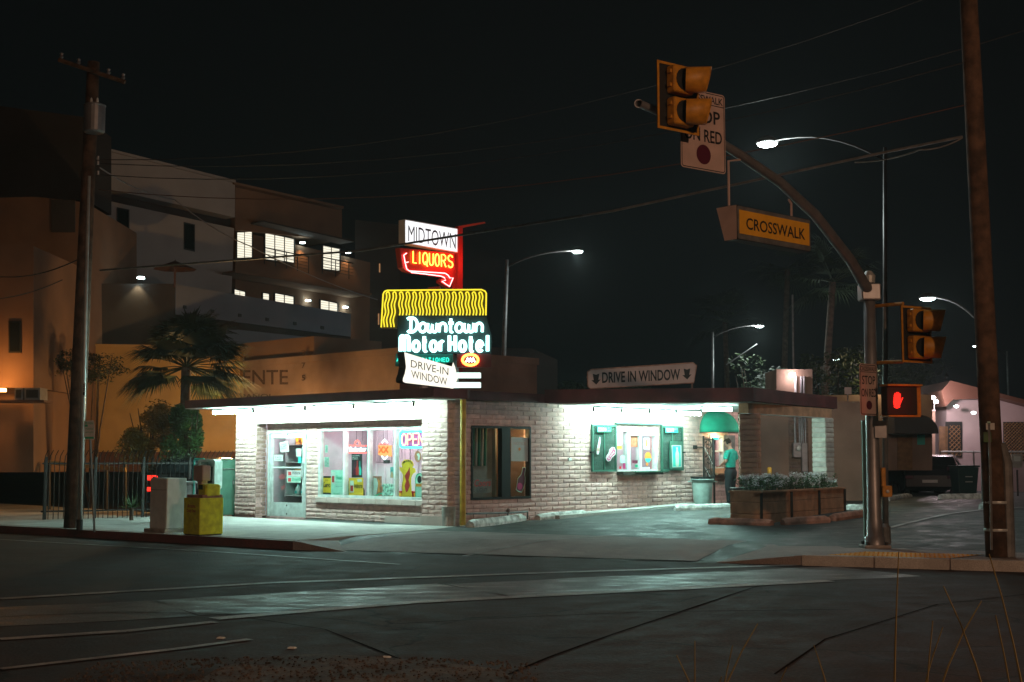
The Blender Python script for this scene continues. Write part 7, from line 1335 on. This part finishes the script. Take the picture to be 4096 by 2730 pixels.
cable('uppermost faint wire, running from the left pole to the upper right', [(395, 640, YP), (3900, -80, 24)], .009, 'dark_metal', .9)
cable('second faint wire below the uppermost one', [(395, 655, YP), (4300, 60, 23)], .009, 'dark_metal', .9)
cable('third faint wire, between the second wire and the neon reddened one', [(395, 700, YP), (3862, 250, YR)], .009, 'dark_metal', .7)
cable('wire coloured red for the neon light, passing close over the white lit sign box', [(395, 760, YP), (3866, 420, YR)], .009, 'rust_brown', .7)  # red neon light is put into the wire colour
cable('low thin wire leaving the left edge toward the wooden pole', [(-50, 1100, 33), (330, 1030, YP)], .014, 'dark_metal', .2)
cable('lower dark wire at the left edge beneath another', [(-50, 1200, 33), (250, 1120, 34)], .014, 'dark_metal', .1)
cable('guy wire from the second pole lamp toward the canopy', [(2905, 1460, 58), (3028, 1378, 58)], .03, 'galv', 0)

# ------------------------------------------------------------------ person at the walk-up window
def skin(name, joints, edges, m, parent, M, sub=2, root=0):
    me = bpy.data.meshes.new(name); inv = root_of(parent).matrix_basis.inverted()
    me.from_pydata([inv @ (M @ Vector(j[0])) for j in joints], edges, []); o = bpy.data.objects.new(name, me); COL.objects.link(o); o.parent = parent
    sk = o.modifiers.new('skin', 'SKIN'); sk.use_smooth_shade = True
    if not me.skin_vertices: me.attributes  # layer is made with the modifier when missing
    lay = me.skin_vertices[0] if me.skin_vertices else None
    if lay is None:
        bm = bmesh.new(); bm.from_mesh(me); bm.verts.layers.skin.verify(); bm.to_mesh(me); bm.free(); lay = me.skin_vertices[0]
    for i, j in enumerate(joints): r = j[1]; lay.data[i].radius = r if isinstance(r, tuple) else (r, r); lay.data[i].use_root = (i == root)
    ss = o.modifiers.new('sub', 'SUBSURF'); ss.levels = sub; ss.render_levels = sub; me.materials.append(MT[m]); return o
pp = Vector((at(2922, 1835, 36.15).x, 36.15, 0)); pp.z = gz(pp.x, pp.y); pr = thing('person', 'person in a teal polo shirt and black trousers standing at the walk up window', 'person', pp, R(48)); Mp = T(*pp) @ RZ(R(48))
J = [((0, 0, .96), (.10, .075)), ((0, .01, 1.12), (.11, .075)), ((0, .0, 1.32), (.13, .095)), ((0, -.01, 1.44), (.08, .06)), ((0, .01, 1.50), .052), ((0, .045, 1.58), (.062, .07)), ((0, .055, 1.66), (.075, .09)), ((0, .045, 1.72), (.062, .07)),
     ((-.185, -.005, 1.40), .058), ((-.26, -.02, 1.16), .050), ((-.17, .20, 1.03), .030), ((-.155, .25, 1.02), (.036, .02)),
     ((.185, -.005, 1.40), .058), ((.27, .0, 1.16), .050), ((.18, .22, 1.04), .030), ((.165, .27, 1.03), (.036, .02)),
     ((-.095, 0, .86), .09), ((-.10, .02, .50), .058), ((-.105, -.01, .10), .042), ((.095, 0, .86), .09), ((.105, .03, .50), .058), ((.12, 0, .10), .042)]
E = [(0, 1), (1, 2), (2, 3), (3, 4), (4, 5), (5, 6), (6, 7), (3, 8), (8, 9), (9, 10), (10, 11), (3, 12), (12, 13), (13, 14), (14, 15), (0, 16), (16, 17), (17, 18), (0, 19), (19, 20), (20, 21)]
for s, w in ((-1, 11), (1, 15)):
    bx_, by_, bz_ = J[w][0]
    for k, (dx, l) in enumerate(((-.027, .060), (-.009, .072), (.009, .068), (.026, .054))):
        i = len(J); J += [((bx_ + dx, by_ + .04, bz_ + .004), .0095), ((bx_ + dx * 1.05, by_ + .04 + l * .55, bz_ - .006), .0085), ((bx_ + dx * 1.05, by_ + .04 + l, bz_ - .026), .0075)]; E += [(w, i), (i, i + 1), (i + 1, i + 2)]
    i = len(J); J += [((bx_ - s * .042, by_ + .005, bz_ - .004), .011), ((bx_ - s * .052, by_ + .045, bz_ - .012), .009)]; E += [(w, i), (i, i + 1)]
body = skin('body', J, E, 'skin', pr, Mp)
Hd = Mp @ T(0, .05, 1.645) @ RZ(R(38)) @ Matrix.Rotation(R(-22), 4, 'X')
q = MB(Hd); q.lathe([(.0, -.02), (.008, -.015), (.012, 0), (.0, .035)], (0, .105, -.015), 8); q.build('nose', 'skin', pr, smooth=True)
q = MB(Hd); q.lathe([(0, -.105), (.04, -.10), (.062, -.07), (.072, -.02), (.078, .03), (.068, .075), (.035, .105), (0, .112)], (0, .035, 0), 18); q.build('face', 'skin', pr, smooth=True)
for s in (-1, 1):
    q = MB(Hd); q.lathe([(0, -.012), (.014, 0), (.022, .012), (.012, .024), (0, .02)], (s * .078, .01, -.015), 8, 'x'); q.build('ear', 'skin', pr, smooth=True)
    q = MB(Hd); q.lathe([(0, .0), (.010, .004), (0, .010)], (s * .028, .104, .012), 8, 'y'); q.build('eye', 'ink', pr)
q = MB(Hd); q.box((-.022, .100, -.052), (.022, .106, -.046)); q.build('mouth', 'stop_red', pr)
q = MB(Hd)
for k in range(900):
    a = random.uniform(0, 2 * PI); e = random.uniform(-.35, PI / 2); r_ = .088 + random.uniform(-.004, .012); d = Vector((math.cos(a) * math.cos(e) * .95, math.sin(a) * math.cos(e) * 1.08, math.sin(e) * 1.1))
    if d.y > .45 and d.z < .62: continue
    c = Vector((0, .025, .025)) + d * r_; t1 = d.cross(Vector((random.gauss(0, .5), random.gauss(0, .5), 1))).normalized() * .010; t2 = (d.cross(t1)).normalized() * .020; q.add([c - t1 - t2, c + t1 - t2 * .8, c + t1 * .8 + t2, c - t1 + t2], [(0, 1, 2, 3)])
q.lathe([(0, -.04), (.07, -.03), (.084, .02), (.080, .07), (.05, .105), (0, .118)], (0, .008, .018), 16); q.build('hair', 'hair', pr)
JS = [((0, 0, .93), (.185, .135)), ((0, .01, 1.10), (.180, .13)), ((0, -.0, 1.30), (.200, .135)), ((0, -.01, 1.42), (.11, .075)), ((0, .005, 1.475), (.062, .060)), ((-.19, -.005, 1.39), .080), ((-.245, -.012, 1.26), .078), ((-.262, -.018, 1.19), .074), ((.19, -.005, 1.39), .080), ((.248, -.005, 1.26), .078), ((.268, 0, 1.19), .074)]
skin('polo_shirt', JS, [(0, 1), (1, 2), (2, 3), (3, 4), (3, 5), (5, 6), (6, 7), (3, 8), (8, 9), (9, 10)], 'polo', pr, Mp)
JT = [((0, 0, 1.02), (.172, .128)), ((0, 0, .90), (.185, .14)), ((-.10, 0, .80), .122), ((-.105, .02, .50), .092), ((-.105, -.005, .12), .066), ((-.105, -.005, .05), .064), ((.10, 0, .80), .122), ((.11, .03, .50), .092), ((.125, .0, .12), .074), ((.125, .0, .05), .072)]
skin('trousers', JT, [(0, 1), (1, 2), (2, 3), (3, 4), (4, 5), (1, 6), (6, 7), (7, 8), (8, 9)], 'trousers', pr, Mp)
q = MB(Mp); q.lathe([(.162, .955), (.166, .96), (.166, .99), (.162, .995)], (0, 0, 0), 20); 
q.v = [Mp @ Vector(((Mp.inverted() @ v).x, (Mp.inverted() @ v).y * .76, (Mp.inverted() @ v).z)) for v in q.v]; q.build('belt', 'black_metal', pr)
for s, y in ((-.105, 0), (.12, 0)): q = MB(Mp); q.add([(s - .045, y - .11, 0), (s + .045, y - .11, 0), (s + .05, y + .08, 0), (s + .03, y + .18, 0), (s - .03, y + .18, 0), (s - .05, y + .08, 0), (s - .04, y - .10, .09), (s + .04, y - .10, .09), (s + .042, y + .06, .085), (s + .022, y + .15, .04), (s - .022, y + .15, .04), (s - .042, y + .06, .085)], [(5, 4, 3, 2, 1, 0), (6, 7, 8, 9, 10, 11)] + [(i, (i + 1) % 6, 6 + (i + 1) % 6, 6 + i) for i in range(6)]); q.build('shoe', 'shoe', pr, bevel=.01)

# ------------------------------------------------------------------ verge grass close to the camera
random.seed(21)
t = thing('grass_clump', 'loose clump of long dry bent grass stalks at the bottom right corner', 'grass', (2.0, 4.4, 0), 0)
for k in range(34):
    hub = random.choice(((2.15, 4.6), (1.75, 4.5), (1.35, 4.9), (.75, 5.2), (2.3, 4.3))); a = Vector((hub[0] + random.uniform(-.12, .12), hub[1] + random.uniform(-.1, .1), 0))
    d = Vector((random.uniform(-1, 1), random.uniform(-.5, .5), 0)); h = random.uniform(.98, 1.42) if hub[0] > 1.2 else random.uniform(.85, 1.12); rch = random.uniform(.1, .5); P = []
    for i in range(9):
        u = i / 8; P.append(a + d * rch * u ** 2 + Vector((0, 0, h * (u - .28 * rch * u ** 3))))
    q = MB(); q.tube(P, [.0065 * (1 - .8 * i / 8) + .0006 for i in range(9)], 4)
    q.build('stalk', 'grass_blade', t)
q = MB()
for k in range(420):
    hub = random.choice(((2.15, 4.6), (1.75, 4.5), (1.35, 4.9), (2.3, 4.3))); a = Vector((hub[0] + random.gauss(0, .12), hub[1] + random.gauss(0, .12), 0)); d = Vector((random.uniform(-1, 1), random.uniform(-1, 1), 0)) * .2; h = random.uniform(.1, .45); w_ = Vector((.004, 0, 0)); q.add([a - w_, a + w_, a + d * .4 + Vector((0, 0, h * .7)), a + d + Vector((0, 0, h))], [(0, 1, 2), (0, 2, 3)])
q.build('tuft', 'grass_blade', t)

# ------------------------------------------------------------------ assumed street lamps, unseen behind the camera, added to light the signs and road
def assumed_lamp(lab, x, y, h, e, col):
    t = street_lamp(lab, (x, y, 0), (x, y, h - .3), (x + .8, y + 1.6, h), 'lamp_small', energy=0, grp='assumed near kerb lamps'); lamp('lamp_light', (x + .8, y + 1.6, h - .4), e, col, radius=.15, parent=t)
assumed_lamp('assumed street lamp added out of view on the near kerb, left', -9, -5, 9, 480, (1, .54, .30))
assumed_lamp('assumed street lamp added out of view on the near kerb, right', 10, -3, 9, 2900, (1, .56, .33))

# ------------------------------------------------------------------ thin fog box added to give the lamps halos
q = MB(); q.box((-120, -30, -1.2), (120, 120, 40)); hz = q.build('halo_haze', 'paper'); hz['kind'] = 'stuff'
hm = bpy.data.materials.new('halo_haze'); hm.use_nodes = True; t_ = hm.node_tree; t_.nodes.clear(); o_ = t_.nodes.new('ShaderNodeOutputMaterial'); v_ = t_.nodes.new('ShaderNodeVolumePrincipled'); v_.inputs['Color'].default_value = (.8, .95, .95, 1); v_.inputs['Density'].default_value = .0007; v_.inputs['Anisotropy'].default_value = .6
t_.links.new(v_.outputs['Volume'], o_.inputs['Volume']); hz.data.materials.clear(); hz.data.materials.append(hm)
